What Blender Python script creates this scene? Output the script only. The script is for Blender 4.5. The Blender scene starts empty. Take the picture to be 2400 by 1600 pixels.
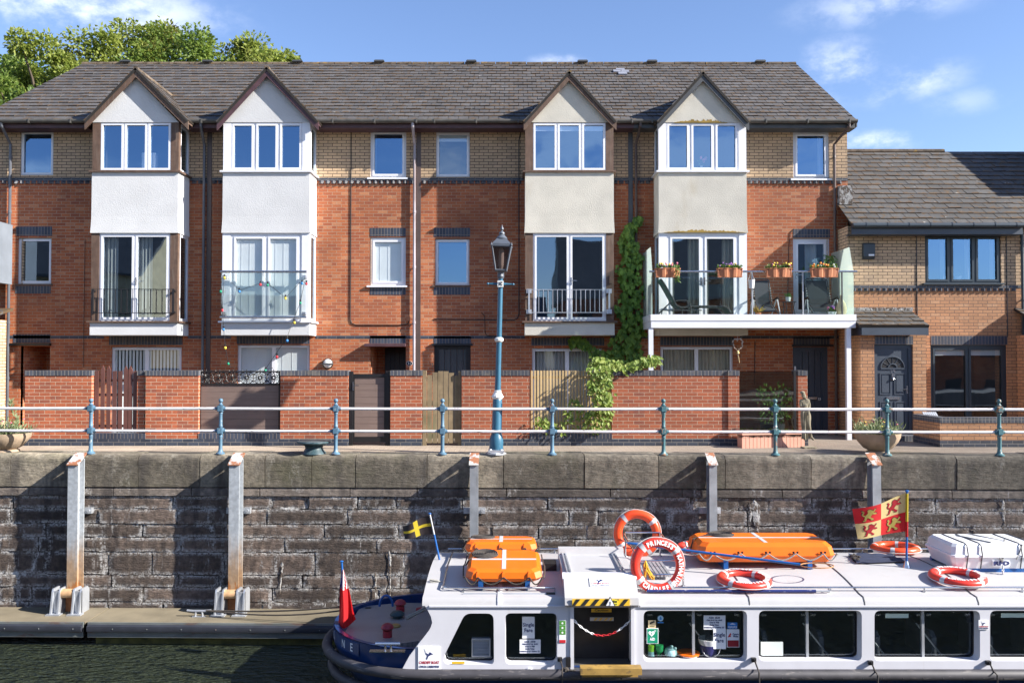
import bpy, bmesh, math, random
from math import sin, cos, pi, atan, atan2, tan, sqrt, radians
from mathutils import Vector, Matrix
random.seed(11)
R = random.random
def U(a, b): return a + (b - a) * R()
SC = bpy.context.scene
COL = SC.collection
# ---------------------------------------------------------------- measuring: photo pixel + known depth -> metres
FP = 2000.0                         # focal length in photo pixels (photo 2400 x 1600), eye at the origin
TH = atan(45 / FP)                  # the camera looks up a little
def P(px, py, Y):
    u, v = (px - 1200) / FP, (800 - py) / FP
    dy = cos(TH) - v * sin(TH); t = Y / dy
    return u * t, (sin(TH) + v * cos(TH)) * t
def X(px, Y, py=800): return P(px, py, Y)[0]
def Z(py, Y): return P(1200, py, Y)[1]
def V3(px, py, Y):
    x, z = P(px, py, Y); return Vector((x, Y, z))
GR = -1.80                          # promenade level
F = 20.83; YB = 20.14; G = 18.12; BAL = 19.42; H14 = 20.22; PORCH = 19.46
# ---------------------------------------------------------------- mesh builder
class MB:
    def __init__(s): s.v = []; s.f = []; s.m = []; s.uv = []; s.mi = 0
    def vs(s, pts):
        i = len(s.v); s.v.extend([tuple(p) for p in pts]); return i
    def face(s, idx, uv=None): s.f.append(tuple(idx)); s.m.append(s.mi); s.uv.append(uv)
    def poly(s, pts, uv=None):
        i = s.vs(pts); s.face(range(i, i + len(pts)), uv); return s
    def box(s, x0, x1, y0, y1, z0, z1):
        i = s.vs([(x0,y0,z0),(x1,y0,z0),(x1,y1,z0),(x0,y1,z0),(x0,y0,z1),(x1,y0,z1),(x1,y1,z1),(x0,y1,z1)])
        for q in ((0,1,5,4),(1,2,6,5),(2,3,7,6),(3,0,4,7),(4,5,6,7),(3,2,1,0)): s.face([i + k for k in q])
        return s
    def prism(s, pts, vec):
        n = len(pts); vec = Vector(vec)
        i = s.vs(pts); j = s.vs([Vector(p) + vec for p in pts])
        s.face([i + k for k in range(n)][::-1]); s.face([j + k for k in range(n)])
        for k in range(n):
            l = (k + 1) % n; s.face([i + k, i + l, j + l, j + k])
        return s
    def xz(s, pts, y0, y1): return s.prism([(x, y0, z) for x, z in pts], (0, y1 - y0, 0))
    def yz(s, pts, x0, x1): return s.prism([(x0, y, z) for y, z in pts], (x1 - x0, 0, 0))
    def xy(s, pts, z0, z1): return s.prism([(x, y, z0) for x, y in pts], (0, 0, z1 - z0))
    def cyl(s, p0, p1, r0, r1=None, n=10, caps=True):
        return s.tube([p0, p1], [r0, r0 if r1 is None else r1], n, caps)
    def tube(s, pts, r, n=6, caps=True, closed=False):
        pts = [Vector(p) for p in pts]; m = len(pts)
        rs = r if isinstance(r, (list, tuple)) else [r] * m
        rings = []; prev = None
        for k in range(m):
            if closed: d = pts[(k + 1) % m] - pts[k - 1]
            else: d = pts[min(k + 1, m - 1)] - pts[max(k - 1, 0)]
            if d.length < 1e-9: d = Vector((0, 0, 1))
            d.normalize()
            if prev is None:
                a = Vector((0, 0, 1)) if abs(d.z) < .9 else Vector((1, 0, 0))
                a = (a - d * a.dot(d)).normalized()
            else:
                a = prev - d * prev.dot(d)
                a = a.normalized() if a.length > 1e-6 else Vector((1, 0, 0))
            prev = a; b = d.cross(a)
            rings.append(s.vs([pts[k] + (a * cos(2*pi*q/n) + b * sin(2*pi*q/n)) * rs[k] for q in range(n)]))
        for k in range(m if closed else m - 1):
            a, b = rings[k], rings[(k + 1) % m]
            for q in range(n): s.face([a + q, a + (q + 1) % n, b + (q + 1) % n, b + q])
        if caps and not closed:
            s.face([rings[0] + q for q in range(n)][::-1]); s.face([rings[-1] + q for q in range(n)])
        return s
    def lathe(s, c, prof, n=16, axis='z', tilt=None):
        c = Vector(c); rings = []
        for r, h in prof:
            ring = []
            for q in range(n):
                a = 2*pi*q/n
                p = Vector((r*cos(a), r*sin(a), h)) if axis == 'z' else (Vector((r*cos(a), h, r*sin(a))) if axis == 'y' else Vector((h, r*cos(a), r*sin(a))))
                if tilt: p = tilt @ p
                ring.append(c + p)
            rings.append(s.vs(ring))
        for a, b in zip(rings, rings[1:]):
            for q in range(n): s.face([a + q, a + (q+1) % n, b + (q+1) % n, b + q])
        s.face([rings[0] + q for q in range(n)][::-1]); s.face([rings[-1] + q for q in range(n)])
        return s
    def ball(s, c, r, n=10, sc=(1,1,1)):
        c = Vector(c); m = max(4, n // 2); rings = []
        for k in range(1, m):
            t = pi * k / m
            rings.append(s.vs([c + Vector((sc[0]*r*sin(t)*cos(2*pi*q/n), sc[1]*r*sin(t)*sin(2*pi*q/n), sc[2]*r*cos(t))) for q in range(n)]))
        top = s.vs([c + Vector((0,0,r*sc[2]))]); bot = s.vs([c - Vector((0,0,r*sc[2]))])
        for a, b in zip(rings, rings[1:]):
            for q in range(n): s.face([a+q, b+q, b+(q+1) % n, a+(q+1) % n])
        for q in range(n):
            s.face([top, rings[0]+q, rings[0]+(q+1) % n]); s.face([bot, rings[-1]+(q+1) % n, rings[-1]+q])
        return s
    def grid(s, fn, nu, nv, mfn=None, uvs=False):
        i = s.vs([fn(a/nu, b/nv) for b in range(nv+1) for a in range(nu+1)])
        for b in range(nv):
            for a in range(nu):
                if mfn: s.mi = mfn((a+.5)/nu, (b+.5)/nv)
                k = i + b*(nu+1) + a
                s.face([k, k+1, k+nu+2, k+nu+1], [(a/nu,b/nv),((a+1)/nu,b/nv),((a+1)/nu,(b+1)/nv),(a/nu,(b+1)/nv)] if uvs else None)
        return s
    def sheet(s, x0, x1, z0, z1, holes, y, d):      # a wall or frame seen from -Y with openings and their reveals
        xs = sorted({x0, x1, *[h[0] for h in holes], *[h[1] for h in holes]}); xs = [x for x in xs if x0 - 1e-6 <= x <= x1 + 1e-6]
        zs = sorted({z0, z1, *[h[2] for h in holes], *[h[3] for h in holes]}); zs = [z for z in zs if z0 - 1e-6 <= z <= z1 + 1e-6]
        for a, b in zip(xs, xs[1:]):
            for c, e in zip(zs, zs[1:]):
                cx, cz = (a+b)/2, (c+e)/2
                if any(h[0] < cx < h[1] and h[2] < cz < h[3] for h in holes): continue
                s.poly([(a,y,c),(b,y,c),(b,y,e),(a,y,e)])
        for h in holes:
            a, b, c, e = max(h[0],x0), min(h[1],x1), max(h[2],z0), min(h[3],z1)
            s.poly([(a,y,c),(a,y,e),(a,y+d,e),(a,y+d,c)]); s.poly([(b,y,e),(b,y,c),(b,y+d,c),(b,y+d,e)])
            s.poly([(a,y,e),(b,y,e),(b,y+d,e),(a,y+d,e)]); s.poly([(b,y,c),(a,y,c),(a,y+d,c),(b,y+d,c)])
        return s
    def frame(s, x0, x1, z0, z1, panes, y, d):
        s.sheet(x0, x1, z0, z1, panes, y, d)
        s.poly([(x0,y,z1),(x0,y,z0),(x0,y+d,z0),(x0,y+d,z1)]); s.poly([(x1,y,z0),(x1,y,z1),(x1,y+d,z1),(x1,y+d,z0)])
        s.poly([(x0,y,z1),(x0,y+d,z1),(x1,y+d,z1),(x1,y,z1)]); s.poly([(x0,y,z0),(x1,y,z0),(x1,y+d,z0),(x0,y+d,z0)])
        return s
    def room(s, x0, x1, z0, z1, y, d):
        s.poly([(x0,y,z0),(x0,y,z1),(x0,y+d,z1),(x0,y+d,z0)]); s.poly([(x1,y,z1),(x1,y,z0),(x1,y+d,z0),(x1,y+d,z1)])
        s.poly([(x0,y,z1),(x1,y,z1),(x1,y+d,z1),(x0,y+d,z1)]); s.poly([(x1,y,z0),(x0,y,z0),(x0,y+d,z0),(x1,y+d,z0)])
        s.poly([(x0,y+d,z0),(x0,y+d,z1),(x1,y+d,z1),(x1,y+d,z0)])
        return s
    def add_mesh(s, me, mat):
        i = s.vs([mat @ v.co for v in me.vertices])
        for p in me.polygons: s.face([i + k for k in p.vertices])
        return s
    def text(s, txt, size, mat, bold=0, align='CENTER', sx=1.0, ext=.0008, wfit=None):
        cu = bpy.data.curves.new('lettering', 'FONT'); cu.body = txt; cu.size = size; cu.align_x = align; cu.align_y = 'CENTER'
        cu.extrude = ext; cu.offset = bold; cu.resolution_u = 2
        o = bpy.data.objects.new('lettering', cu); COL.objects.link(o)
        dg = bpy.context.evaluated_depsgraph_get()
        me = bpy.data.meshes.new_from_object(o.evaluated_get(dg))
        if wfit and me.vertices:
            w = max(v.co.x for v in me.vertices) - min(v.co.x for v in me.vertices); sx = wfit / w
        s.add_mesh(me, mat @ Matrix.Diagonal((sx, 1, 1, 1)))
        bpy.data.objects.remove(o); bpy.data.curves.remove(cu); bpy.data.meshes.remove(me)
        return s
    def leaf(s, p, d, nrm, l, w):
        d = d.normalized(); a = d.cross(nrm)
        a = a.normalized() if a.length > 1e-5 else Vector((1, 0, 0))
        n = a.cross(d)
        i = s.vs([p, p + d*l*.45 + a*w*.5 + n*w*.12, p + d*l, p + d*l*.45 - a*w*.5 + n*w*.12])
        s.face([i, i+1, i+2, i+3]); return s
    def build(s, name, mats, parent=None, smooth=None, loose=False):
        if not isinstance(mats, (list, tuple)): mats = [mats]
        base = Vector((0,0,0)); q = parent
        while q is not None: base = base + Vector(q.location); q = q.parent
        me = bpy.data.meshes.new(name)
        me.from_pydata([(v[0]-base.x, v[1]-base.y, v[2]-base.z) for v in s.v], [], s.f)
        for m in mats: me.materials.append(m)
        me.polygons.foreach_set('material_index', [min(k, len(mats)-1) for k in s.m])
        if any(u is not None for u in s.uv):
            L = me.uv_layers.new(name='UVMap'); k = 0; fl = []
            for f, u in zip(s.f, s.uv): fl.extend(c for p in (u or [(0,0)]*len(f)) for c in p)
            L.data.foreach_set('uv', fl)
        me.validate(); me.update()
        if not loose:
            b = bmesh.new(); b.from_mesh(me); bmesh.ops.recalc_face_normals(b, faces=b.faces); b.to_mesh(me); b.free()
        if smooth:
            me.shade_smooth()
            if smooth < 3: me.set_sharp_from_angle(angle=smooth)
        o = bpy.data.objects.new(name, me); COL.objects.link(o)
        if parent is not None: o.parent = parent
        return o
def thing(name, label, cat, loc, group=None):
    o = bpy.data.objects.new(name, None); o.empty_display_size = .2; COL.objects.link(o)
    o.location = loc; o['label'] = label; o['category'] = cat; o['kind'] = 'thing'
    if group: o['group'] = group
    return o
def tag(o, label, cat, group=None):
    o['label'] = label; o['category'] = cat; o['kind'] = 'thing'
    if group: o['group'] = group
    return o
def structure(o): o['kind'] = 'structure'; return o
def copy_tree(o, parent=None):
    c = o.copy(); COL.objects.link(c)
    if parent is not None: c.parent = parent
    for ch in list(o.children): copy_tree(ch, c)
    return c
FACE = Matrix.Rotation(pi/2, 4, 'X')            # text standing up, read from -Y
def at(x, y, z, rot=FACE): return Matrix.Translation((x, y, z)) @ rot
# ---------------------------------------------------------------- materials
def nn(t, kind, **kw):
    n = t.nodes.new(kind)
    for k, v in kw.items(): setattr(n, k, v)
    return n
def newmat(name):
    m = bpy.data.materials.new(name); m.use_nodes = True; t = m.node_tree
    return m, t, t.nodes['Principled BSDF']
def lk(t, a, b): t.links.new(a, b)
def pos(t, scale=(1,1,1)):
    g = nn(t, 'ShaderNodeNewGeometry'); mp = nn(t, 'ShaderNodeMapping'); mp.inputs['Scale'].default_value = scale
    lk(t, g.outputs['Position'], mp.inputs['Vector']); return mp.outputs['Vector']
def noise(t, vec, scale, detail=4, rough=.55):
    n = nn(t, 'ShaderNodeTexNoise'); n.inputs['Scale'].default_value = scale; n.inputs['Detail'].default_value = detail; n.inputs['Roughness'].default_value = rough
    lk(t, vec, n.inputs['Vector']); return n.outputs['Fac']
def ramp(t, fac, lo, hi, a=0.0, b=1.0):
    r = nn(t, 'ShaderNodeMapRange', clamp=True); r.interpolation_type = 'SMOOTHSTEP'
    r.inputs[1].default_value = lo; r.inputs[2].default_value = hi; r.inputs[3].default_value = a; r.inputs[4].default_value = b
    lk(t, fac, r.inputs[0]); return r.outputs[0]
def mixc(t, fac, a, b, mode='MIX'):
    m = nn(t, 'ShaderNodeMix', data_type='RGBA', blend_type=mode)
    for s, v in ((m.inputs[0], fac), (m.inputs[6], a), (m.inputs[7], b)):
        if hasattr(v, 'is_linked') or hasattr(v, 'links'): lk(t, v, s)
        else: s.default_value = (v if isinstance(v, (int, float)) else tuple(v) + (1,) if len(v) == 3 else v)
    return m.outputs[2]
def math_(t, op, a, b=None):
    m = nn(t, 'ShaderNodeMath', operation=op)
    for s, v in ((m.inputs[0], a), (m.inputs[1], b)):
        if v is None: continue
        if hasattr(v, 'links'): lk(t, v, s)
        else: s.default_value = v
    return m.outputs[0]
def grey(t, fac, lo, hi):
    c = nn(t, 'ShaderNodeCombineColor'); r = ramp(t, fac, 0.25, .75, lo, hi)
    for k in range(3): lk(t, r, c.inputs[k])
    return c.outputs[0]
def bump(t, b, h, strength, dist=.01):
    n = nn(t, 'ShaderNodeBump'); n.inputs['Strength'].default_value = strength; n.inputs['Distance'].default_value = dist
    lk(t, h, n.inputs['Height']); lk(t, n.outputs[0], b.inputs['Normal']); return n
def M(name, col, rough=.6, metal=0, var=.12, vscale=2.5, stains=(), bmp=0, bscale=60, island=0, spec=None, coat=0, bdist=.01):
    m, t, b = newmat(name)
    v = pos(t)
    f = noise(t, v, vscale, 5)
    c = mixc(t, 1.0, col, grey(t, f, 1 - var, 1 + var), 'MULTIPLY')
    if island:
        g = nn(t, 'ShaderNodeNewGeometry')
        c = mixc(t, 1.0, c, grey(t, ramp(t, g.outputs['Random Per Island'], 0, 1, .25, .75), 1 - island, 1 + island), 'MULTIPLY')
    for (c2, sc, lo, hi, amt) in stains:
        q = noise(t, pos(t, sc), 1.0, 6, .62)
        c = mixc(t, ramp(t, q, lo, hi, 0, amt), c, c2)
    lk(t, c, b.inputs['Base Color']); b.inputs['Roughness'].default_value = rough; b.inputs['Metallic'].default_value = metal; b.inputs['Diffuse Roughness'].default_value = .8 if rough > .8 else 0
    if spec is not None: b.inputs['Specular IOR Level'].default_value = spec
    if coat: b.inputs['Coat Weight'].default_value = coat; b.inputs['Coat Roughness'].default_value = .1
    if bmp: bump(t, b, noise(t, v, bscale, 3), bmp, bdist)
    return m
def brick(name, c1, c2, mortar, w=.225, h=.075, ms=.010, var=.15, dirt=None, third=None, off=.5, rough=.85, flat=False, bs=.5):
    m, t, b = newmat(name)
    g = nn(t, 'ShaderNodeNewGeometry'); sp = nn(t, 'ShaderNodeSeparateXYZ'); lk(t, g.outputs['Position'], sp.inputs[0])
    cb = nn(t, 'ShaderNodeCombineXYZ')
    if flat: lk(t, sp.outputs[0], cb.inputs[0]); lk(t, sp.outputs[1], cb.inputs[1])
    else: lk(t, math_(t, 'ADD', sp.outputs[0], sp.outputs[1]), cb.inputs[0]); lk(t, math_(t, 'ADD', sp.outputs[2], 20.025), cb.inputs[1])
    br = nn(t, 'ShaderNodeTexBrick'); br.offset = off; br.squash = 1
    lk(t, cb.outputs[0], br.inputs['Vector'])
    for k, v in (('Scale', 1), ('Brick Width', w), ('Row Height', h), ('Mortar Size', ms/2), ('Mortar Smooth', .15), ('Bias', 0)): br.inputs[k].default_value = v
    br.inputs['Color1'].default_value = (*c1, 1); br.inputs['Color2'].default_value = (*c2, 1); br.inputs['Mortar'].default_value = (*mortar, 1)
    c = br.outputs['Color']
    if third:
        vo = nn(t, 'ShaderNodeTexWhiteNoise', noise_dimensions='2D')      # odd bricks of another firing
        sn = nn(t, 'ShaderNodeVectorMath', operation='SNAP'); sn.inputs[1].default_value = (w, h, 1); lk(t, cb.outputs[0], sn.inputs[0]); lk(t, sn.outputs[0], vo.inputs['Vector'])
        k = math_(t, 'MULTIPLY', math_(t, 'GREATER_THAN', vo.outputs['Value'], .9), math_(t, 'SUBTRACT', 1.0, br.outputs['Fac']))
        c = mixc(t, math_(t, 'MULTIPLY', k, .55), c, third)
    c = mixc(t, 1.0, c, grey(t, noise(t, pos(t, (.5,.5,.35)), 1.3, 6), 1 - var, 1 + var), 'MULTIPLY')
    c = mixc(t, 1.0, c, grey(t, noise(t, pos(t, (30,30,70)), 1.0, 3), .86, 1.14), 'MULTIPLY')
    if dirt: c = mixc(t, ramp(t, noise(t, pos(t, dirt[1]), 1.0, 6, .65), dirt[2], dirt[3], 0, dirt[4]), c, dirt[0])
    lk(t, c, b.inputs['Base Color']); b.inputs['Roughness'].default_value = rough; b.inputs['Diffuse Roughness'].default_value = .8
    h_ = math_(t, 'ADD', math_(t, 'SUBTRACT', 1.0, br.outputs['Fac']), math_(t, 'MULTIPLY', noise(t, pos(t), 90, 3), .5))
    bump(t, b, h_, bs, .008)
    return m
def glass(name, refl, tint, trans=(.85,.9,.9), rough=.015):
    m, t, b = newmat(name); t.nodes.remove(b); out = t.nodes['Material Output']
    tr = nn(t, 'ShaderNodeBsdfTransparent'); tr.inputs[0].default_value = (*trans, 1)
    gl = nn(t, 'ShaderNodeBsdfGlossy'); gl.inputs['Color'].default_value = (*tint, 1); gl.inputs['Roughness'].default_value = rough
    bm = nn(t, 'ShaderNodeBump'); bm.inputs['Strength'].default_value = .05; bm.inputs['Distance'].default_value = .05
    lk(t, noise(t, pos(t, (1, 1, 1)), 1.3, 1), bm.inputs['Height']); lk(t, bm.outputs[0], gl.inputs['Normal'])
    lw = nn(t, 'ShaderNodeLayerWeight'); lw.inputs['Blend'].default_value = .5
    mx = nn(t, 'ShaderNodeMixShader')
    lk(t, math_(t, 'ADD', math_(t, 'MULTIPLY', math_(t, 'POWER', lw.outputs['Facing'], 5.0), 1-refl), refl), mx.inputs[0]); lk(t, tr.outputs[0], mx.inputs[1]); lk(t, gl.outputs[0], mx.inputs[2])
    lk(t, mx.outputs[0], out.inputs['Surface']); return m
def leafmat(name, c1, c2, tr=.35, c3=None):
    m, t, b = newmat(name)
    g = nn(t, 'ShaderNodeNewGeometry')
    c = mixc(t, g.outputs['Random Per Island'], c1, c2)
    if c3: c = mixc(t, ramp(t, noise(t, pos(t), .5, 3), .5, .66, 0, .8), c, c3)
    lk(t, c, b.inputs['Base Color']); b.inputs['Roughness'].default_value = .55
    out = t.nodes['Material Output']; tl = nn(t, 'ShaderNodeBsdfTranslucent'); lk(t, c, tl.inputs[0])
    mx = nn(t, 'ShaderNodeMixShader'); mx.inputs[0].default_value = tr
    lk(t, b.outputs[0], mx.inputs[1]); lk(t, tl.outputs[0], mx.inputs[2]); lk(t, mx.outputs[0], out.inputs['Surface'])
    return m
def slatemat(name, col, moss=(.06,.035,.018), lich=(.42,.40,.36)):
    m, t, b = newmat(name)
    g = nn(t, 'ShaderNodeNewGeometry'); uv = nn(t, 'ShaderNodeUVMap'); sp = nn(t, 'ShaderNodeSeparateXYZ'); lk(t, uv.outputs[0], sp.inputs[0])
    c = mixc(t, 1.0, col, grey(t, ramp(t, g.outputs['Random Per Island'], 0, 1, .25, .75), .88, 1.13), 'MULTIPLY')
    c = mixc(t, 1.0, c, grey(t, noise(t, pos(t), 1.1, 6), .8, 1.2), 'MULTIPLY')
    c = mixc(t, 1.0, c, grey(t, noise(t, pos(t), 25, 4), .75, 1.25), 'MULTIPLY')
    lo = ramp(t, sp.outputs[1], .0, .42, .17, 0)
    k = math_(t, 'ADD', noise(t, pos(t), 7.0, 5, .62), lo)
    c = mixc(t, ramp(t, k, .585, .645, 0, .92), c, mixc(t, noise(t, pos(t), 4, 2), moss, (moss[0]*1.9, moss[1]*1.9, moss[2]*1.3)))
    c = mixc(t, ramp(t, noise(t, pos(t, (5,5,9)), 1.9, 3, .5), .72, .75, 0, .8), c, lich)
    lk(t, c, b.inputs['Base Color']); b.inputs['Roughness'].default_value = .75
    bump(t, b, noise(t, pos(t), 45, 4), .35, .01)
    return m
m_red = brick('red_brick', (.50,.155,.055), (.34,.092,.040), (.42,.29,.19), third=(.58,.28,.14), ms=.013, var=.24, dirt=((.20,.07,.035),(.35,.35,.6),.50,.72,.45))
m_gred = brick('garden_brick', (.43,.120,.050), (.31,.085,.040), (.52,.42,.30), third=(.20,.07,.05), dirt=((.13,.08,.06), (1.2,1.2,2.5), .60, .74, .5))
m_yel = brick('buff_brick', (.60,.43,.27), (.50,.36,.225), (.085,.060,.045), third=(.40,.29,.20), ms=.015)
m_pale = brick('orange_buff_brick', (.56,.29,.14), (.46,.235,.115), (.15,.10,.075), third=(.60,.36,.20), ms=.013)
m_blue = brick('blue_engineering_brick', (.055,.066,.092), (.033,.040,.058), (.24,.21,.18), var=.2, rough=.5)
m_sold = brick('blue_soldier_brick', (.055,.068,.10), (.035,.042,.064), (.25,.20,.16), w=.075, h=.30, off=0, var=.2, rough=.5)
m_cope = brick('weathered_coping_brick', (.085,.092,.115), (.045,.05,.065), (.30,.27,.23), w=.075, h=.4, off=0, var=.3, dirt=((.20,.17,.13),(3,3,3),.55,.7,.6))
m_pave = brick('clay_block_paving', (.31,.25,.19), (.26,.205,.155), (.12,.095,.075), w=.21, h=.105, ms=.008, flat=True, var=.2, dirt=((.15,.12,.095),(.4,.4,.4),.5,.72,.5), bs=.3)
m_slate = slatemat('old_roof_slates', (.070,.066,.065))
m_slate2 = slatemat('brown_grey_roof_slates', (.066,.063,.060))
m_under = M('roof_underlay', (.02,.017,.015), .9)
m_white_r = M('white_render', (.60,.605,.61), .9, var=.05, vscale=1.5, bmp=.32, bscale=46, bdist=.02, stains=(((.55,.53,.50),(1.2,1.2,.5),.58,.8,.5),((.42,.35,.28),(7,7,1.2),.68,.82,.35)))
m_cream_r = M('cream_render', (.66,.63,.55), .9, var=.08, vscale=2, bmp=.36, bscale=44, bdist=.02, stains=(((.50,.43,.30),(1.5,1.5,.7),.56,.75,.45),((.40,.33,.22),(8,8,1),.66,.8,.35)))
m_algae = M('yellow_lichen', (.33,.22,.05), .9, var=.3)
m_pvc = M('white_pvc', (.70,.71,.75), .35, var=.03)
m_brown = M('brown_timber', (.105,.062,.042), .7, var=.25, vscale=6, stains=(((.17,.13,.10),(30,30,2),.5,.7,.6),))
m_maroon = M('maroon_timber', (.075,.036,.042), .55, var=.2, vscale=5)
m_dgrey = M('dark_grey_paint', (.055,.058,.062), .5, var=.2)
m_anth = M('anthracite_frame', (.035,.047,.058), .35, var=.1)
m_navy = M('slate_blue_paint', (.048,.060,.080), .4, var=.1)
m_black = M('black_paint', (.012,.011,.012), .45, var=.2)
m_pipeb = M('brown_plastic_pipe', (.085,.058,.050), .45, var=.2)
m_pipeg = M('grey_plastic_pipe', (.10,.105,.12), .4, var=.15)
m_pipel = M('pale_plastic_pipe', (.36,.33,.36), .45, var=.15, stains=(((.16,.11,.10),(6,6,.8),.5,.68,.7),))  # pale lavender grey with brown streaks
m_gutter = M('old_gutter', (.085,.080,.070), .5, var=.3, vscale=4, stains=(((.16,.14,.10),(2,6,6),.58,.7,.6),))
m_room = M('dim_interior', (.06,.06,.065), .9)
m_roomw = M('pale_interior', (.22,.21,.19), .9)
m_blind = M('white_blind', (.70,.72,.75), .7, var=.04)
m_curt = M('pale_curtain', (.42,.44,.45), .9, var=.08)
m_curt2 = M('cream_curtain', (.45,.43,.36), .9, var=.08)
m_glass_up = glass('sky_glass', .36, (.40,.66,1.0))
m_glass = glass('window_glass', .26, (.62,.80,1.0))
m_glass_c = glass('clear_glass', .07, (.9,.95,1.0), (.93,.96,.95))
m_bglass = glass('green_balcony_glass', .035, (.85,.97,.93), (.94,.98,.965))
def frosted():
    m, t, b = newmat('frosted_screen_glass'); out = t.nodes['Material Output']; t.nodes.remove(b)
    tr = nn(t,'ShaderNodeBsdfTransparent'); tr.inputs[0].default_value = (.90,.97,.94,1); tl = nn(t,'ShaderNodeBsdfTranslucent'); tl.inputs[0].default_value = (.74,.82,.80,1); df = nn(t,'ShaderNodeBsdfDiffuse'); df.inputs[0].default_value = (.74,.82,.80,1)
    a = nn(t,'ShaderNodeMixShader'); a.inputs[0].default_value = .5; lk(t,tl.outputs[0],a.inputs[1]); lk(t,df.outputs[0],a.inputs[2])
    c = nn(t,'ShaderNodeMixShader'); c.inputs[0].default_value = .30; lk(t,tr.outputs[0],c.inputs[1]); lk(t,a.outputs[0],c.inputs[2]); lk(t,c.outputs[0],out.inputs['Surface']); return m
m_sglass = frosted()
m_boatg = glass('tinted_boat_glass', .13, (.8,.9,.95), (.74,.78,.77))
m_chrome = M('steel_tube', (.55,.56,.58), .25, 1, var=.1)
m_galv = M('galvanised_steel', (.48,.50,.53), .45, .6, var=.15)
m_gold = M('brass', (.45,.33,.12), .35, .8)
m_wood = M('new_timber', (.46,.33,.16), .75, var=.15, vscale=3, island=.15, stains=(((.30,.20,.10),(25,25,1.5),.55,.7,.5),))
m_oldwood = M('weathered_timber', (.25,.185,.105), .85, var=.3, vscale=3, island=.3, stains=(((.13,.15,.07),(4,4,1),.52,.7,.6),((.08,.06,.05),(40,40,2),.55,.7,.5)))
m_redwood = M('red_brown_stain', (.115,.045,.035), .6, var=.2, island=.2)
m_comp = M('composite_board', (.185,.130,.108), .65, var=.08, vscale=3, stains=(((.15,.10,.085),(2,2,40),.45,.6,.5),))
m_blueiron = M('weathered_blue_iron', (.085,.165,.235), .5, var=.2, vscale=6, stains=(((.30,.13,.06),(9,9,6),.60,.66,.85),((.50,.50,.47),(12,12,8),.64,.69,.7)))
m_tealiron = M('chipped_teal_iron', (.05,.135,.155), .5, var=.2, vscale=6, stains=(((.32,.16,.08),(9,9,6),.57,.64,.85),((.46,.47,.42),(12,12,8),.60,.66,.7)))
m_lampblue = M('lamp_blue_paint', (.030,.115,.185), .38, var=.12, vscale=4)
m_lampgrey = M('lamp_grey_paint', (.085,.098,.120), .4, var=.15)
m_lampw = M('lamp_white_paint', (.68,.69,.66), .5, var=.15, stains=(((.35,.30,.22),(14,14,14),.6,.7,.5),))
m_railw = M('weathered_white_rail', (.66,.65,.67), .5, var=.12, vscale=4, stains=(((.12,.09,.08),(9,9,40),.60,.68,.8),((.34,.16,.09),(4,9,9),.68,.74,.7)))
m_terra = M('terracotta_plastic', (.44,.165,.075), .6, var=.12)
m_pinkw = M('pink_stained_trough', (.58,.30,.22), .7, var=.08)
m_stone_s = M('weathered_statue_stone', (.31,.27,.185), .9, var=.25, vscale=9, stains=(((.10,.085,.06),(9,9,6),.55,.68,.75),), bmp=.5, bscale=50)
m_bowl = M('aggregate_bowl', (.36,.27,.185), .8, var=.15, vscale=8, bmp=.4, bscale=120)
m_soil = M('soil', (.04,.028,.02), .95)
m_leaf_t = leafmat('tree_leaves', (.11,.19,.03), (.26,.33,.06), .5, (.09,.15,.025))
m_leaf_t2 = leafmat('yellow_green_tree_leaves', (.14,.20,.03), (.34,.38,.08), .5, (.15,.14,.03))
m_leaf_c = leafmat('creeper_leaves', (.08,.18,.025), (.24,.40,.06), .45)
m_leaf_l = leafmat('light_creeper_leaves', (.13,.22,.03), (.32,.38,.08), .4)
m_leaf_g = leafmat('grey_green_leaves', (.14,.19,.08), (.32,.36,.19), .3)
m_leaf_p = leafmat('pot_plant_leaves', (.06,.13,.025), (.15,.25,.05), .3)
m_bark = M('bark', (.10,.075,.05), .9, var=.3)
def flower(n, c): return M(n, c, .6, var=.1)
m_fy, m_fo, m_fp, m_fv, m_fw, m_fd = flower('yellow_petals',(.75,.55,.05)), flower('orange_petals',(.8,.25,.03)), flower('pink_petals',(.65,.18,.25)), flower('violet_petals',(.30,.12,.42)), flower('white_petals',(.8,.8,.75)), flower('dark_petals',(.10,.015,.05))
m_navyfab = M('dark_navy_fabric', (.018,.022,.032), .8)
m_greenfab = M('dark_green_fabric', (.025,.075,.065), .8)
m_ceramic = M('white_ceramic', (.72,.72,.70), .4, var=.05)
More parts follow.
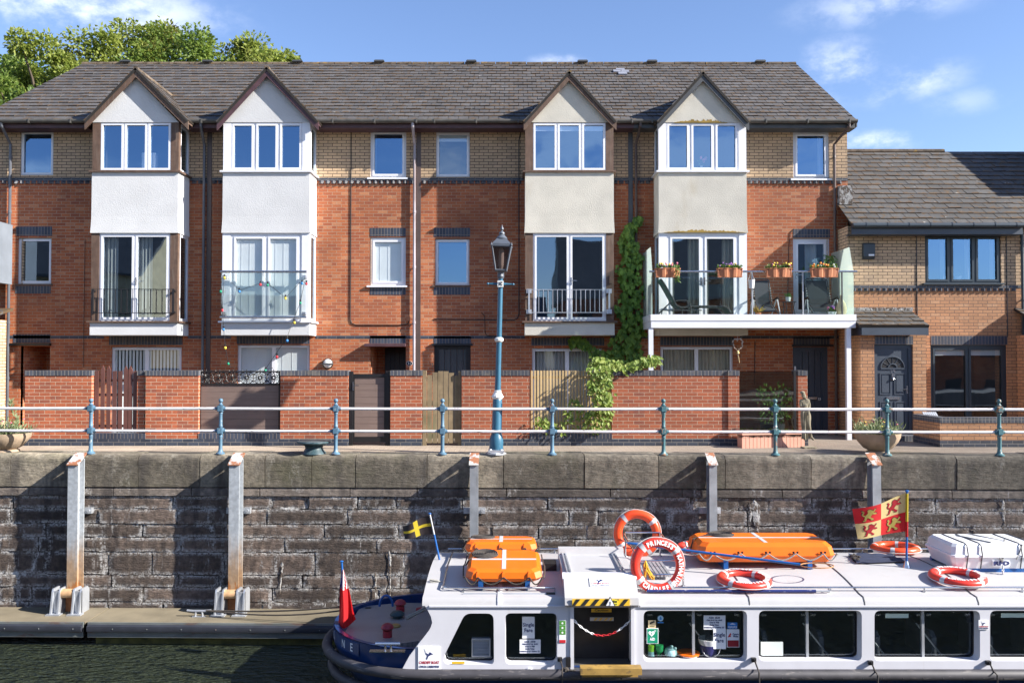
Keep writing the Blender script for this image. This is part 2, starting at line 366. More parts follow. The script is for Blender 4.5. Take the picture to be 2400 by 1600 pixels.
# quay
def stonemat(name, col, lime, limeamt, hi, bstr, green=None, edge=False):
    m, t, b = newmat(name)
    g = nn(t, 'ShaderNodeNewGeometry')
    c = mixc(t, 1.0, col, grey(t, ramp(t, g.outputs['Random Per Island'], 0, 1, .25, .75), .7, 1.35), 'MULTIPLY')
    c = mixc(t, 1.0, c, grey(t, noise(t, pos(t), 9, 6, .7), .55, 1.5), 'MULTIPLY')
    c = mixc(t, 1.0, c, grey(t, noise(t, pos(t, (1,1,.4)), 1.2, 4), .75, 1.3), 'MULTIPLY')
    c = mixc(t, ramp(t, noise(t, pos(t, (2.2,2.2,.35)), 1.4, 4, .6), .50, .70, 0, .75), c, (col[0]*.35, col[1]*.35, col[2]*.4))
    if green: c = mixc(t, ramp(t, noise(t, pos(t, (1,1,1)), .9, 4, .6), .5, .7, 0, .5), c, green)
    k = math_(t, 'MULTIPLY', ramp(t, noise(t, pos(t, (2.6,2.6,.8)), 1.3, 6, .7), hi, hi + .1), ramp(t, noise(t, pos(t), 22, 4, .7), .40, .62))
    if edge:
        s2 = math_(t, 'MULTIPLY', ramp(t, noise(t, pos(t, (3.4,3.4,.42)), 1.0, 5, .7), .575, .69), ramp(t, noise(t, pos(t), 18, 5, .75), .43, .57)); k = math_(t, 'MAXIMUM', k, s2)
        uv = nn(t, 'ShaderNodeUVMap'); sp = nn(t, 'ShaderNodeSeparateXYZ'); lk(t, uv.outputs[0], sp.inputs[0])
        e = math_(t, 'MULTIPLY', ramp(t, sp.outputs[0], 0, .085, 1, 0), ramp(t, noise(t, pos(t, (1.6,1.6,1.1)), 1.5, 6, .72), .38, .54)); e = math_(t, 'MULTIPLY', e, ramp(t, noise(t, pos(t), 30, 4, .7), .38, .58)); k = math_(t, 'MAXIMUM', k, e)
    c = mixc(t, math_(t, 'MULTIPLY', k, limeamt), c, lime)
    lk(t, c, b.inputs['Base Color']); b.inputs['Roughness'].default_value = .95; b.inputs['Diffuse Roughness'].default_value = 1
    h = math_(t, 'ADD', noise(t, pos(t, (1,1,2.2)), 16, 6, .75), math_(t, 'MULTIPLY', noise(t, pos(t, (1,1,6)), 4, 4, .6), .9))
    bump(t, b, h, bstr, .05); return m
m_cop = stonemat('quay_coping_granite', (.20,.172,.13), (.40,.37,.31), .5, .56, .6, (.12,.115,.06))
m_qst = stonemat('dark_quay_stone', (.116,.086,.069), (.58,.57,.55), .92, .61, 1.0, None, True)
def mortar():
    m, t, b = newmat('limey_joints')
    k = ramp(t, noise(t, pos(t, (1,1,1)), 2.6, 6, .75), .46, .62)
    c = mixc(t, k, (.085,.07,.058), (.58,.57,.55)); lk(t, c, b.inputs['Base Color']); b.inputs['Roughness'].default_value = 1
    bump(t, b, noise(t, pos(t), 40, 5, .7), 1, .03); return m
m_mort = mortar()
m_lime = M('limescale_crust', (.44,.43,.41), 1, var=.3, vscale=12, bmp=1, bscale=40, bdist=.03, stains=(((.12,.09,.07),(16,16,10),.46,.56,.97),))
m_pile = M('galvanised_pile_steel', (.29,.31,.33), .5, .35, var=.2, vscale=4, stains=(((.20,.18,.15),(4,4,.6),.55,.72,.6),))
def pilerust(nm, top):
    m, t, b = newmat(nm)
    g = nn(t, 'ShaderNodeNewGeometry'); sp = nn(t, 'ShaderNodeSeparateXYZ'); lk(t, g.outputs['Position'], sp.inputs[0])
    z = math_(t, 'ADD', sp.outputs[2], math_(t, 'MULTIPLY', noise(t, pos(t, (14,14,3)), 1, 5, .65), 1.1))
    c = mixc(t, ramp(t, z, -3.55, -2.6, 1, 0), (.33,.355,.38), (.30,.20,.12))
    c = mixc(t, ramp(t, z, -3.78, -3.66, 1, 0), c, (.30,.115,.03))
    c = mixc(t, 1.0, c, grey(t, noise(t, pos(t), 14, 5), .8, 1.2), 'MULTIPLY')
    lk(t, c, b.inputs['Base Color']); b.inputs['Roughness'].default_value = .6; return m
m_pilr = pilerust('rust_streaked_pile', -3)
m_cap = M('chipped_white_cap_paint', (.45,.44,.42), .6, var=.12, stains=(((.30,.11,.045),(6,6,5),.47,.54,.95),))
m_rust = M('orange_rust', (.26,.10,.035), .8, var=.3, vscale=8)
m_roller = M('worn_roller', (.50,.31,.16), .6, var=.2, vscale=9)
m_deck = M('pontoon_grating', (.125,.105,.070), .85, var=.2, vscale=2, stains=(((.10,.085,.06),(1,3,1),.52,.7,.6),))
m_fend = M('black_rubber', (.028,.031,.042), .5, var=.2, vscale=4, stains=(((.10,.10,.10),(1.5,8,8),.58,.72,.4),))
m_alu = M('weathered_aluminium', (.17,.185,.18), .55, .3, var=.2, stains=(((.16,.07,.04),(2,6,8),.55,.66,.6),))
m_float = M('algae_float', (.075,.075,.018), .8, var=.5, vscale=5)
# boat
m_bwhite = M('boat_white_paint', (.60,.60,.64), .38, var=.04, stains=(((.45,.42,.38),(7,7,1.1),.60,.78,.38),((.36,.24,.15),(16,16,2.2),.72,.80,.5)))
m_broof = M('boat_roof_paint', (.425,.42,.425), .5, var=.04, stains=(((.34,.32,.30),(2.5,2.5,2.5),.55,.75,.40),((.30,.28,.26),(1.2,9,9),.66,.76,.4)))
m_bblue = M('boat_blue_paint', (.010,.038,.135), .3, var=.2, vscale=3, coat=.3, stains=(((.10,.06,.10),(3,3,1.2),.56,.72,.45),))
m_strake = M('grey_rubbing_strake', (.045,.043,.050), .6, var=.2, vscale=5, stains=(((.22,.20,.19),(3,10,22),.56,.66,.55),))
def cheq():
    m, t, b = newmat('chequer_plate')
    v = pos(t, (16, 16, 16)); ch = nn(t, 'ShaderNodeTexBrick'); lk(t, v, ch.inputs['Vector'])
    for k, val in (('Scale', 1), ('Brick Width', .9), ('Row Height', .5), ('Mortar Size', .13), ('Mortar Smooth', .5)): ch.inputs[k].default_value = val
    c = mixc(t, ch.outputs['Fac'], (.40,.36,.35), (.27,.245,.24))
    c = mixc(t, ramp(t, noise(t, pos(t), 2, 5), .45, .65, 0, .4), c, (.24,.20,.18))
    lk(t, c, b.inputs['Base Color']); b.inputs['Roughness'].default_value = .45; b.inputs['Metallic'].default_value = .35
    bump(t, b, math_(t, 'SUBTRACT', 1.0, ch.outputs['Fac']), .6, .004); return m
m_cheq = cheq()
m_ventred = M('red_vent_paint', (.30,.018,.03), .4, var=.15)
m_ventgrn = M('dark_green_vent', (.02,.045,.05), .4)
m_orange = M('orange_raft_plastic', (.80,.145,.004), .38, var=.06)
m_tape = M('silver_reflective_tape', (.50,.50,.51), .4, var=.1)
m_rope = M('dark_rope', (.06,.05,.042), .9, var=.3, vscale=30)
m_ropeg = M('grey_rope', (.35,.34,.31), .9, var=.2, vscale=30)
m_ropew = M('white_rope', (.72,.71,.68), .9, var=.1)
m_ropey = M('yellow_cord', (.60,.40,.03), .8, var=.2)
m_buoy = M('red_orange_lifebuoy', (.70,.045,.028), .33, var=.06)
m_buoyo = M('orange_lifebuoy', (.76,.075,.018), .33, var=.06)
m_letter = M('white_lettering', (.82,.82,.82), .5, var=.02)
m_ink = M('navy_ink', (.02,.03,.12), .6, var=.02)
m_inkr = M('red_ink', (.40,.02,.03), .6, var=.02)
m_inkk = M('black_ink', (.012,.012,.014), .6, var=.02)
m_paper = M('white_paper', (.80,.81,.83), .8, var=.02)
m_sgreen = M('sign_green', (.0,.24,.13), .5, var=.02)
m_sgreen2 = M('sticker_green', (.08,.27,.04), .5, var=.05)
m_sred = M('sign_red', (.55,.02,.03), .5, var=.02)
m_sdred = M('sign_dark_red', (.26,.008,.02), .5, var=.02)
m_sblue = M('sign_blue', (.03,.20,.55), .5, var=.05)
m_yell = M('hazard_yellow', (.72,.45,.03), .5, var=.06)
m_yellp = M('worn_yellow_step', (.34,.21,.055), .6, var=.25, vscale=6, stains=(((.10,.07,.04),(10,10,10),.56,.66,.7),))
m_bluemetal = M('blue_painted_tube', (.012,.09,.30), .35, var=.12, stains=(((.35,.38,.42),(30,30,30),.64,.70,.7),))
m_navytube = M('chipped_navy_tube', (.012,.022,.12), .4, var=.2, stains=(((.45,.45,.48),(12,30,30),.58,.66,.7),))
m_tarp = M('navy_tarpaulin', (.026,.034,.068), .7, var=.2, vscale=6)
m_raftw = M('white_canister', (.70,.71,.73), .4, var=.05)
m_copper = M('copper_hoop', (.55,.27,.12), .4, .5)
def cloth(n, c, tr=.45): return leafmat(n, c, c, tr)
m_fred, m_fyel, m_fblk, m_fblu, m_fwht = cloth('red_cloth',(.62,.02,.025)), cloth('pale_yellow_cloth',(.66,.53,.24)), cloth('black_cloth',(.03,.022,.022), .15), cloth('blue_cloth',(.02,.04,.22)), cloth('white_cloth',(.75,.75,.75))
m_fgold = cloth('gold_cloth', (.72,.55,.04))
m_flion = cloth('lion_gold', (.50,.40,.10)); m_flionr = cloth('lion_red', (.42,.012,.025)); m_fline = cloth('lion_outline', (.05,.02,.02), .2)
def water():
    m, t, b = newmat('dock_water')
    b.inputs['Base Color'].default_value = (.030,.037,.022,1); b.inputs['Roughness'].default_value = .02; b.inputs['IOR'].default_value = 1.45
    w1 = math_(t, 'ABSOLUTE', math_(t, 'SUBTRACT', noise(t, pos(t, (.9,2.6,1)), 2.4, 3, .5), .5)); h = math_(t, 'ADD', math_(t, 'MULTIPLY', w1, -1.6), math_(t, 'MULTIPLY', noise(t, pos(t, (1.4,3.6,1)), 7, 3, .55), .35))
    bump(t, b, h, 1.0, .30); return m
m_water = water()
# ---------------------------------------------------------------- building parts
m_mossedge = M('mossy_shaded_tile_edges', (.045,.030,.020), 1, var=.5, vscale=9)  # moss in the joints, plus course-line shade put into the riser colour
def tiles(mb, O, Uv, Vv, Nv, lo, hi, L, g=.27, w=.245, th=.024):
    O, Uv, Vv, Nv = Vector(O), Vector(Uv).normalized(), Vector(Vv).normalized(), Vector(Nv).normalized()
    n = max(1, round(L / g)); g = L / n
    for i in range(n):
        v0, v1 = i*g, min((i+1)*g + .03, L)
        a, b = lo((i+.5)*g), hi((i+.5)*g)
        u = a - (w*.5 if i % 2 else 0) - U(0, .01)
        while u < b:
            c, d = max(u, a), min(u + w - .013, b); u += w
            if d - c < .02: continue
            j = U(-.012, .008); t = th + U(-.004, .009); s = U(-.004, .004)
            def q(x, v, h): return O + Uv*x + Vv*v + Nv*h
            p = [q(c, v0+j, t), q(d, v0+j+s, t+s), q(d, v1, .006), q(c, v1, .006), q(c, v0+j, 0), q(d, v0+j+s, 0)]
            k = mb.vs(p)
            mb.face([k, k+1, k+2, k+3], [(c,0),(d,0),(d,1),(c,1)])
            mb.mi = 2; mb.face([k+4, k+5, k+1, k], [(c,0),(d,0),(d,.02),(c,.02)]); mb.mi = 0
            mb.face([k, k+3, k+4], [(c,0),(c,1),(c,0)]); mb.face([k+1, k+5, k+2], [(d,0),(d,0),(d,1)])
def roof_plane(par, name, O, Uv, Vv, lo, hi, L, mat, g=.27, w=.245):
    Nv = Vector(Uv).normalized().cross(Vector(Vv).normalized())
    if Nv.z < 0: Nv = -Nv
    mb = MB(); tiles(mb, O, Uv, Vv, Nv, lo, hi, L, g, w); mb.mi = 1
    O = Vector(O); Uv = Vector(Uv).normalized(); Vv = Vector(Vv).normalized()
    mb.prism([O+Uv*lo(0), O+Uv*hi(0), O+Uv*hi(L)+Vv*L, O+Uv*lo(L)+Vv*L], Nv*-.05)
    return mb.build(name, [mat, m_under, m_mossedge], par, loose=True)
def inset(r, d): return (r[0]+d, r[1]-d, r[2]+d, r[3]-d)
def split_panes(x0, x1, z0, z1, n, fw, mull):
    w = (x1 - x0 - 2*fw - (n-1)*mull) / n
    return [(x0+fw+k*(w+mull), x0+fw+k*(w+mull)+w, z0+fw, z1-fw) for k in range(n)]
def window(par, rect, y, n=1, mat=None, gm=None, fw=.055, mull=.09, sill=None, room=1.3, rmat=None, name='window', panes=None, rim=True, d=.07, shade=None):
    mat = mat or m_pvc; x0, x1, z0, z1 = rect
    ps = panes or split_panes(x0, x1, z0, z1, n, fw, mull)
    mb = MB(); mb.frame(x0, x1, z0, z1, ps, y, d)
    if rim:
        for p in ps: mb.frame(p[0]-.035, p[1]+.035, p[2]-.035, p[3]+.035, [inset(p, .012)], y-.014, .02)
    w = mb.build(name, mat, par)
    g = MB()
    for p in ps: g.poly([(p[0]-.01, y+.03, p[2]-.01), (p[1]+.01, y+.03, p[2]-.01), (p[1]+.01, y+.03, p[3]+.01), (p[0]-.01, y+.03, p[3]+.01)])
    g.build('pane', gm or m_glass, w)
    if sill:
        MB().box(x0-.07, x1+.04, y-sill[0], y+.04, z0-.045, z0-.004).build('sill', sill[1], w)
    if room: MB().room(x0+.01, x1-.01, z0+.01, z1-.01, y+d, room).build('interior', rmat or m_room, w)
    if shade:
        kind = shade if isinstance(shade, str) else shade[0]
        mb = MB()
        for p in ps:
            yy = y + .045 if (shade if isinstance(shade,str) else shade[0]) in ('venetian','vertical','roller') else y + d + .03
            if kind == 'venetian':
                k = p[2] + .01
                while k < p[3]:
                    mb.poly([(p[0]-.02, yy, k), (p[1]-.10*(kind=='x'), yy, k), (p[1], yy+.003, k+.0235), (p[0]-.02, yy+.003, k+.0235)]); k += .026
                for q in (.2, .5, .8):
                    xx = p[0] + (p[1]-p[0])*q; mb.box(xx-.003, xx+.003, yy-.006, yy-.002, p[2], p[3])
            elif kind == 'vertical':
                k = p[0]
                while k < p[1]:
                    mb.poly([(k, yy, p[2]-.02), (k+.045, yy+.02, p[2]-.02), (k+.045, yy+.02, p[3]+.02), (k, yy, p[3]+.02)]); k += .085
            elif kind == 'roller':
                h = (p[3]-p[2]) * shade[1]; mb.box(p[0]-.03, p[1]+.03, yy, yy+.012, p[3]-h, p[3]+.03)
            elif kind == 'curtain':
                for a, b, top in shade[1]:
                    xa, xb = p[0]+(p[1]-p[0])*a, p[0]+(p[1]-p[0])*b
                    mb.grid(lambda u, v: (xa+(xb-xa)*u, yy+.05+.025*sin(u*(xb-xa)*70)+.01*sin(u*37), p[2]-.02+(p[3]-p[2]+.04)*v), max(8, int((xb-xa)*80)), 1)
        mb.build('curtain' if kind == 'curtain' else 'blind', shade[2] if len(shade) > 2 and not isinstance(shade, str) else (m_blind if kind != 'curtain' else m_curt), w)
    return w
def lintel(par, px0, px1, py0, py1, Y=None, name='lintel'):
    Y = Y or F; pm = (py0+py1)/2
    return MB().box(X(px0,Y,pm), X(px1,Y,pm), Y-.006, Y+.05, Z(py1,Y), Z(py0,Y)).build(name, m_sold, par)
def rect(px0, px1, py0, py1, Y):
    pm = (py0+py1)/2; return (X(px0,Y,pm), X(px1,Y,pm), Z(py1,Y), Z(py0,Y))
EY = F - .42                                                   # eaves line
EZ = Z(282, EY); RY = 24.7; RZ = Z(151, RY)
SL = sqrt((RY-EY)**2 + (RZ-EZ)**2); SV = Vector((0, RY-EY, RZ-EZ)).normalized()
Z_EAVE = Z(300, F); Z_B1 = Z(417, F); Z_B2 = Z(424, F); Z_B3 = Z(431, F)
def dentils(par, x0, x1, Y, z0, z1, skip=()):
    mb = MB(); k = x0 + .02
    while k + .13 < x1:
        if not any(a < k+.07 < b for a, b in skip):
            mb.prism([(k, Y+.01, z0), (k+.067, Y-.058, z0), (k+.134, Y+.01, z0)], (0, 0, z1-z0))
        k += .146
    return mb.build('dentil_course', m_blue, par)
def house(name, label, px, holes, bay_px, loc_lbl=None, ends=()):
    xl, xr = px
    r = thing(name, label, 'house', ((xl+xr)/2, F, GR), 'terraced houses facing the quay')
    red = MB().sheet(xl, xr, GR, Z_B1, holes, F, .12)
    yel = MB().sheet(xl, xr, Z_B1, Z_EAVE+.12, holes, F, .12)
    if 'L' in ends: red.poly([(xl,F,GR),(xl,F+7.6,GR),(xl,F+7.6,Z_EAVE),(xl,F,Z_EAVE)])
    if 'R' in ends:
        for mb, a, b in ((red, GR, Z_B1), (yel, Z_B1, Z_EAVE)): mb.poly([(xr,F,a),(xr,F+7.6,a),(xr,F+7.6,b),(xr,F,b)])
        yel.poly([(xr,F,Z_EAVE),(xr,F+7.6,Z_EAVE),(xr,F+3.85,RZ-.15)])
    MB().poly([(xl,F+7.6,GR),(xr,F+7.6,GR),(xr,F+7.6,Z_EAVE),(xl,F+7.6,Z_EAVE)]).build('rear_wall', m_red, r)
    red.build('red_brick_wall', m_red, r); yel.build('buff_brick_wall', m_yel, r)
    b0, b1 = bay_px
    for a, b in ((xl, b0), (b1, xr)): MB().box(a, b, F-.012, F+.05, Z_B2, Z_B1).build('blue_brick_band', m_blue, r); dentils(r, a+.02, b-.02, F, Z_B3, Z_B2 - .002)
    for a, b in ((xl, b0+.02), (b1-.02, xr)): MB().box(a, b, F-.006, F+.05, Z(793,F), Z(786,F)).build('blue_brick_band', m_blue, r)
    return r
def eaves(r, spans, fm):
    for a, b in spans:
        g = MB(); f = MB()
        n = 7
        pts = [(EY-.07+.062*cos(pi+pi*k/n), EZ-.03+.062*sin(pi+pi*k/n)) for k in range(n+1)]
        g.yz(pts + [(EY-.015, EZ-.005), (EY-.125, EZ-.005)], a, b)
        k = a + .4
        while k < b: g.box(k, k+.03, EY-.142, EY, EZ-.1, EZ); k += 1.0
        f.box(a, b, EY, EY+.03, Z(300, EY), Z(288, EY)+.03); f.box(a, b, EY+.03, F, Z(300, EY)-.0, Z(300, EY)+.02)
        g.build('gutter', m_gutter, r, smooth=.6); f.build('fascia', fm, r)
def main_roof(r, lo, hi, mat=None):
    o = roof_plane(r, 'roof', (0, EY, EZ), (1,0,0), SV, lo, hi, SL, mat or m_slate)
    mb = MB(); a, b = lo(SL), hi(SL); k = a
    while k < b:
        e = min(k+.44, b); mb.tube([(k, RY, RZ-.02+U(0,.012)), (e-.01, RY, RZ-.02+U(0,.012))], .085, 8); k += .45
    mb.build('ridge_tiles', m_ridge, o)
    MB().prism([(lo(0), EY, EZ-.08), (hi(0), EY, EZ-.08), (hi(0), EY+.01, EZ-.03), (lo(0), EY+.01, EZ-.03)], (0,.05,.0)).poly([(lo(SL), RY, RZ-.03), (hi(SL), RY, RZ-.03), (hi(0), RY+RY-EY, EZ), (lo(0), RY+RY-EY, EZ)]).build('roof_back', m_under, o)
    return o
m_ridge = M('mossy_ridge_tiles', (.14,.105,.075), .9, var=.3, vscale=3, stains=(((.34,.20,.03),(5,5,5),.58,.66,.8),((.05,.035,.02),(7,7,7),.5,.6,.8)))
def vents(r, pxs):
    for p in pxs:
        x = X(p, RY, 150); MB().xz([(x-.15, RZ+.04), (x-.15, RZ+.07), (x-.12, RZ+.09), (x+.12, RZ+.09), (x+.15, RZ+.07), (x+.15, RZ+.04)], RY-.13, RY+.13).build('ridge_vent', m_dgrey, r)
def pipe(r, pts, m, rad=.034, name='downpipe'):
    mb = MB(); mb.tube(pts, rad, 8)
    for a, b in zip(pts, pts[1:]):
        a, b = Vector(a), Vector(b)
        if abs((b-a).z) > 2:
            k = 0.3
            while k < abs((b-a).z):
                c = a.lerp(b, k/abs((b-a).z)); mb.lathe((c.x, c.y, c.z), [(rad+.008,-.03),(rad+.008,.03)], 8); mb.box(c.x-.012, c.x+.012, c.y, F, c.z-.012, c.z+.012); k += 1.35
    return mb.build(name, m, r, smooth=.7)
def bay(r, px0, px1, style, apex_px, apex_py, foot, barge_m, by, side):
    """projecting two-storey bay: rendered panels, gable, posts, windows. side: which flank the photo shows"""
    post_m, ren, frm = style
    x0, x1 = X(px0, YB, 450), X(px1, YB, 450)
    zt, z1, z2, z3, z4 = Z(287, YB), Z(404, YB), Z(546, YB), Z(752, YB), Z(785, YB)
    mb = MB()                                    # rendered middle panel, bell-cast at its foot
    i = mb.vs([(a+sx*d, y-e, z) for z, d, e in ((z1,0,0),(z2+.40,.002,.002),(z2+.20,.008,.008),(z2,.020,.018)) for a, sx, y in ((x0,-1,YB),(x1,1,YB),(x1,1,F+.3),(x0,-1,F+.3))])
    for q in range(3):
        for k in range(4): l = (k+1)%4; mb.face([i+4*q+k, i+4*q+l, i+4*q+4+l, i+4*q+4+k])
    mb.face([i,i+1,i+2,i+3]); mb.face([i+12,i+13,i+14,i+15])
    b = mb.build('bay', ren, r)
    MB().box(x0-.01, x1+.01, YB-.005, F+.3, z4, z3-.04).build('render_panel', ren, b)
    ap = X(apex_px, YB, 180); hw = (x1 - x0)/2 + .04
    za = Z(apex_py + 22, YB)
    MB().xz([(x0, zt), (x1, zt), (ap, za)], YB, YB+1.0).build('gable', ren, b)
    # gable roof and barge boards
    fx0, fx1, fz = X(foot[0], by, foot[2]), X(foot[1], by, foot[2]), Z(foot[2], by)
    A = Vector((X(apex_px, by, apex_py), by, Z(apex_py, by)))
    yb_end = EY + (A.z - EZ) / SV.z * SV.y + .3
    for fx in (fx0, fx1):
        Vv = A - Vector((fx, by, fz)); L = Vv.length
        roof_plane(b, 'gable_roof', (fx, by-.02, fz), (0,1,0), Vv, lambda v: 0, lambda v: max(.05, (EY - by) + .25 + v/L*(yb_end - EY - .25)), L, m_slate, .25, .22)
        n = Vector((-Vv.z, 0, Vv.x)).normalized(); n = n if n.z < 0 else -n
        dz = Vector((0, 0, -.21))
        MB().prism([Vector((fx, by, fz)), A, A+dz, Vector((fx, by, fz))+dz*.95], (0, .035, 0)).build('barge_board', barge_m, b)
        MB().prism([Vector((fx, by+.04, fz-.03)), A+Vector((0,.04,-.06)), A+Vector((0,.04,-.09)), Vector((fx, by+.04, fz-.06))], (0, YB-by+.1, 0)).build('soffit', barge_m, b)
    MB().tube([(A.x, by, A.z-.01), (A.x, yb_end, A.z-.01)], .06, 7).build('gable_ridge', m_ridge, b)
    # posts, sills
    pw = .185
    for zb, zc in ((z1+.04, zt), (z3, z2)):
        for xa, xb in ((x0, x0+pw), (x1-pw, x1)):
            MB().box(xa, xb, YB+.012, YB+.14, zb, zc).build('corner_post', post_m, b)
    MB().box(x0-.06, x1+.06, YB-.05, F, z1, z1+.04).build('sill', post_m if post_m is m_brown else m_pvc, b)
    MB().box(x0-.07, x1+.07, YB-.06, F, z3-.04, z3).build('sill', post_m if post_m is m_brown else m_pvc, b)
    MB().box(x0, x1, YB+.02, F, zt-.001, zt+.03).build('head_board', post_m, b)
    # flank windows
    for xs, s in ((x0, 1), (x1, -1)):
        for zb, zc in ((z1+.04, zt), (z3, z2)):
            a = MB()
            for (ya, yc, za_, zc_) in ((YB+.14, YB+.2, zb, zc), (F-.07, F, zb, zc), (YB+.2, F-.07, zb, zb+.07), (YB+.2, F-.07, zc-.07, zc)):
                a.box(min(xs+s*.01, xs+s*.07), max(xs+s*.01, xs+s*.07), ya, yc, za_, zc_)
            w = a.build('flank_window', post_m if post_m is not m_brown else m_pvc, b)
            MB().poly([(xs+s*.03, YB+.19, zb+.06), (xs+s*.03, F-.06, zb+.06), (xs+s*.03, F-.06, zc-.06), (xs+s*.03, YB+.19, zc-.06)]).build('pane', m_glass, w)
    return b, (x0+pw, x1-pw, z1+.045, zt-.002), (x0+pw, x1-pw, z3+.002, z2-.002)
def door_handle(par, x, y, z, s=1):
    MB().box(x-.015, x+.015, y-.012, y, z-.10, z+.08).tube([(x, y-.01, z), (x, y-.05, z), (x+s*.13, y-.05, z)], .010, 6).build('handle', m_chrome, par)
def leaf_handles(par, rc, y): door_handle(par, (rc[0]+rc[1])/2+.04, y, rc[2]+.95)
# ---------------------------------------------------------------- the terrace: four brick houses under one roof line
XA0, XAB, XBC, XCD, XD1 = X(-58, F, 500), X(492, F, 500), X(983, F, 500), X(1481, F, 500), X(1987, F, 500)
hr = lambda a, b, c, d: rect(a, b, c, d, F)
def bayhole(p0, p1):     # the wall is open behind the bay at its two window storeys
    a, b = X(p0, YB, 450), X(p1, YB, 450)
    return [(a+.05, b-.05, Z(404,YB)+.05, Z(287,YB)), (a+.05, b-.05, Z(752,YB)+.01, Z(546,YB)-.01)]
def ground_door(r, rc, n=2, shade=None, mat=None, gm=None): return window(r, rc, F+.06, n, mat or m_pvc, gm or m_glass, fw=.06, mull=.07, shade=shade, name='patio_door')
def recess(r, rc, dm, dpx=None, depth=1.0):
    MB().room(rc[0], rc[1], rc[2], rc[3], F+.02, depth).build('porch_recess', m_red, r)
    x0, x1 = rc[0] + (rc[1]-rc[0])*(dpx or .05), rc[1]-.03
    mb = MB().box(x0, x1, F+depth-.08, F+depth-.01, rc[2], rc[3]-.02)
    k = x0+.05
    while k < x1-.08: mb.box(k, k+.09, F+depth-.1, F+depth-.08, rc[2]+.1, rc[3]-.14); k += .115
    mb.build('front_door', dm, r)
# --- house with dark timber bay and black juliet rail
wA1, wA2, wA3, wA4 = hr(47,125,306.6,411), hr(41,120,558,665), hr(47,116,811,1045), hr(259,425,813,1045)
hA = house('terraced_house', 'brick house at the left end of the terrace, brown posts round its white bay', (XA0, XAB), [wA1, wA2, wA3, wA4] + bayhole(215, 417.6), (X(213,YB,450), X(419,YB,450)), ends='L')
b, u, l = bay(hA, 215, 417.6, (m_brown, m_white_r, m_pvc), 317.6, 160, (198, 441, 284), m_brown, YB-.13, 'R')
window(b, u, YB+.03, 3, gm=m_glass_up, rim=True, fw=.05, mull=.10, rmat=m_room)
w = window(b, l, YB+.03, 2, name='french_door', fw=.075, mull=.11, shade=('curtain', [(0, .42, 1)], m_curt))
leaf_handles(w, l, YB+.02)
window(hA, wA1, F+.05, 1, gm=m_glass_up, fw=.06); window(hA, wA2, F+.05, 1, fw=.06, sill=(.07, m_brown))
ground_door(hA, wA4, 2, shade='vertical', gm=m_glass_c)
recess(hA, wA3, m_black, .62, 1.1)
lintel(hA, 38, 122, 531, 553); lintel(hA, 36, 119, 670, 688); lintel(hA, 31, 118, 783, 803); lintel(hA, 256, 428, 787, 808)
MB().box(X(27,F,807), X(120,F,807), F-.09, F+.05, Z(810,F), Z(804,F)).build('porch_lintel', m_black, hA)
xc = X(372, YB, 360)
MB().box(xc-.47, xc-.14, YB+.16, YB+.30, u[2]+.05, u[2]+.46).build('wall_cabinet', m_ceramic, hA)
# --- white bay house with glass juliet
wB1, wB2, wB3, wB4 = hr(868,952,305,416.5), hr(867,951,556,669), hr(868,951,812,1045), hr(555,725.5,808,1045)
hB = house('terraced_house', 'brick house with an all white bay and a glass juliet balcony hung with coloured bulbs', (XAB, XBC), [wB1, wB2, wB3, wB4] + bayhole(522, 726), (X(520,YB,450), X(728,YB,450)))
b, u, l = bay(hB, 522, 726, (m_pvc, m_white_r, m_pvc), 624.7, 158, (508, 746, 286), m_maroon, YB-.13, 'R')
window(b, u, YB+.03, 3, gm=m_glass_up, fw=.06, mull=.13)
bl = window(b, l, YB+.03, 2, name='french_door', fw=.12, mull=.16, shade='venetian', room=.5, gm=m_glass_c)
window(hB, wB1, F+.04, 1, gm=m_glass_up, fw=.085, sill=(.09, m_pvc), shade=('curtain', [(0,.07,1),(.93,1,1)], m_curt)); window(hB, wB2, F+.04, 1, fw=.10, sill=(.10, m_pvc), shade='venetian', room=.5, gm=m_glass_c)
ground_door(hB, wB4, 2, shade='venetian', gm=m_glass_c)
recess(hB, wB3, m_black, .25, 1.0)
lintel(hB, 867, 951, 534, 554); lintel(hB, 867, 951, 673, 691); lintel(hB, 867, 951, 787, 806); lintel(hB, 555, 726, 786, 806)
MB().yz([(F-.20, Z(812,F)), (F+.05, Z(812,F)), (F+.05, Z(804,F)), (F-.20, Z(806,F))], X(857,F,808), X(952,F,808)).build('porch_lintel', m_maroon, hB)
xm, zm = P(769, 852, F)                                          # round bulkhead lamp
lp = MB().lathe((xm, F, zm), [(.11,0),(.13,-.02),(.13,-.05),(.115,-.06)], 20, 'y').build('wall_lamp', m_black, hB)
MB().ball((xm, F-.055, zm+.005), .108, 18, (1,.5,1)).build('lamp_glass', m_ceramic, lp)
MB().box(xm-.125, xm+.125, F-.122, F-.05, zm-.016, zm+.010).build('lamp_bar', m_dgrey, lp)
xm, zm = P(959.5, 851.5, F)
pl = MB().lathe((xm, F, zm), [(.072,0),(.072,-.012)], 18, 'y', Matrix.Diagonal((1,1,.72))).build('number_plate', m_black, hB)
MB().lathe((xm, F-.001, zm), [(.079,0),(.079,-.009)], 18, 'y', Matrix.Diagonal((1,1,.74))).build('plate_rim', m_letter, pl)
MB().text('11', .085, at(xm, F-.014, zm), .002).build('number', m_letter, pl)
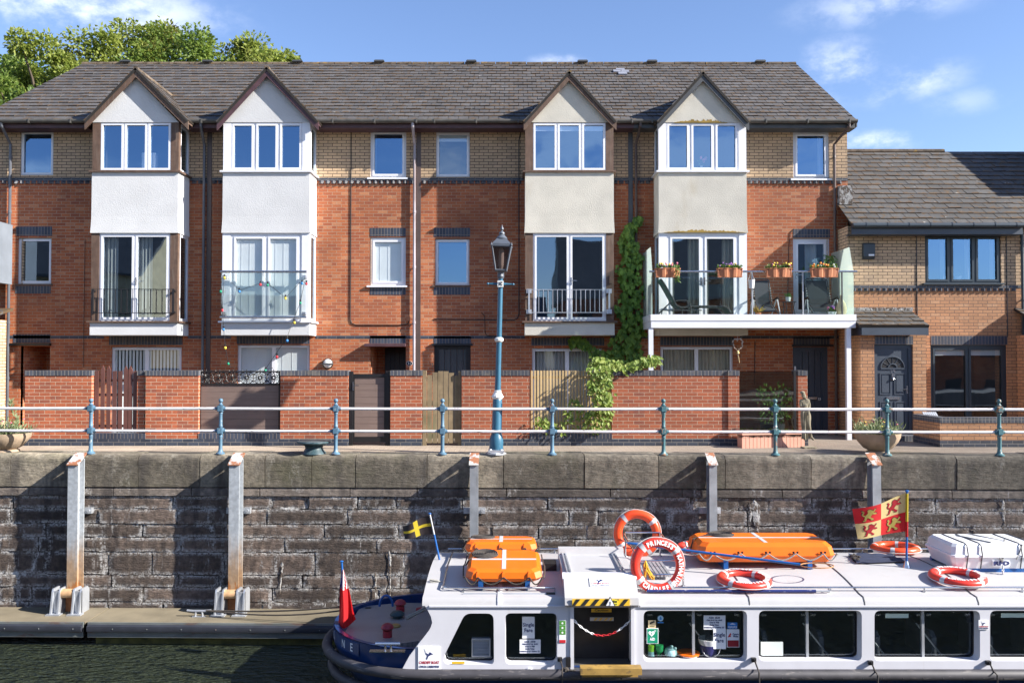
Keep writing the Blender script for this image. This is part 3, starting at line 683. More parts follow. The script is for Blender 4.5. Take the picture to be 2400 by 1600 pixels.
# --- house with brown posts and white-barred juliet rail
wC1, wC2, wC3, wC4 = hr(1022,1101,309,415), hr(1020,1100,560,668), hr(1017,1103,806,1045), hr(1247,1412,816,1045)
hC = house('terraced_house', 'brick house behind the lamp post, cream bay with brown posts beside the wall creeper', (XBC, XCD), [wC1, wC2, wC3, wC4] + bayhole(1231, 1438.5), (X(1229,YB,450), X(1440,YB,450)))
b, u, l = bay(hC, 1231, 1438.5, (m_brown, m_cream_r, m_pvc), 1334, 168, (1227.5, 1445, 286), m_brown, YB-.10, 'N')
window(b, u, YB+.03, 3, gm=m_glass_up, fw=.05, mull=.10, shade=('roller', .13))
w = window(b, l, YB+.03, 2, name='french_door', fw=.075, mull=.11); leaf_handles(w, l, YB+.02)
window(hC, wC1, F+.05, 1, gm=m_glass, fw=.06, shade=('roller', .16)); window(hC, wC2, F+.05, 1, gm=m_glass_up, fw=.06, sill=(.07, m_brown))
ground_door(hC, wC4, 2, shade=('curtain', [(0,1,1)], m_curt), gm=m_glass_c)
lintel(hC, 1017, 1102, 534, 555); lintel(hC, 1017, 1102, 673, 691); lintel(hC, 1017, 1104, 788, 805); lintel(hC, 1245, 1416, 791, 810)
MB().box(X(1012,F,808), X(1108,F,808), F-.05, F+.05, Z(810,F), Z(805,F)).build('porch_lintel', m_black, hC)
def plank_door(r, rc, m, y):
    mb = MB().frame(rc[0], rc[1], rc[2], rc[3], [(rc[0]+.11, rc[1]-.11, rc[2], rc[3]-.12)], y, .06)
    d = mb.build('front_door', m, r); mb = MB(); k = rc[0]+.11
    while k < rc[1]-.13: mb.box(k, k+.14, y+.03, y+.06, rc[2], rc[3]-.12); k += .15
    mb.build('planks', m_dgrey if m is m_black else m, d); return d
plank_door(hC, wC3, m_black, F+.05)
xm, zm = P(1011, 854, F)
MB().text('12', .095, at(xm, F-.004, zm), .003).build('number', m_gutter, hC)
# --- house with the balcony
wD1, wD2, wD3, wD4 = hr(1859,1943.6,307.5,419), hr(1859,1945,559,738), hr(1859,1942,813,1045), hr(1548,1719,812,1045)
hD = house('terraced_house', 'brick house with a glass fronted balcony carried on slim white posts', (XCD, XD1), [wD1, wD2, wD3, wD4] + bayhole(1544, 1750), (X(1542,YB,450), X(1752,YB,450)), ends='R')
b, u, l = bay(hD, 1544, 1750, (m_pvc, m_cream_r, m_pvc), 1647.7, 169, (1540.6, 1756, 286), m_dgrey, YB-.10, 'L')
window(b, u, YB+.03, 3, gm=m_glass_up, fw=.06, mull=.13)
w = window(b, l, YB+.03, 2, name='french_door', fw=.12, mull=.16, shade=('curtain', [(0,.12,1),(.62,1,1)], m_curt2)); leaf_handles(w, l, YB+.02); door_handle(w, (l[0]+l[1])/2-.04, YB+.02, l[2]+.95, -1)
window(hD, wD1, F+.04, 1, gm=m_glass_up, fw=.10, sill=(.09, m_pvc), shade=('curtain', [(.82,1,1)], m_curt))
w = window(hD, wD2, F+.04, 1, gm=m_glass_up, fw=.12, name='balcony_door', shade=('curtain', [(.35,.8,1)], m_blind)); door_handle(w, wD2[0]+.09, F+.03, wD2[2]+.98)
ground_door(hD, wD4, 2, shade=('curtain', [(0,1,1)], m_curt2), gm=m_glass_c)
lintel(hD, 1859, 1945, 537, 557); lintel(hD, 1859, 1945, 790, 808); lintel(hD, 1547, 1720, 789, 810)
MB().box(X(1856,F,810), X(1952,F,810), F-.05, F+.05, Z(812,F), Z(807,F)).build('porch_lintel', m_black, hD)
d = plank_door(hD, wD3, m_navy, F+.05)
x, z = P(1907, 933, F); MB().box(x-.13, x+.10, F+.03, F+.06, z-.03, z+.03).build('letter_plate', m_chrome, d)
x, z = P(1921.5, 935, F); MB().text('13', .075, at(x, F+.026, z), .002).build('number', m_letter, d)
x, z = P(1864.5, 862, F); MB().box(x-.018, x+.018, F+.025, F+.055, z-.05, z+.04).build('door_bell', m_pvc, d)
def crust(r, px0, px1, py, h, Y):                                # yellow lichen along a render edge
    mb = MB(); x0, x1 = X(px0, Y, py), X(px1, Y, py); z = Z(py, Y); n = 60
    top = [h*(.25+.75*R())*min(1, 4*k/n, 4*(n-k)/n) for k in range(n+1)]
    for k in range(n):
        a, c = x0+(x1-x0)*k/n, x0+(x1-x0)*(k+1)/n
        mb.xz([(a, z), (c, z), (c, z+top[k+1]+.004), (a, z+top[k]+.004)], Y-.006, Y+.01)
    mb.build('lichen_patch', m_algae, r)
crust(hD, 1580, 1705, 288, .09, YB-.002); crust(hD, 1556, 1746, 545, .075, YB-.032)
# --- roofs, eaves, pipes
zap = lambda f: f
hipL = lambda v: X(-64, EY, 283) + (X(194, RY, 150) - X(-64, EY, 283)) * v / SL
cst = lambda c: (lambda v: c)
XR0 = X(2006, EY, 283)
for r, lo, hi in ((hA, hipL, cst(XAB)), (hB, cst(XAB), cst(XBC)), (hC, cst(XBC), cst(XCD)), (hD, cst(XCD), cst(XR0))):
    main_roof(r, lo, hi)
xe = lambda p: X(p, EY, 285)
eaves(hA, [(xe(-64), xe(205)), (xe(436), XAB)], m_maroon); eaves(hB, [(XAB, xe(512)), (xe(742), XBC)], m_maroon)
eaves(hC, [(XBC, xe(1232)), (xe(1440), XCD)], m_maroon); eaves(hD, [(XCD, xe(1546)), (xe(1752), XR0)], m_dgrey)
MB().prism([(XR0-.02, EY, EZ-.17), (XR0+.03, EY, EZ-.17), (XR0+.03, EY, EZ), (XR0-.02, EY, EZ)], SV*SL).build('verge_board', m_dgrey, hD)
vents(hA, (297, 489)); vents(hB, (699, 890)); vents(hC, (1105, 1365)); vents(hD, (1527, 1780))
YP = F - .07
def strip(r, px): x = X(px, F, 560); MB().box(x-.055, x+.055, F-.02, F+.02, GR, Z(300, EY)).build('joint_strip', m_pipeb if px < 1400 else m_dgrey, r)
strip(hA, 490); strip(hB, 981); strip(hC, 1478)
def dp(r, px, m, top=None, bot=None):
    x = X(px, YP, 560); xt = X(top or px, EY, 290)
    pipe(r, [(xt, EY-.07, EZ-.08), (xt, EY-.07, EZ-.16), (x, YP, EZ-.50), (x, YP, GR+.02)], m)
dp(hA, 22, m_pipeg, 8); dp(hA, 477, m_pipeg, 473); dp(hB, 971, m_pipel, 968); dp(hD, 1491, m_pipeb, 1500); dp(hD, 1957, m_pipeb, 1988)
def cable(r, pts, rad=.011, m=None): MB().tube([(P(x, y, F)[0], F-.012, P(x, y, F)[1]) for x, y in pts], rad, 5).build('cable', m or m_black, r)
cable(hB, [(823,302),(823,420),(822,600),(821,748),(825,758),(834,762),(935,762),(955,760),(959,752)], .012)
x, z = P(957, 747, F); MB().box(x-.05, x+.05, F-.03, F, z-.05, z+.05).build('junction_box', m_terra, hB)
cable(hC, [(1222,302),(1216,330),(1216,735),(1213,745),(1205,750),(1030,748),(1018,747)], .013)
cable(hC, [(1128,732),(1136,740),(1137,780),(1142,787),(1210,790)], .008)
cable(hA, [(200,560),(197,760),(196,860)], .006); cable(hD, [(1846,700),(1848,580),(1852,545),(1860,537)], .008)
cable(hD, [(1769,800),(1768,900)], .008)
x, z = P(1431, 655, YB); MB().box(x-.03, x+.03, YB-.03, YB+.012, z-.10, z+.10).build('meter_box', m_brown, hC)
# replaced pale slates
for (px, py) in ((1455,173),(1465,178),(1460,183),(1448,177)):
    t = (py-151)/(282-151); c = Vector((0, EY, EZ)) + SV*SL*(1-t*.97); N_ = Vector((1,0,0)).cross(SV)
    x = X(px, c.y, py); MB().prism([(x-.12,c.y,c.z),(x+.12,c.y,c.z),Vector((x+.12,c.y,c.z))+SV*.2,Vector((x-.12,c.y,c.z))+SV*.2], N_*.055).build('replaced_slate', M('pale_slate', (.20,.21,.25), .6), hC)
# juliet rails
def juliet(r, px0, px1, py0, py1, m, n, plates):
    y = YB - .10; x0, x1, z0, z1 = X(px0,y,700), X(px1,y,700), Z(py1,y), Z(py0,y)
    mb = MB(); mb.box(x0, x1, y-.006, y+.006, z1-.012, z1); mb.box(x0, x1, y-.006, y+.006, z0, z0+.016)
    for k in range(n): xx = x0+.12+(x1-x0-.24)*k/(n-1); mb.box(xx-.007, xx+.007, y-.007, y+.007, z0, z1-.002)
    for xx in (x0, x1):
        mb.box(xx-.02, xx+.02, y-.02, y+.02, z0, z1); 
        for zz in (z0+.03, z1-.04): mb.box(xx-.06, xx+.06, y-.01, YB+.02, zz-.05, zz+.05) if plates else mb.box(xx-.02, xx+.02, y, YB+.02, zz-.02, zz+.02)
    return mb.build('juliet_rail', m, r)
juliet(hA, 217, 406, 677, 734, m_black, 13, False); juliet(hC, 1240, 1428, 678, 733, m_galv, 16, True)
y = YB-.13; x0, x1 = X(518, y, 680), X(716, y, 680)
gj = MB().tube([(x0-.02, y, Z(636.5,y)), (x1+.02, y, Z(636.5,y))], .030, 10).tube([(x0-.02, y, Z(743,y)), (x1+.02, y, Z(743,y))], .026, 10).build('glass_juliet', m_chrome, hB, smooth=1)
MB().box(x0, x1, y-.006, y+.006, Z(741,y), Z(638,y)).build('glass_panel', m_glass_c, gj)
for xx in (x0+.05, x1-.04):
    for zz in (Z(648,y), Z(734,y)): MB().box(xx-.04, xx+.04, y-.014, YB+.03, zz-.03, zz+.03).build('bracket', m_chrome, gj)
# --- balcony
bx0, bx1 = X(1526, BAL, 750), X(2005.6, BAL, 750); bz0, bz1 = Z(768, BAL), Z(738, BAL); zr = Z(637, BAL)
mb = MB(); mb.box(bx0, bx1, BAL, F-.002, bz0, bz1-.005); mb.box(bx0-.012, bx1+.012, BAL-.012, F-.003, bz0+.16, bz1+.012)
bal = mb.build('balcony', m_pvc, hD)
gp = [bx0+.02, X(1764,BAL,690), X(1883,BAL,690), X(1975,BAL,690), bx1-.02]
for a, c in zip(gp, gp[1:]): MB().box(a+.008, c-.008, BAL+.03, BAL+.042, bz1+.02, zr).build('glass_panel', m_bglass, bal)
for a in gp[1:4]: MB().box(a-.012, a+.012, BAL+.02, BAL+.055, bz1+.012, zr).build('glass_post', m_dgrey if a > gp[2] else m_galv, bal)
zt = Z(571, F-1.0); dd = F - BAL
for xs in (bx0+.03, bx1-.03):
    MB().prism([(xs, BAL+.05, bz1), (xs, BAL+.05, zr), (xs, BAL+.27, 2.62), (xs, F-.03, 2.62), (xs, F-.03, bz1)], (.012, 0, 0)).build('side_screen', m_sglass, bal)
MB().tube([(bx0-.03, BAL+.03, zr+.01), (bx1+.05, BAL+.03, zr+.01)], .024, 10).build('handrail', m_chrome, bal, smooth=1)
for a, c in ((1521,1531.6), (1984,1996.5)):
    xa = X((a+c)/2, BAL+.02, 900); MB().box(xa-.052, xa+.052, BAL+.02, BAL+.12, GR, bz0).build('post', m_pvc, bal)
# --- string of bulbs on the glass juliet
sl = thing('string_lights', 'string of coloured festoon bulbs draped over the glass juliet and down to the yard', 'string lights', (X(620,YB,640), YB-.2, Z(640,YB)))
ys = YB-.20
pts = [(530,1025),(545,866),(530,640)]
cord = [(640,862),(622,865),(673,790),(686,753),(704,708),(714,660),(703,662),(669,698),(627,664),(616,640),(610,664),(561,680),(526,644),(521,720),(524,772),(528,812),(535,849),(541,862)]
MB().tube([V3(x, y, ys - (.25 if y > 780 else 0)) for x, y in cord], .006, 5).build('cord', m_black, sl)
cols = [m_fy, m_sblue, m_sred, m_sgreen]
for i, (x, y, c) in enumerate(((526,648,0),(561,680,1),(610,664,2),(627,665,3),(669,696,0),(708,661,1),(718,662,2),(704,707,3),(517,680,3),(521,724,2),(524,769,1),(690,753,0),(673,795,1),(528,812,0),(649,833,2),(622,865,3),(535,849,3))):
    p = V3(x, y, ys - (.25 if y > 780 else 0) - .02)
    bb = MB().ball(p - Vector((0,0,.03)), .031, 10, (1,1,1.15)).build('bulb', cols[c], sl, smooth=4)
    MB().cyl(p, p + Vector((0,0,.05)), .02, n=8).build('bulb_cap', m_black, bb)
# ---------------------------------------------------------------- the lower house on the right
XE0, XE1 = X(1987, H14, 600), X(2396, H14, 600)
r14 = lambda a, b, c, d: rect(a, b, c, d, H14)
w1, w2 = r14(2168,2346,551,663), r14(2182,2362,808,1060)
hE = thing('terraced_house', 'lower buff brick house with a slate blue front door and dark framed windows', 'house', ((XE0+XE1)/2, H14, GR))
px1, px0 = X(2171, PORCH, 900), X(2017.5, PORCH, 900)
zb = Z(671.5, H14)
for (a, b, m, nm) in ((GR, zb, m_pale, 'orange_brick_wall'), (zb, Z(540,H14)+.1, m_yel, 'buff_brick_wall')):
    mb = MB().sheet(XE0, XE1, a, b, [w1, w2], H14, .12); mb.poly([(XE0,H14,a),(XE0,F+.1,a),(XE0,F+.1,b),(XE0,H14,b)]); mb.build(nm, m, hE)
MB().box(XE0, XE1, H14-.012, H14+.05, Z(675,H14), Z(669,H14)).build('blue_brick_band', m_blue, hE)
dentils(hE, XE0+.05, XE1-.1, H14, Z(682,H14), Z(675.5,H14))
w = window(hE, w1, H14+.03, 3, m_anth, m_glass_up, fw=.075, mull=.12, sill=(.10, m_anth), shade=('curtain', [(.78,1,1)], m_curt))
window(hE, w2, H14+.05, 2, m_anth, m_glass, fw=.11, mull=.11, name='patio_door', shade=('roller', .06))
lintel(hE, 2181, 2361, 787, 808, H14)
MB().box(X(2168,H14,540), X(2346,H14,540), H14-.006, H14+.04, Z(551,H14), Z(543,H14)).build('lintel', m_sold, hE)
# porch
dr = rect(2050, 2141, 807, 1032, PORCH); ztp = Z(783, PORCH)
mb = MB().sheet(px0, px1, GR, ztp, [(dr[0], dr[1], GR, dr[3])], PORCH, .1)
mb.poly([(px0,PORCH,GR),(px0,H14,GR),(px0,H14,ztp+.5),(px0,PORCH,ztp)]); mb.poly([(px1,PORCH,GR),(px1,H14,GR),(px1,H14,ztp+.5),(px1,PORCH,ztp)])
po = mb.build('porch', m_pale, hE)
lintel(po, 2050, 2140, 787, 807, PORCH)
cy0 = PORCH-.20; cz0, cz1 = Z(763, cy0), Z(727, H14)
Vc = Vector((0, H14-cy0, cz1-cz0)); cx0, cx1 = px0-.10, X(2178, cy0, 765)
roof_plane(po, 'canopy_roof', (0,cy0,cz0), (1,0,0), Vc, lambda v: cx0, lambda v: cx1, Vc.length, m_slate2, .26, .3)
MB().box(px0-.04, px1-.02, cy0+.02, cy0+.06, Z(785,cy0), Z(766,cy0)).box(px0-.04, px0, cy0+.06, H14, Z(785,cy0), Z(766,cy0)).build('canopy_fascia', m_navy, po)
MB().box(cx0, px1+.05, H14-.05, H14, cz1-.02, cz1+.06).build('lead_flashing', m_lime, po)
dw = MB().frame(dr[0], dr[1], GR, dr[3], [(dr[0]+.085, dr[1]-.085, GR, dr[3]-.085)], PORCH+.05, .06).build('door_frame', m_navy, hE)
fd = MB().box(dr[0]+.085, dr[1]-.085, PORCH+.075, PORCH+.12, GR+.12, dr[3]-.085).build('front_door', m_navy, hE)
x0, x1 = dr[0]+.085, dr[1]-.085; cx = (x0+x1)/2; yd = PORCH+.075
def raised(mb, a, b, c, d):
    mb.frame(a, b, c, d, [inset((a,b,c,d), .025)], yd-.014, .014); mb.box(a+.05, b-.05, yd-.010, yd, c+.05, d-.05)
mb = MB()
for (a, b) in ((x0+.06, cx-.035), (cx+.035, x1-.06)): raised(mb, a, b, Z(925,PORCH), Z(874,PORCH)); raised(mb, a, b, Z(1012,PORCH), Z(941,PORCH))
n = 16; c_ = (cx, Z(862, PORCH)); Ra = .27
for rr in (Ra, Ra*.36): mb.tube([(c_[0]+rr*cos(pi*k/n), yd-.008, c_[1]+rr*sin(pi*k/n)*.95) for k in range(n+1)], .016, 6)
mb.box(c_[0]-Ra, c_[0]+Ra, yd-.02, yd, c_[1]-.03, c_[1])
for k in range(1, 6): a = pi*k/6; mb.tube([(c_[0]+Ra*.36*cos(a), yd-.006, c_[1]+Ra*.36*sin(a)), (c_[0]+Ra*cos(a), yd-.006, c_[1]+Ra*.95*sin(a))], .007, 5)
mb.build('door_mouldings', m_navy, fd)
MB().xz([(c_[0]+Ra*cos(pi*k/n), c_[1]+Ra*.95*sin(pi*k/n)) for k in range(n+1)], yd-.003, yd).build('fanlight', m_black, fd)
MB().text('14', .13, at(cx, yd-.004, Z(868.5,PORCH)), .004).build('number', m_chrome, fd)
MB().box(cx-.03, cx+.03, yd-.03, yd, Z(891,PORCH), Z(875,PORCH)).ball((cx, yd-.03, Z(888,PORCH)), .03, 8).build('knocker', m_chrome, fd)
MB().box(cx-.15, cx+.15, yd-.02, yd, Z(936.5,PORCH), Z(930,PORCH)).build('letter_plate', m_chrome, fd)
door_handle(fd, x1-.03, yd, Z(912,PORCH), -1)
MB().box(px0+.2, px1-.1, PORCH-.35, PORCH+.1, GR, GR+.12).build('doorstep', m_cope, hE)
# roof of the lower house
ey = H14-.35; ez = Z(526, ey); ry = ey+3.6; rz = Z(356, ry); SE = Vector((0, ry-ey, rz-ez)); xl = X(1996, ey, 530); xr_ = X(2397, ey, 530)
o = roof_plane(hE, 'roof', (0,ey,ez), (1,0,0), SE, lambda v: xl if v < 1.2 else XR0-.02, lambda v: xr_, SE.length, m_slate2, .285, .31)
MB().tube([(XR0-.05, ry, rz), (xr_, ry, rz)], .08, 8).build('ridge_tiles', m_ridge, o)
MB().prism([(xl,ry+3.5,ez),(xr_,ry+3.5,ez),(xr_,ry,rz-.04),(xl,ry,rz-.04)], (0,0,-.03)).build('roof_back', m_under, o)
g = MB().cyl((xl, ey-.06, ez-.03), (xr_, ey-.06, ez-.03), .06, n=10); k = xl+.3
while k < xr_: g.cyl((k, ey-.06, ez-.03), (k+.03, ey-.06, ez-.03), .069, n=10); k += .5
g.build('gutter', m_anth, hE, smooth=.7)
MB().box(xl, xr_, ey, ey+.03, ez-.23, ez-.03).box(xl, xr_, ey+.03, H14, ez-.23, ez-.21).build('fascia', m_navy, hE)
x, z = P(2033.5, 589, H14)
ab = MB().yz([(H14, z-.19), (H14-.06, z-.19), (H14-.10, z-.13), (H14-.10, z+.16), (H14-.07, z+.19), (H14, z+.19)], x-.135, x+.135).build('alarm_box', m_anth, hE)
MB().box(x-.02, x+.11, H14-.112, H14-.10, z-.12, z-.08).build('alarm_strip', m_pvc, ab)
for a in (2149, 2360): MB().tube([(X(a,H14,700), H14-.01, Z(y_,H14)) for y_ in (548, 640, 720, 790)], .010, 5).build('cable', m_dgrey, hE)
pipe(hE, [(X(2393,H14,700), H14-.07, ez-.1), (X(2393,H14,700), H14-.07, GR)], m_anth)
MB().box(X(1962,F,460), X(1992,F,460), F-.16, F-.002, Z(482,F), Z(438,F)).build('flashing', m_lime, hD)
# the next house along, mostly beyond the frame, and its canopy
XN0, XN1 = XE1, XE1+3.4
hN = thing('terraced_house', 'buff house at the right edge of the photo, only its canopy and wall showing', 'house', ((XN0+XN1)/2, H14, GR))
MB().sheet(XN0, XN1, GR, Z(540,H14)+.1, [], H14, .1).build('buff_brick_wall', m_yel, hN)
ax = X(2384, H14, 900)
MB().box(ax, XN1, PORCH, H14, GR, ztp).build('porch', m_pale, hN)
roof_plane(hN, 'canopy_roof', (0,cy0,cz0+.05), (1,0,0), Vc, lambda v: X(2376,H14,740), lambda v: XN1, Vc.length, m_slate2, .26, .3)
MB().box(ax-.1, XN1, cy0+.02, cy0+.06, Z(785,cy0), Z(764,cy0)).build('canopy_fascia', m_brown, hN)
roof_plane(hN, 'roof', (0,ey,ez), (1,0,0), SE, lambda v: xr_, lambda v: XN1, SE.length, m_slate2, .285, .31)
# taller terrace further right (outside the frame): its gable shades the lower roof
hT = thing('terraced_house', 'three storey brick terrace further along the quay beyond the right edge', 'house', (25, F, GR))
xt = 15.9
MB().box(xt, 32, H14+.02, H14+3.9, GR, 6.3).build('brick_wall', m_red, hT)
MB().yz([(H14-.3, 6.25), (H14+3.5, 9.0), (H14+4.1, 8.6), (H14+4.1,6.25)], xt-.1, 32).build('roof', m_under, hT)
# house at the left edge
hL = thing('terraced_house', 'buff house at the left edge of the photo, only a porch flank showing', 'house', (-14, F-1, GR))
MB().box(-19, X(2, F-.5, 850), F-1.5, F-.3, GR, Z(748,F-.9)).build('porch', m_yel, hL)
MB().prism([(-19,F-1.7,Z(752,F-1.2)),(X(14,F-.6,730),F-1.7,Z(752,F-1.2)),(X(14,F-.6,730),F-.3,Z(722,F-.3)),(-19,F-.3,Z(722,F-.3))], (0,0,-.06)).build('canopy_roof', m_slate2, hL)
MB().box(-19, X(9,F-.5,600), F-.75, F-.16, Z(668,F), Z(530,F)).build('bay_panel', M('grey_bay_cladding', (.16,.18,.21), .6), hL)
# ---------------------------------------------------------------- front gardens
ct, cb, pt = Z(868, G), Z(880, G), Z(1028, G)
def gwall(label, p0, p1, y=G, th=.22, pl=True, cope=True, nm='garden_wall'):
    x0, x1 = X(p0, y, 950), X(p1, y, 950)
    t = thing(nm, label, 'wall', ((x0+x1)/2, y, GR), 'brick garden walls along the promenade')
    MB().box(x0, x1, y, y+th, pt, cb).build('brickwork', m_gred, t)
    if cope: MB().box(x0-.006, x1+.006, y-.012, y+th+.012, cb, ct).build('coping', m_cope, t)
    MB().box(x0-.004, x1+.004, y-.010, y+th, GR-.02, pt).build('plinth', m_blue, t)
    return t
def lowwall(label, p0, p1, ptop=1015):
    x0, x1 = X(p0, G, 1030), X(p1, G, 1030)
    t = thing('low_wall', label, 'wall', ((x0+x1)/2, G, GR), 'blue brick plinth walls under garden panels')
    MB().box(x0, x1, G-.008, G+.2, GR-.02, Z(1028,G)).build('brickwork', m_blue, t)
    MB().box(x0, x1, G-.010, G+.2, Z(1028,G), Z(ptop,G)).build('coping', m_sold, t)
    return t
gwall('brick garden wall left of the red picket gate', 58, 214)
gwall('brick garden wall between the picket gate and the fretwork panel', 341, 465)
gwall('brick garden wall between the fretwork panel and the brown board gate', 657, 816)
gwall('narrow brick garden wall between the brown board gate and the wooden gate', 915, 989)
gwall('brick garden wall behind the lamp post', 1082, 1241)
gwall('widest brick garden wall, right of the slatted fence', 1434, 1706)
gwall('brick pier at the left side of the glass screen', 1707, 1733, G-.04, .5)
gwall('brick pier behind the statue, right of the glass screen', 1871, 1893, G+.02, .4)
lowwall('blue brick plinth below the fretwork panel', 465, 657); lowwall('blue brick plinth below the slatted fence', 1241, 1434)
lowwall('blue brick plinth below the picket gate', 214, 341); lowwall('blue brick plinth below the glass screen', 1733, 1871)
for p in (335,): 
    x = X(p, G, 950); mb = MB()
    k = pt; i = 0
    while k < cb-.01: mb.box(X(318,G,950), x+(.055 if i % 2 else 0), G+.06, G+.2, k, min(k+.075,cb)); k += .075; i += 1
    t = tag(mb.build('garden_wall', m_gred), 'toothed brick return beside the picket gate', 'wall', 'brick garden walls along the promenade')
    MB().box(X(318,G,950), x+.01, G+.05, G+.21, cb, ct).build('coping', m_cope, t)
# red picket gate
yg = G+.10; t = thing('picket_gate', 'red brown picket gate with pointed pales in the garden wall', 'gate', (X(268,yg,950), yg, GR))
for i, (p, top) in enumerate(((226,868),(240,856),(254,857),(268,869),(281,869),(294,857),(305,857),(316,869))):
    x = X(p, yg, 940); zt = Z(top, yg); MB().xz([(x-.042, Z(1006,yg)), (x+.042, Z(1006,yg)), (x+.042, zt-(.09 if top < 860 else 0)), (x, zt), (x-.042, zt-(.09 if top < 860 else .005))], yg, yg+.022).build('pale', m_redwood, t)
for p in (891, 925, 998): MB().box(X(218,yg,940), X(320,yg,940), yg+.022, yg+.055, Z(p,yg)-.028, Z(p,yg)+.028).build('rail', m_redwood, t)
# composite panel with fretwork
yg = G+.09; x0, x1 = X(466,yg,950), X(656,yg,950)
t = thing('board_fence', 'brown composite board panel with black fretwork strip along its top', 'fence', ((x0+x1)/2, yg, GR))
mb = MB(); k = Z(1014,yg); h = (Z(902,yg)-k)/7
for i in range(7): mb.box(x0+.02, x1-.02, yg+.02, yg+.045, k+i*h+.004, k+(i+1)*h)
mb.mi = 1; mb.box(x0+.02, x1-.02, yg+.046, yg+.05, Z(1014,yg), Z(902,yg)); mb.build('board_panel', [m_comp, m_under], t)
fz0, fz1 = Z(901,yg), Z(869,yg)
MB().box(x0, x0+.04, yg, yg+.06, GR+.2, fz1).box(x1-.03, x1, yg, yg+.06, GR+.2, fz1).box(x0, x1, yg, yg+.05, fz0-.01, fz0+.025).box(x0, x1, yg, yg+.05, fz1-.03, fz1).build('frame', m_black, t)
mb = MB(); zc = (fz0+fz1)/2; hh = (fz1-fz0)/2; n = 6; st = (x1-x0)/n
for i in range(n):
    c = Vector((x0+st*(i+.5), yg+.025, zc))
    for j in range(12):
        a = 2*pi*j/12; d = Vector((cos(a),0,sin(a))); e = Vector((cos(a+pi/12),0,sin(a+pi/12))); e2 = Vector((cos(a-pi/12),0,sin(a-pi/12)))
        mb.tube([c+d*.02, c+e*.075, c+d*.115, c+e2*.075, c+d*.02], .0085, 4, caps=False); mb.tube([c+d*.115, c+d*.18], .008, 4)
    mb.tube([c+Vector((.15*cos(2*pi*j/16),0,.13*sin(2*pi*j/16))) for j in range(16)], .010, 4, closed=True)
mb.build('fretwork', m_black, t, loose=True)
# brown board gate
yg = G+.06; x0, x1 = X(817,yg,950), X(914,yg,950)
t = thing('garden_gate', 'brown composite board gate in a black metal frame', 'gate', ((x0+x1)/2, yg, GR), 'gates in the garden wall')
MB().box(x0, x0+.09, yg-.02, yg+.08, GR, ct-.02).box(x1-.09, x1, yg-.02, yg+.08, GR, ct-.01).build('gate_posts', m_black, t)
MB().frame(x0+.09, x1-.09, GR+.07, Z(876,yg), [(x0+.125, x1-.125, GR+.18, Z(884,yg))], yg+.01, .05).build('frame', m_black, t)
mb = MB(); a0, a1 = GR+.18, Z(884,yg); h = (a1-a0)/9
for i in range(9): mb.box(x0+.125, x1-.125, yg+.03, yg+.05, a0+i*h+.004, a0+(i+1)*h)
mb.mi = 1; mb.box(x0+.125, x1-.125, yg+.051, yg+.055, a0, a1); mb.build('board_panel', [m_comp, m_under], t); door_handle(t, x0+.10, yg-.02, Z(903,yg), 1)
# wooden garden gate
yg = G+.06; x0, x1 = X(991,yg,950), X(1081,yg,950)
t = thing('garden_gate', 'weathered wooden plank gate with a curved top, left of the lamp post', 'gate', ((x0+x1)/2, yg, GR), 'gates in the garden wall')
for k in range(6):
    a = x0+.09+(x1-x0-.12)*k/6; b = a+.105; u = (k-2.4)/2.6; zt = Z(868,yg)-.05-.10*u*u+.04
    MB().box(a, b, yg+.0, yg+.022, GR+.05, zt).build('plank', m_oldwood, t)
MB().box(x0+.08, x1-.02, yg+.022, yg+.06, Z(945,yg)-.05, Z(945,yg)+.05).box(x0+.08, x1-.02, yg+.022, yg+.06, GR+.15, GR+.25).build('rail', m_oldwood, t)
MB().box(x0, x0+.075, yg-.03, yg+.06, GR, ct).box(x1-.06, x1, yg-.03, yg+.06, GR, ct-.02).build('gate_posts', m_oldwood, t)
# slatted fence
yg = G+.05; x0, x1 = X(1243,yg,950), X(1433,yg,950)
t = thing('slatted_fence', 'pale new timber fence of narrow upright slats draped with creeper', 'fence', ((x0+x1)/2, yg, GR))
mb = MB(); n = 26
for k in range(n): a = x0+(x1-x0)*(k+.18)/n; mb.box(a, a+.044, yg, yg+.03, Z(1008,yg), Z(868,yg)+U(-.004,.004))
mb.build('slat_panel', m_wood, t)
MB().box(x0, x1, yg+.03, yg+.06, Z(884,yg)-.03, Z(884,yg)+.03).box(x0, x1, yg+.03, yg+.06, Z(992,yg)-.03, Z(992,yg)+.03).build('rail', m_wood, t)
# glass screen
t = thing('glass_screen', 'clear glass garden screen between two brick piers above a pink trough', 'screen', (X(1802,G+.03,950), G+.03, GR))
x0, x1 = X(1733,G+.03,950), X(1866,G+.03,950)
MB().box(x0, x1, G+.03, G+.04, Z(1010,G), Z(869.5,G)).build('glass_panel', glass('screen_glass', .16, (.85,.92,.95), (.55,.6,.6)), t)
MB().box(x1-.05, x1, G+.02, G+.05, Z(1010,G), Z(869.5,G)).build('edge_post', m_black, t)
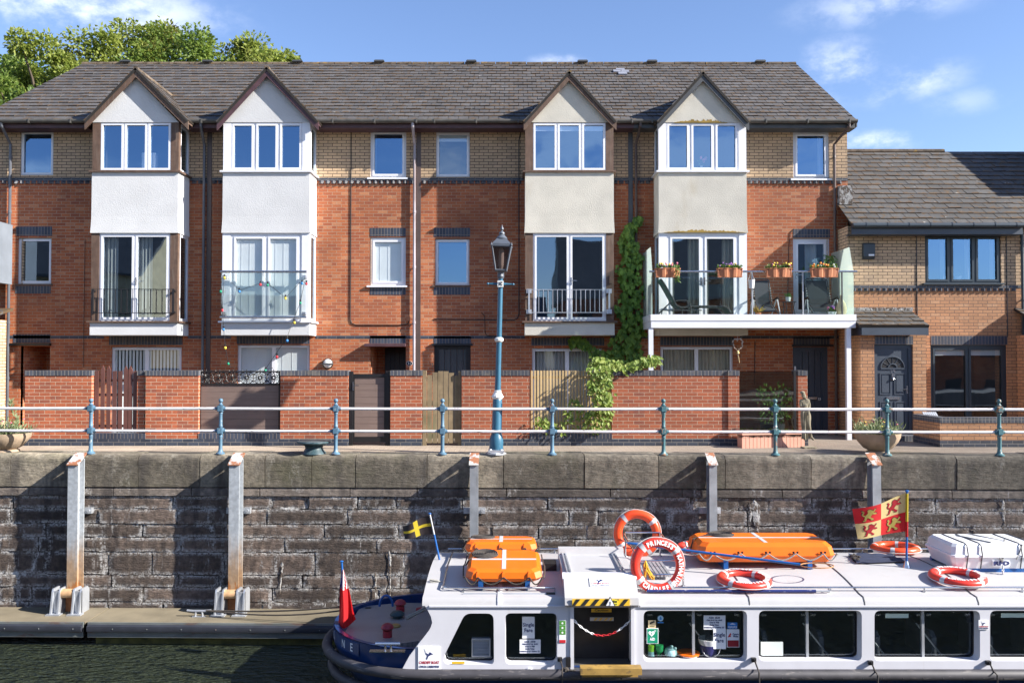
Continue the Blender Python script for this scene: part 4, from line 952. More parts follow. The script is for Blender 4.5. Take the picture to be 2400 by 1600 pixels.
# ---------------------------------------------------------------- plants
def plant(name, label, cat, loc, leaves, mat, stems=None, smat=None, group=None, nm='foliage'):
    t = thing(name, label, cat, loc, group)
    mb = MB()
    for a in leaves: mb.leaf(*a)
    mb.build(nm, mat, t, loose=True)
    if stems:
        mb = MB()
        for pts, rad in stems: mb.tube(pts, rad, 5)
        mb.build('stem', smat or m_bark, t, loose=True)
    return t
def rv(s=1): return Vector((U(-s,s), U(-s,s), U(-s,s)))
L_ = []
rows = [(505,1480,1490),(540,1464,1493),(580,1455,1497),(620,1450,1500),(660,1453,1503),(700,1450,1507),(740,1456,1506),(780,1448,1505),(800,1425,1504),(830,1438,1503),(862,1446,1500)]
def span(py):
    for (a, l, r), (b, l2, r2) in zip(rows, rows[1:]):
        if a <= py <= b: f = (py-a)/(b-a); return l+(l2-l)*f, r+(r2-r)*f
    return rows[-1][1:]
for k in range(1500):
    py = 505 + 355*R()**.9; l, r = span(py); px = U(l, r) + U(-5, 5) + 9*sin(py*.075+1)*(1 if py < 770 else .3); y = F - U(.03, .30)
    if sin(px*.21+py*.04)*sin(py*.105-px*.05) > .45 or (R() < .35 and abs(px-(l+r)/2) > (r-l)*.36): continue
    L_.append((V3(px, py, y), Vector((U(-.6,.6), U(-.4,.1), -1)), Vector((U(-.4,.4), -1, U(.1,.7))), U(.10,.18), U(.08,.14)))
for k in range(260):
    px = U(1335, 1450); py = 806 + 14*sin(px*.05) + (px-1335)*.12 + U(-10, 16); y = F - U(.08, .3)
    L_.append((V3(px, py, y), Vector((U(-.8,.6), U(-.4,.1), -1)), Vector((U(-.4,.4), -1, U(.1,.7))), U(.08,.15), U(.06,.11)))
st = [([V3(1488-10*sin(k*.7)-k*1.2, 505+k*36, F-.04) for k in range(11)], .012), ([V3(1480+8*sin(k*.9), 520+k*34, F-.05) for k in range(11)], .010), ([V3(1450-k*23, 822-k*4, F-.06) for k in range(6)], .008)]
plant('wall_creeper', 'dark green creeper climbing the brick wall beside the brown downpipe', 'creeper', (X(1478,F,850), F-.1, GR), L_, m_leaf_c, st)
L_ = []
for k in range(1000):
    q = R()
    if q < .42: px = U(1385, 1545); py = 858 + 14*sin(px*.04) - (18 if px < 1460 else 6)*sin((px-1385)/160*pi) + U(-12, 10); y = G + U(-.1, .3)
    elif q < .86: py = U(856, 965); px = 1412 + U(-32, 26)*(1.05-(py-856)/220) - (py-856)*.06 + (14 if py > 920 else 0)*U(0,1); y = G - U(.03, .28)
    else: py = U(955, 1008); px = U(1378, 1436) - (py-955)*.2; y = G - U(.02, .16)
    if not (1490 < px < 1506 and py < 850 and R() < .5): L_.append((V3(px, py, y), Vector((U(-.9,.9), U(-.6,.2), -1+U(0,.7))), Vector((U(-.6,.6), -1, U(.2,1.2))), U(.08,.15), U(.05,.085)))
for (cx_, cy_, n) in ((1268,990,26),(1288,1000,18),(1310,1006,10),(1335,968,22),(1350,945,20),(1362,970,18),(1330,1004,8),(1340,985,10)):
    for k in range(n): L_.append((V3(cx_+U(-12,12), cy_+U(-16,12), G-U(.02,.12)), Vector((U(-.9,.9), U(-.5,.2), -1+U(0,.8))), Vector((U(-.5,.5), -1, U(.2,1))), U(.08,.14), U(.045,.075)))
plant('fence_creeper', 'bright green creeper spilling over the slatted fence and brick wall top', 'creeper', (X(1420,G,950), G, GR), L_, m_leaf_l, [([V3(1425-k*6, 862+k*16, G-.06) for k in range(9)], .008), ([V3(1380-k*14, 975+k*4, G-.04) for k in range(8)], .005)])
# trees behind the roofs
def tree(label, px, pytop, Y, rx, rz, mat, seed, n=9000, leaf=.24):
    n = int(n*2.2); leaf *= .70; random.seed(seed); x, zt = P(px, pytop, Y); zc = zt - rz
    t = thing('broadleaf_tree', label, 'tree', (x, Y, GR), 'trees behind the terrace roof')
    mb = MB(); mb.tube([(x, Y, GR), (x+.1, Y, GR+2), (x-.1, Y, zc-rz*.4), (x, Y, zc+rz*.4)], [.34,.28,.2,.06], 8)
    blobs = []
    for k in range(46):
        d = Vector((random.gauss(0,1), random.gauss(0,1)*.8, random.gauss(0,1))).normalized() * (R()**.4)
        c = Vector((x + d.x*rx, Y + d.y*rx*.7, zc + d.z*rz)); blobs.append((c, U(.55, 1.05)*rx*.34))
        if k % 3 == 0: mb.tube([(x, Y, zc-rz*.5+U(-.4,.6)), ((x+c.x)/2, (Y+c.y)/2, (zc+c.z)/2), c], [.09,.05,.015], 5)
    mb.build('trunk', m_bark, t, loose=True)
    mb = MB()
    for k in range(n):
        c, rr = blobs[int(R()*len(blobs))]; d = rv().normalized(); p = c + d*rr*(R()**.45)*Vector((1,1,1)).length/1.73
        mb.leaf(p, (d + rv(.9) + Vector((0,0,-.3))), rv(), leaf*U(.7,1.3), leaf*U(.5,.8))
    mb.build('crown', mat, t, loose=True)
tree('green tree at the far left beside the roof verge', 15, 118, 33, 2.7, 3.2, m_leaf_t, 1)
tree('tree with brownish tips standing left of the ridge end', 105, 76, 31, 2.0, 3.0, m_leaf_t2, 2)
tree('low green tree just behind the left end of the ridge', 215, 100, 34, 2.4, 3.0, m_leaf_t2, 3)
tree('broad yellow green tree behind the first gable', 330, 62, 35, 2.6, 3.4, m_leaf_t2, 4)
tree('rounded tree with the highest crown behind the roof', 430, 72, 34, 2.5, 3.4, m_leaf_t, 5)
tree('green tree behind the second gable', 545, 98, 35, 2.3, 3.0, m_leaf_t2, 6)
tree('small tree at the right end of the row of crowns', 640, 106, 34, 1.7, 2.6, m_leaf_t2, 7, 5500)
tree('green tree half out of the photo at the left edge', -45, 150, 31, 2.4, 3.2, m_leaf_t, 9)
tree('dark green tree lowest at the left edge of the photo', 55, 190, 29, 2.2, 2.6, m_leaf_t, 8)
random.seed(21)
# ---------------------------------------------------------------- things on the balcony
FL = Z(738, BAL) + .012
def flowers(t, x0, x1, y, z, n=70, cols=(), trail=None):
    mb = MB()
    for k in range(n*3):
        p = Vector((U(x0,x1), y+U(-.07,.07), z+U(-.01,.06))); mb.leaf(p, Vector((U(-1,1),U(-1,1),U(.2,1.2))), rv(), U(.05,.09), U(.025,.045))
    if trail:
        for k in range(70): p = Vector((trail+U(-.05,.05), y-.1+U(-.03,.03), z-.30*R()**1.3)); mb.leaf(p, Vector((U(-1,1),U(-1,0),-.6)), rv(), U(.04,.07), U(.02,.035))
    mb.build('foliage', m_leaf_p, t, loose=True)
    for m in cols:
        mb = MB()
        for k in range(5):
            p = Vector((U(x0,x1), y-.02+U(-.08,.05), z+U(.05,.13))); mb.ball(p, U(.016,.030), 7, (1,.7,.9))
        mb.build('flowers', m, t)
def trough(label, p0, p1, cols, trail=None):
    y = BAL-.07; x0, x1 = X(p0,y,640), X(p1,y,640); z0, z1 = Z(650,y), Z(630,y)
    t = thing('flower_box', label, 'flower box', ((x0+x1)/2, y, z0), 'terracotta flower boxes on the balcony rail')
    mb = MB(); n = 40
    def pt(u, v):
        w = (x1-x0)/2*(.93+.07*v); d = .085*(.8+.2*v); rib = .010*(1 if sin(u*2*pi*9) > .1 else -1)
        a = 2*pi*u; c, s = cos(a), sin(a); k = (abs(c)**4+abs(s)**4)**-.25
        return Vector(((x0+x1)/2 + w*c*k, y + (d+rib)*s*k, z0+(z1-z0)*v))
    mb.grid(pt, 90, 3); mb.box(x0+.02, x1-.02, y-.06, y+.06, z0, z0+.02)
    mb.tube([pt(k/48, 1) for k in range(48)], .011, 6, closed=True)
    mb.build('trough', m_terra, t); MB().box(x0+.02, x1-.02, y-.065, y+.065, z1-.03, z1-.012).build('soil', m_soil, t)
    flowers(t, x0+.03, x1-.03, y, z1, 60, cols, trail)
    MB().box(x0+.1, x0+.12, y+.05, BAL+.06, z1-.04, z1-.02).box(x1-.12, x1-.1, y+.05, BAL+.06, z1-.04, z1-.02).build('hook', m_dgrey, t)
    return t
trough('flower box with orange and pink flowers and a trailing tail, nearest the creeper', 1535, 1594, (m_fo, m_fp, m_fd, m_fw, m_fy), X(1585,BAL,650))
trough('flower box with violet and yellow pansies in front of the balcony french door', 1680, 1740, (m_fv, m_fy, m_fv))
trough('flower box with bushy yellow and dark purple flowers in front of bare brick', 1794, 1855, (m_fd, m_fy, m_fp, m_fy))
trough('flower box with orange flowers beside the frosted screen', 1899, 1964, (m_fo, m_fw, m_fo))
# sun lounger
ya, yb = BAL+.14, BAL+.60; ym = (ya+yb)/2
t = thing('sun_lounger', 'dark green sling sun lounger with raised back on the balcony', 'lounger', (X(1630,ym,730), ym, FL))
prof = [(1545,658),(1552,667),(1563,686),(1574,706),(1580,717),(1590,723),(1600,723),(1612,720.5),(1650,720.5),(1688,720.5),(1697,723),(1703,730),(1707,736)]
pp = [P(a,b,ym) for a, b in prof]
mb = MB()
for (a, b), (c, d) in zip(pp, pp[1:]):
    mb.prism([(a,ya,b),(c,ya,d),(c,ya,d+.035),(a,ya,b+.035)], (0,yb-ya,0))
mb.build('sling', m_greenfab, t)
for yy in (ya-.015, yb+.015): MB().tube([(a,yy,b+.015) for a, b in pp], .017, 6).tube([(P(1574,706,yy)[0], yy, P(1574,706,yy)[1]), (X(1541,yy,735), yy, FL+.01)], .013, 6).tube([(X(1552,yy,726),yy,Z(727,yy)), (X(1645,yy,726),yy,Z(727,yy))], .012, 6).build('side_frame', m_dgrey, t)
for p in (1553, 1601, 1636):
    for yy in (ya-.015, yb+.015): MB().tube([(X(p,yy,726),yy,Z(724,yy)), (X(p-3,yy,737),yy,FL)], .012, 6).build('leg', m_dgrey, t)
for yy in (ya-.03, yb+.03): MB().tube([(X(a,yy,b),yy,Z(b,yy)) for a, b in ((1582,706),(1590,704),(1608,704),(1616,709),(1620,722),(1621,737))], .012, 6).build('arm', m_dgrey, t)
def recliner(label, p0, p1, y):
    x0, x1 = X(p0,y,690), X(p1,y,690); cx = (x0+x1)/2; z = lambda p: Z(p,y)
    t = thing('reclining_chair', label, 'chair', (cx, y, FL), 'black zero gravity recliners on the balcony')
    MB().prism([(x0+.03,y+.18,z(656)),(x1-.03,y+.18,z(656)),(x1-.03,y-.02,z(712)),(x0+.03,y-.02,z(712))], (0,.03,.01)).build('backrest', m_navyfab, t)
    MB().prism([(x0+.03,y-.02,z(714)),(x1-.03,y-.02,z(714)),(x1-.02,y-.36,z(733)),(x0+.02,y-.36,z(733))], (0,.02,.03)).build('seat', m_navyfab, t)
    for s, xx in ((-1,x0),(1,x1)):
        MB().tube([(xx+s*.0,y+.20,z(655)),(xx,y,z(711)),(xx+s*.03,y-.38,z(734))], .016, 6).build('side_frame', m_dgrey, t)
        MB().tube([(xx+s*.07,y+.1,z(703)),(xx+s*.08,y-.22,z(699)),(xx+s*.08,y-.28,z(702))], .024, 6).build('armrest', m_black, t)
        MB().tube([(xx+s*.08,y-.2,z(703)),(xx+s*.10,y-.34,FL+.015)], .013, 6).tube([(xx+s*.08,y-.1,z(703)),(xx+s*.06,y+.22,FL+.015)], .013, 6).build('leg', m_galv, t)
        mb = MB()
        for k in range(10): zz = z(675+6*k) if k < 6 else z(714+4*(k-6)); yy = y+.11-.025*k if k < 6 else y-.02-.07*(k-6); mb.box(xx-.014, xx+.014, yy-.02, yy-.01, zz-.006, zz+.006)
        mb.build('lacing', m_ropew, t)
    MB().tube([(x0,y+.20,z(655)),(x0+.05,y+.22,z(652)),(x1-.05,y+.22,z(652)),(x1,y+.20,z(655))], .016, 6).build('top_bar', m_dgrey, t)
recliner('black reclining chair on the balcony, left of the small table', 1768, 1808, BAL+.85)
recliner('black reclining chair on the balcony in front of the balcony door', 1893, 1946, BAL+.85)
y = BAL+.9; x0, x1, zt = X(1832,y,707), X(1866,y,707), Z(707,y)
t = thing('side_table', 'small dark metal side table between the balcony recliners', 'table', ((x0+x1)/2, y, FL))
MB().lathe(((x0+x1)/2, y, zt), [(.17,-.012),(.175,-.006),(.17,0)], 20).build('table_top', m_dgrey, t)
for a in (.7, 2.4, 3.9, 5.5): MB().tube([((x0+x1)/2+.14*cos(a), y+.14*sin(a), zt-.01), ((x0+x1)/2+.12*cos(a), y+.12*sin(a), zt-.15), ((x0+x1)/2+.16*cos(a), y+.16*sin(a), FL)], .011, 5).build('leg', m_dgrey, t)
def pot(name, label, px, py, Y, rad, h, leaves, lmat, pm=None, spiky=False, fl=(), z=None):
    x = X(px, Y, py); z = FL if z is None else z
    t = thing(name, label, 'plant', (x, Y, z))
    MB().lathe((x,Y,z), [(rad*.75,0),(rad*.85,h*.3),(rad,h),(rad*.9,h),(rad*.88,h-.02)], 16).build('pot', pm or m_ceramic, t, smooth=.6)
    mb = MB()
    for k in range(leaves):
        a = 2*pi*R(); d = Vector((cos(a), sin(a), U(.3,1.6)))
        if spiky: mb.leaf(Vector((x,Y,z+h)), d, rv(), U(.16,.26), .03)
        else: mb.leaf(Vector((x,Y,z+h))+rv(rad*.7)*Vector((1,1,.3)).length/1.5, d, rv(), U(.05,.10), U(.02,.035))
    mb.build('foliage', lmat, t, loose=True)
    for m in fl:
        mb = MB()
        for k in range(6): mb.ball(Vector((x+U(-rad,rad),Y+U(-rad,rad),z+h+U(.06,.13))), .022, 7)
        mb.build('flowers', m, t)
    return t
pot('potted_plant', 'grassy plant in white pot on the small balcony table', 1847, 700, BAL+.9, .065, .11, 90, m_leaf_p, z=zt)
pot('potted_plant', 'spiky orange green plant in terracotta pot at the balcony edge', 1777, 730, BAL+.2, .07, .05, 34, leafmat('spiky_leaves', (.35,.30,.06), (.45,.22,.05), .3), m_terra, spiky=True)
pot('potted_plant', 'low pot of pink flowers in front of the tall vase', 1950, 730, BAL+.16, .10, .07, 110, m_leaf_p, fl=(m_fp, m_fv))
x, y, z = X(1644,YB+.16,390), YB+.16, Z(404,YB)+.06
t = thing('flower_vase', 'vase of pink flowers in the upper bay window above the balcony', 'vase', (x, y, z))
MB().lathe((x,y,z), [(.04,0),(.05,.05),(.03,.11),(.035,.13)], 12).build('vase', m_ceramic, t, smooth=.7)
mb = MB()
for k in range(60): mb.leaf(Vector((x+U(-.05,.05),y+U(-.04,.04),z+U(.12,.26))), Vector((U(-1,1),U(-1,.5),U(0,1))), rv(), U(.06,.10), .04)
mb.build('foliage', m_leaf_p, t, loose=True)
mb = MB()
for k in range(7): mb.ball((x+U(-.11,.11),y-.04+U(-.03,.03),z+U(.2,.33)), .03, 7)
mb.build('flowers', m_fp, t)
pot('potted_plant', 'small potted plant on the sill behind the dark framed upper window', 2247, 655, H14+.2, .07, .10, 70, m_leaf_p, z=Z(663,H14)+.08)
x = X(1972,BAL+.25,700); tag(MB().lathe((x,BAL+.25,FL), [(.075,0),(.11,.05),(.115,.16),(.09,.27),(.035,.36),(.030,.45),(.034,.46)], 18).build('floor_vase', M('cream_vase', (.55,.46,.29), .6, var=.2), smooth=.7), 'tall cream bottle vase at the right end of the balcony', 'vase')
x, z0, z1 = X(1760.5,BAL-.03,666), Z(676,BAL), Z(656,BAL)
t = thing('hanging_bucket', 'small white bucket hanging from the balcony rail', 'bucket', (x, BAL-.03, z0))
MB().lathe((x,BAL-.06,z0), [(.055,0),(.075,z1-z0),(.07,z1-z0),(.05,.01)], 16).build('bucket', m_ceramic, t, smooth=.7); MB().tube([(x-.07,BAL-.06,z1),(x,BAL-.03,Z(637,BAL)),(x+.07,BAL-.06,z1)], .006, 5).build('handle', m_ropew, t)
L_ = [(V3(U(1932,1955), U(596,642), F-U(.35,.7)), Vector((U(-.8,.8),-.3,-1+U(0,1))), rv(), U(.06,.11), U(.04,.06)) for k in range(130)]
plant('trailing_plant', 'leafy plant growing against the frosted screen above a flower box', 'plant', (X(1943,F-.5,640), F-.5, FL), L_, m_leaf_p, [([V3(1943,640,F-.5), V3(1940,610,F-.5)], .008), ([(X(1943,F-.5,640),F-.5,FL),V3(1943,640,F-.5)], .009)])
x, yc = X(1729,BAL+.25,810), BAL+.25
t = thing('wind_chime', 'heart shaped driftwood wind chime with a bell hanging under the balcony', 'wind chime', (x, yc, Z(790,yc)))
hp = [(0,-.17),(-.10,-.06),(-.11,.06),(-.06,.13),(0,.09),(.06,.13),(.11,.06),(.10,-.06)]
zc = Z(806,yc); mb = MB()
for k in range(46): q = k/46*8; i = int(q); a, b = hp[i], hp[(i+1)%8]; f = q-i; mb.ball((x+a[0]+(b[0]-a[0])*f+U(-.01,.01), yc+U(-.01,.01), zc+a[1]+(b[1]-a[1])*f+U(-.01,.01)), U(.012,.022), 6)
mb.build('heart', M('driftwood', (.45,.36,.28), .9, island=.3), t)
MB().lathe((x,yc,Z(828,yc)), [(.045,0),(.035,.03),(.012,.07)], 12).build('bell', m_gold, t); MB().tube([(x,yc,Z(768,yc)),(x,yc,zc+.1)], .003, 4).tube([(x,yc,zc-.17),(x,yc,Z(828,yc)),(x+.01,yc,Z(834,yc))], .004, 4).build('cord', m_ropew, t)
MB().tube([(x+.01,yc,Z(834,yc)),(x+.035,yc,Z(850,yc))], .012, 5).build('clapper', m_wood, t)
# ---------------------------------------------------------------- promenade things
YS = lambda x: 16.41 - .0198*x                                   # the quay runs at a slight angle to the houses
def px_on(p, py, off=0):                                         # point on the railing line
    y = 16.41
    for k in range(4): y = YS(X(p, y, py)) + off
    return X(p, y, py), y
t = thing('quay_railing', 'blue cast iron quay railing with two white tubular rails', 'railing', (0, 16.4, GR))
posts = [(-60,0),(213,0),(517,0),(787,0),(1037,1),(1294,1),(1555,2),(1817,2),(2079,2),(2342,2),(2610,2)]
H1, H2, HT = .875, .445, 1.045
for i, (p, kind) in enumerate(posts):
    x, y = px_on(p, 1010); m = m_blueiron if kind < 2 else m_tealiron
    pr = [(.085,0),(.085,.02),(.055,.04),(.042,.07),(.036,.12),(.036,H2-.12),(.042,H2-.10),(.036,H2-.08),(.036,H2+.08),(.044,H2+.095),(.034,H2+.12),(.032,H1-.11),(.044,H1-.085),(.034,H1-.06),(.034,H1+.06),(.046,H1+.075),(.026,H1+.10),(.020,H1+.115)]
    pr += [(.041*sin(pi*(k+.7)/8.0)+.002, H1+.155-.044*cos(pi*(k+.7)/8)) for k in range(0, 8)]
    mb = MB().lathe((x,y,GR), pr, 12)
    for h in (H1, H2):
        mb.box(x-.052, x+.052, y-.052, y+.05, GR+h-.058, GR+h+.058)
        mb.prism([(x-.04,y-.052,GR+h-.045),(x+.04,y-.052,GR+h-.045),(x+.04,y-.052,GR+h+.045),(x-.04,y-.052,GR+h+.045)], (0,-.012,0))
        mb.cyl((x-.10,y,GR+h),(x-.05,y,GR+h), .032, .040, 10); mb.cyl((x+.10,y,GR+h),(x+.05,y,GR+h), .032, .040, 10)
    mb.build('post', m, t, smooth=.6)
for h in (H1, H2):
    mb = MB(); xs = [px_on(p,1010) for p, _ in posts]
    pts = []
    for (xa, ya), (xb, yb) in zip(xs, xs[1:]):
        for f in (0, .5): pts.append((xa+(xb-xa)*f, ya+(yb-ya)*f, GR+h-(.004 if f else 0)))
    mb.tube(pts + [(*xs[-1], GR+h)], .027, 10); mb.build('rail', m_railw, t, smooth=1)
# lamp post
x0, y0 = px_on(1162.5, 1060, .08); t = thing('lamp_post', 'blue cast iron lamp post with black lantern, leaning slightly right', 'lamp post', (x0, y0, GR))
S_ = y0/FP; h = lambda py: (1064-py)*S_
ls = MB().lathe((x0,y0,GR), [(.20,0),(.20,.025),(.17,.045),(.11,.05)], 8)
for k in range(4): a = pi/4+pi/2*k; ls.ball((x0+.15*cos(a), y0+.15*sin(a), GR+.07), .045, 8)
ls.box(x0-.15,x0+.15,y0-.15,y0+.15,GR+.04,GR+.09).build('base_plate', m_galv, t)
MB().lathe((x0,y0,GR), [(.125,.09),(.135,.12),(.135,h(1030)),(.115,h(1022)),(.100,h(1017)),(.095,h(1012)),(.090,h(940)),(.08,h(934)),(.065,h(932))], 20).box(x0+.065,x0+.096,y0-.05,y0+.05,h(1005)+GR,h(945)+GR).build('pedestal', m_lampblue, t, smooth=.6)
MB().lathe((x0,y0,GR), [(.08,h(936)),(.115,h(931)),(.11,h(928)),(.08,h(922)),(.065,h(919)),(.07,h(916)),(.05,h(914))], 14).build('collar', m_lampw, t)
MB().lathe((x0,y0,GR), [(.060,h(916)),(.054,h(880)),(.051,h(800)),(.047,h(700)),(.045,h(652))], 16).build('pole', m_lampblue, t, smooth=1)
MB().lathe((x0,y0,GR), [(.06,h(802)),(.085,h(799)),(.085,h(794)),(.06,h(791))], 14).build('ring', m_lampw, t)
zb = GR+h(666)
MB().tube([(x0-.24,y0,zb),(x0-.06,y0,zb)], [.014,.028], 8).tube([(x0+.06,y0,zb),(x0+.24,y0,zb)], [.028,.014], 8).ball((x0-.245,y0,zb), .026, 8).ball((x0+.245,y0,zb), .026, 8).build('ladder_bar', m_lampblue, t, smooth=1)
bx = MB().box(x0-.058,x0+.058,y0-.07,y0+.06,zb-.06,zb+.06).build('crest_block', m_lampw, t)
MB().tube([(x0-.03,y0-.073,zb-.035),(x0-.005,y0-.073,zb),(x0-.03,y0-.073,zb+.035)], .008, 5).tube([(x0+.005,y0-.073,zb+.035),(x0+.035,y0-.073,zb+.03),(x0,y0-.073,zb),(x0+.035,y0-.073,zb-.03)], .008, 5).build('emblem', m_black, bx)
MB().lathe((x0,y0,GR), [(.055,h(653)),(.07,h(648)),(.06,h(643)),(.065,h(640)),(.09,h(636)),(.10,h(633))], 14).build('neck', m_lampgrey, t)
def sq(hw, z): return [(x0-hw,y0-hw,z),(x0+hw,y0-hw,z),(x0+hw,y0+hw,z),(x0-hw,y0+hw,z)]
za, zb_ = GR+h(634), GR+h(579); wa, wb = .105, .182
lan = MB()
A, B = sq(wa, za), sq(wb, zb_)
for a, b in zip(A, B): lan.tube([a, b], .018, 5)
for q in (A, B): lan.tube(q, .017, 5, closed=True)
lan.box(x0-wb-.015,x0+wb+.015,y0-wb-.015,y0+wb+.015,zb_,GR+h(573))
for sx in (-1,1):
    for sy in (-1,1): lan.ball((x0+sx*(wb+.01),y0+sy*(wb+.01),zb_+.02), .024, 8).cyl((x0+sx*(wb+.01),y0+sy*(wb+.01),zb_),(x0+sx*(wb+.01),y0+sy*(wb+.01),zb_+.065), .012)
i = lan.vs(sq(wb, GR+h(573)) + sq(.09, GR+h(560)))
for k in range(4): l = (k+1)%4; lan.face([i+k,i+l,i+4+l,i+4+k])
lan.lathe((x0,y0,GR), [(.10,h(561)),(.115,h(559)),(.07,h(553)),(.05,h(550)),(.062,h(548)),(.055,h(545)),(.025,h(542)),(.018,h(540)),(.035,h(537)),(.03,h(534)),(.010,h(530)),(.004,h(526))], 14)
lan = lan.build('lantern', m_lampgrey, t, smooth=.5)
g = MB(); i = g.vs(sq(wa-.005, za+.01) + sq(wb-.005, zb_-.01))
for k in range(4): l = (k+1)%4; g.face([i+k,i+l,i+4+l,i+4+k])
g.build('lantern_glass', glass('smoky_lantern_glass', .22, (.75,.65,.62), (.42,.36,.34), .2), lan)
MB().lathe((x0,y0,0), [(.03,za+.02),(.05,za+.1),(.05,zb_-.06),(.03,zb_-.02)], 12).build('lamp_bulb', m_ceramic, lan)
for o in (t,): o.rotation_euler = (0, radians(1.5), 0)
# mooring bollard
xb, yb_ = px_on(736, 1050, .12)
tag(MB().lathe((xb,yb_,GR), [(.235,0),(.225,.02),(.19,.06),(.165,.11),(.18,.155),(.25,.19),(.325,.205),(.335,.225),(.32,.245),(.10,.262)], 28).build('mooring_bollard', M('teal_bollard_iron', (.035,.068,.080), .45, var=.3, vscale=6, stains=(((.12,.15,.16),(5,5,5),.52,.62,.6),)), smooth=.7), 'squat mushroom shaped mooring bollard painted dull teal on the quay edge', 'bollard')
# stone planters
def planter(label, px, y, rad, lv, fl):
    x = X(px, y, 1030); t = thing('planter', label, 'planter', (x, y, GR), 'round stone bowl planters on the promenade')
    hh = Z(1014,y)-GR
    MB().lathe((x,y,GR), [(rad*.52,0),(rad*.50,.035),(rad*.40,.05),(rad*.62,.10),(rad*.86,.22),(rad*.97,hh*.8),(rad,hh),(rad*.93,hh),(rad*.9,hh-.05)], 32).build('bowl', m_bowl, t, smooth=.7)
    MB().lathe((x,y,GR), [(rad*.5,hh-.06),(rad*.9,hh-.05)], 20).build('soil', m_soil, t)
    mb = MB()
    for k in range(lv):
        a, q = 2*pi*R(), R()**.5; b = Vector((x+cos(a)*q*rad*.85, y+sin(a)*q*rad*.85, GR+hh-.03)); d = Vector((cos(a)*q*.7, sin(a)*q*.7, 1)) + rv(.3); hgt = U(.08,.42)*(1.1-q*.6)
        for j in range(5): mb.leaf(b+d*hgt*j/5, d+rv(.9), rv(), U(.06,.12), U(.018,.038))
    mb.build('foliage', m_leaf_g, t, loose=True)
    for m, n in fl:
        mb = MB()
        for k in range(n): mb.ball((x+U(-1,1)*rad*.7, y+U(-1,1)*rad*.7, GR+hh+U(.05,.28)), .022, 7, (1,1,.6))
        mb.build('flowers', m, t)
    return t, x, y, GR+hh
t, x, y, z = planter('round stone bowl planter with tall grey green sprigs at the left edge', 17, 17.0, .44, 150, ((m_fp,5),))
mb = MB()
for k in range(70): f = R(); mb.leaf(Vector((X(32,y,950)+.06*sin(f*5), y, z+f*.62)), Vector((U(-1,1),U(-1,1),1.1)), rv(), .11, .03)
mb.build('tall_sprig', m_leaf_g, t, loose=True)
planter('round stone bowl planter with yellow flowers in front of the dark door', 2057, 16.72, .43, 190, ((m_fy,7),(m_fd,9),(m_fp,4)))
# pink trough below the glass screen, statue
x0, x1 = X(1740,G-.55,1030), X(1883,G-.18,1030)
t = thing('garden_trough', 'long pink stained wooden trough at the foot of the glass screen', 'trough', ((x0+x1)/2, G-.4, GR))
Ap, Bp, Cp, Dp = Vector((x0,17.60,GR)), Vector((x1,17.86,GR)), Vector((x1-.02,18.09,GR)), Vector((X(1727,17.9,1030),17.86,GR))
hz = Vector((0,0,.27)); mb = MB()
for a, b in ((Ap,Bp),(Bp,Cp),(Cp,Dp),(Dp,Ap)):
    n = max(2, round((b-a).length/.085))
    for k in range(n):
        c, d = a.lerp(b,(k+.05)/n), a.lerp(b,(k+.95)/n); nrm = (b-a).cross(Vector((0,0,1))).normalized()*-.02
        mb.prism([c,d,d+hz,c+hz], nrm)
mb.build('boards', m_pinkw, t)
mb = MB(); up = Vector((0,0,.27))
mb.prism([Ap+up,Bp+up,Cp+up,Dp+up], (0,0,-.06)); mb.build('soil', m_soil, t)
mb = MB()
for a, b in ((Ap,Bp),(Bp,Cp),(Cp,Dp),(Dp,Ap)): mb.prism([a+up+Vector((0,-.025,0)), b+up+Vector((0,-.025,0)), b+up+Vector((0,.03,0)), a+up+Vector((0,.03,0))], (0,0,.035))
mb.build('rim', m_pinkw, t)
mb = MB()
for k in range(60): q = Ap.lerp(Bp,U(.1,.95))+Vector((0,.1,.3)); mb.leaf(q, Vector((U(-1,1),U(-1,1),1)), rv(), U(.04,.08), .025)
mb.build('seedlings', m_leaf_l, t, loose=True)
ys_ = 17.62; sx = lambda a: X(1690+a/7.467, ys_, 975); sz = lambda b: Z(850+b/7.467, ys_)
stt = thing('statue', 'small weathered stone statue of a standing draped woman with bowed head', 'statue', (sx(1500), ys_, GR))
J = {'pel':(1470,860,0,.072),'wa':(1462,780,0,.060),'ch':(1462,690,0,.072),'nk':(1462,632,-.01,.030),'hd':(1440,575,-.035,.052),'cr':(1425,535,-.03,.047),
 'ls':(1392,668,0,.036),'le':(1386,770,-.03,.027),'lh':(1440,742,-.09,.022),'lf':(1478,722,-.095,.016),'rs':(1532,662,0,.038),'re':(1545,765,-.01,.029),'rh':(1505,850,-.075,.024),'rf':(1505,915,-.085,.018),
 'lhp':(1432,905,0,.058),'lk':(1430,1085,-.02,.046),'la':(1455,1300,0,.028),'lt':(1435,1340,-.08,.024),'rhp':(1530,905,0,.060),'rk':(1512,1085,-.06,.044),'ra':(1580,1305,.02,.028),'rt':(1610,1345,-.05,.024)}
E_ = [('pel','wa'),('wa','ch'),('ch','nk'),('nk','hd'),('hd','cr'),('ch','ls'),('ls','le'),('le','lh'),('lh','lf'),('ch','rs'),('rs','re'),('re','rh'),('rh','rf'),('pel','lhp'),('lhp','lk'),('lk','la'),('la','lt'),('pel','rhp'),('rhp','rk'),('rk','ra'),('ra','rt')]
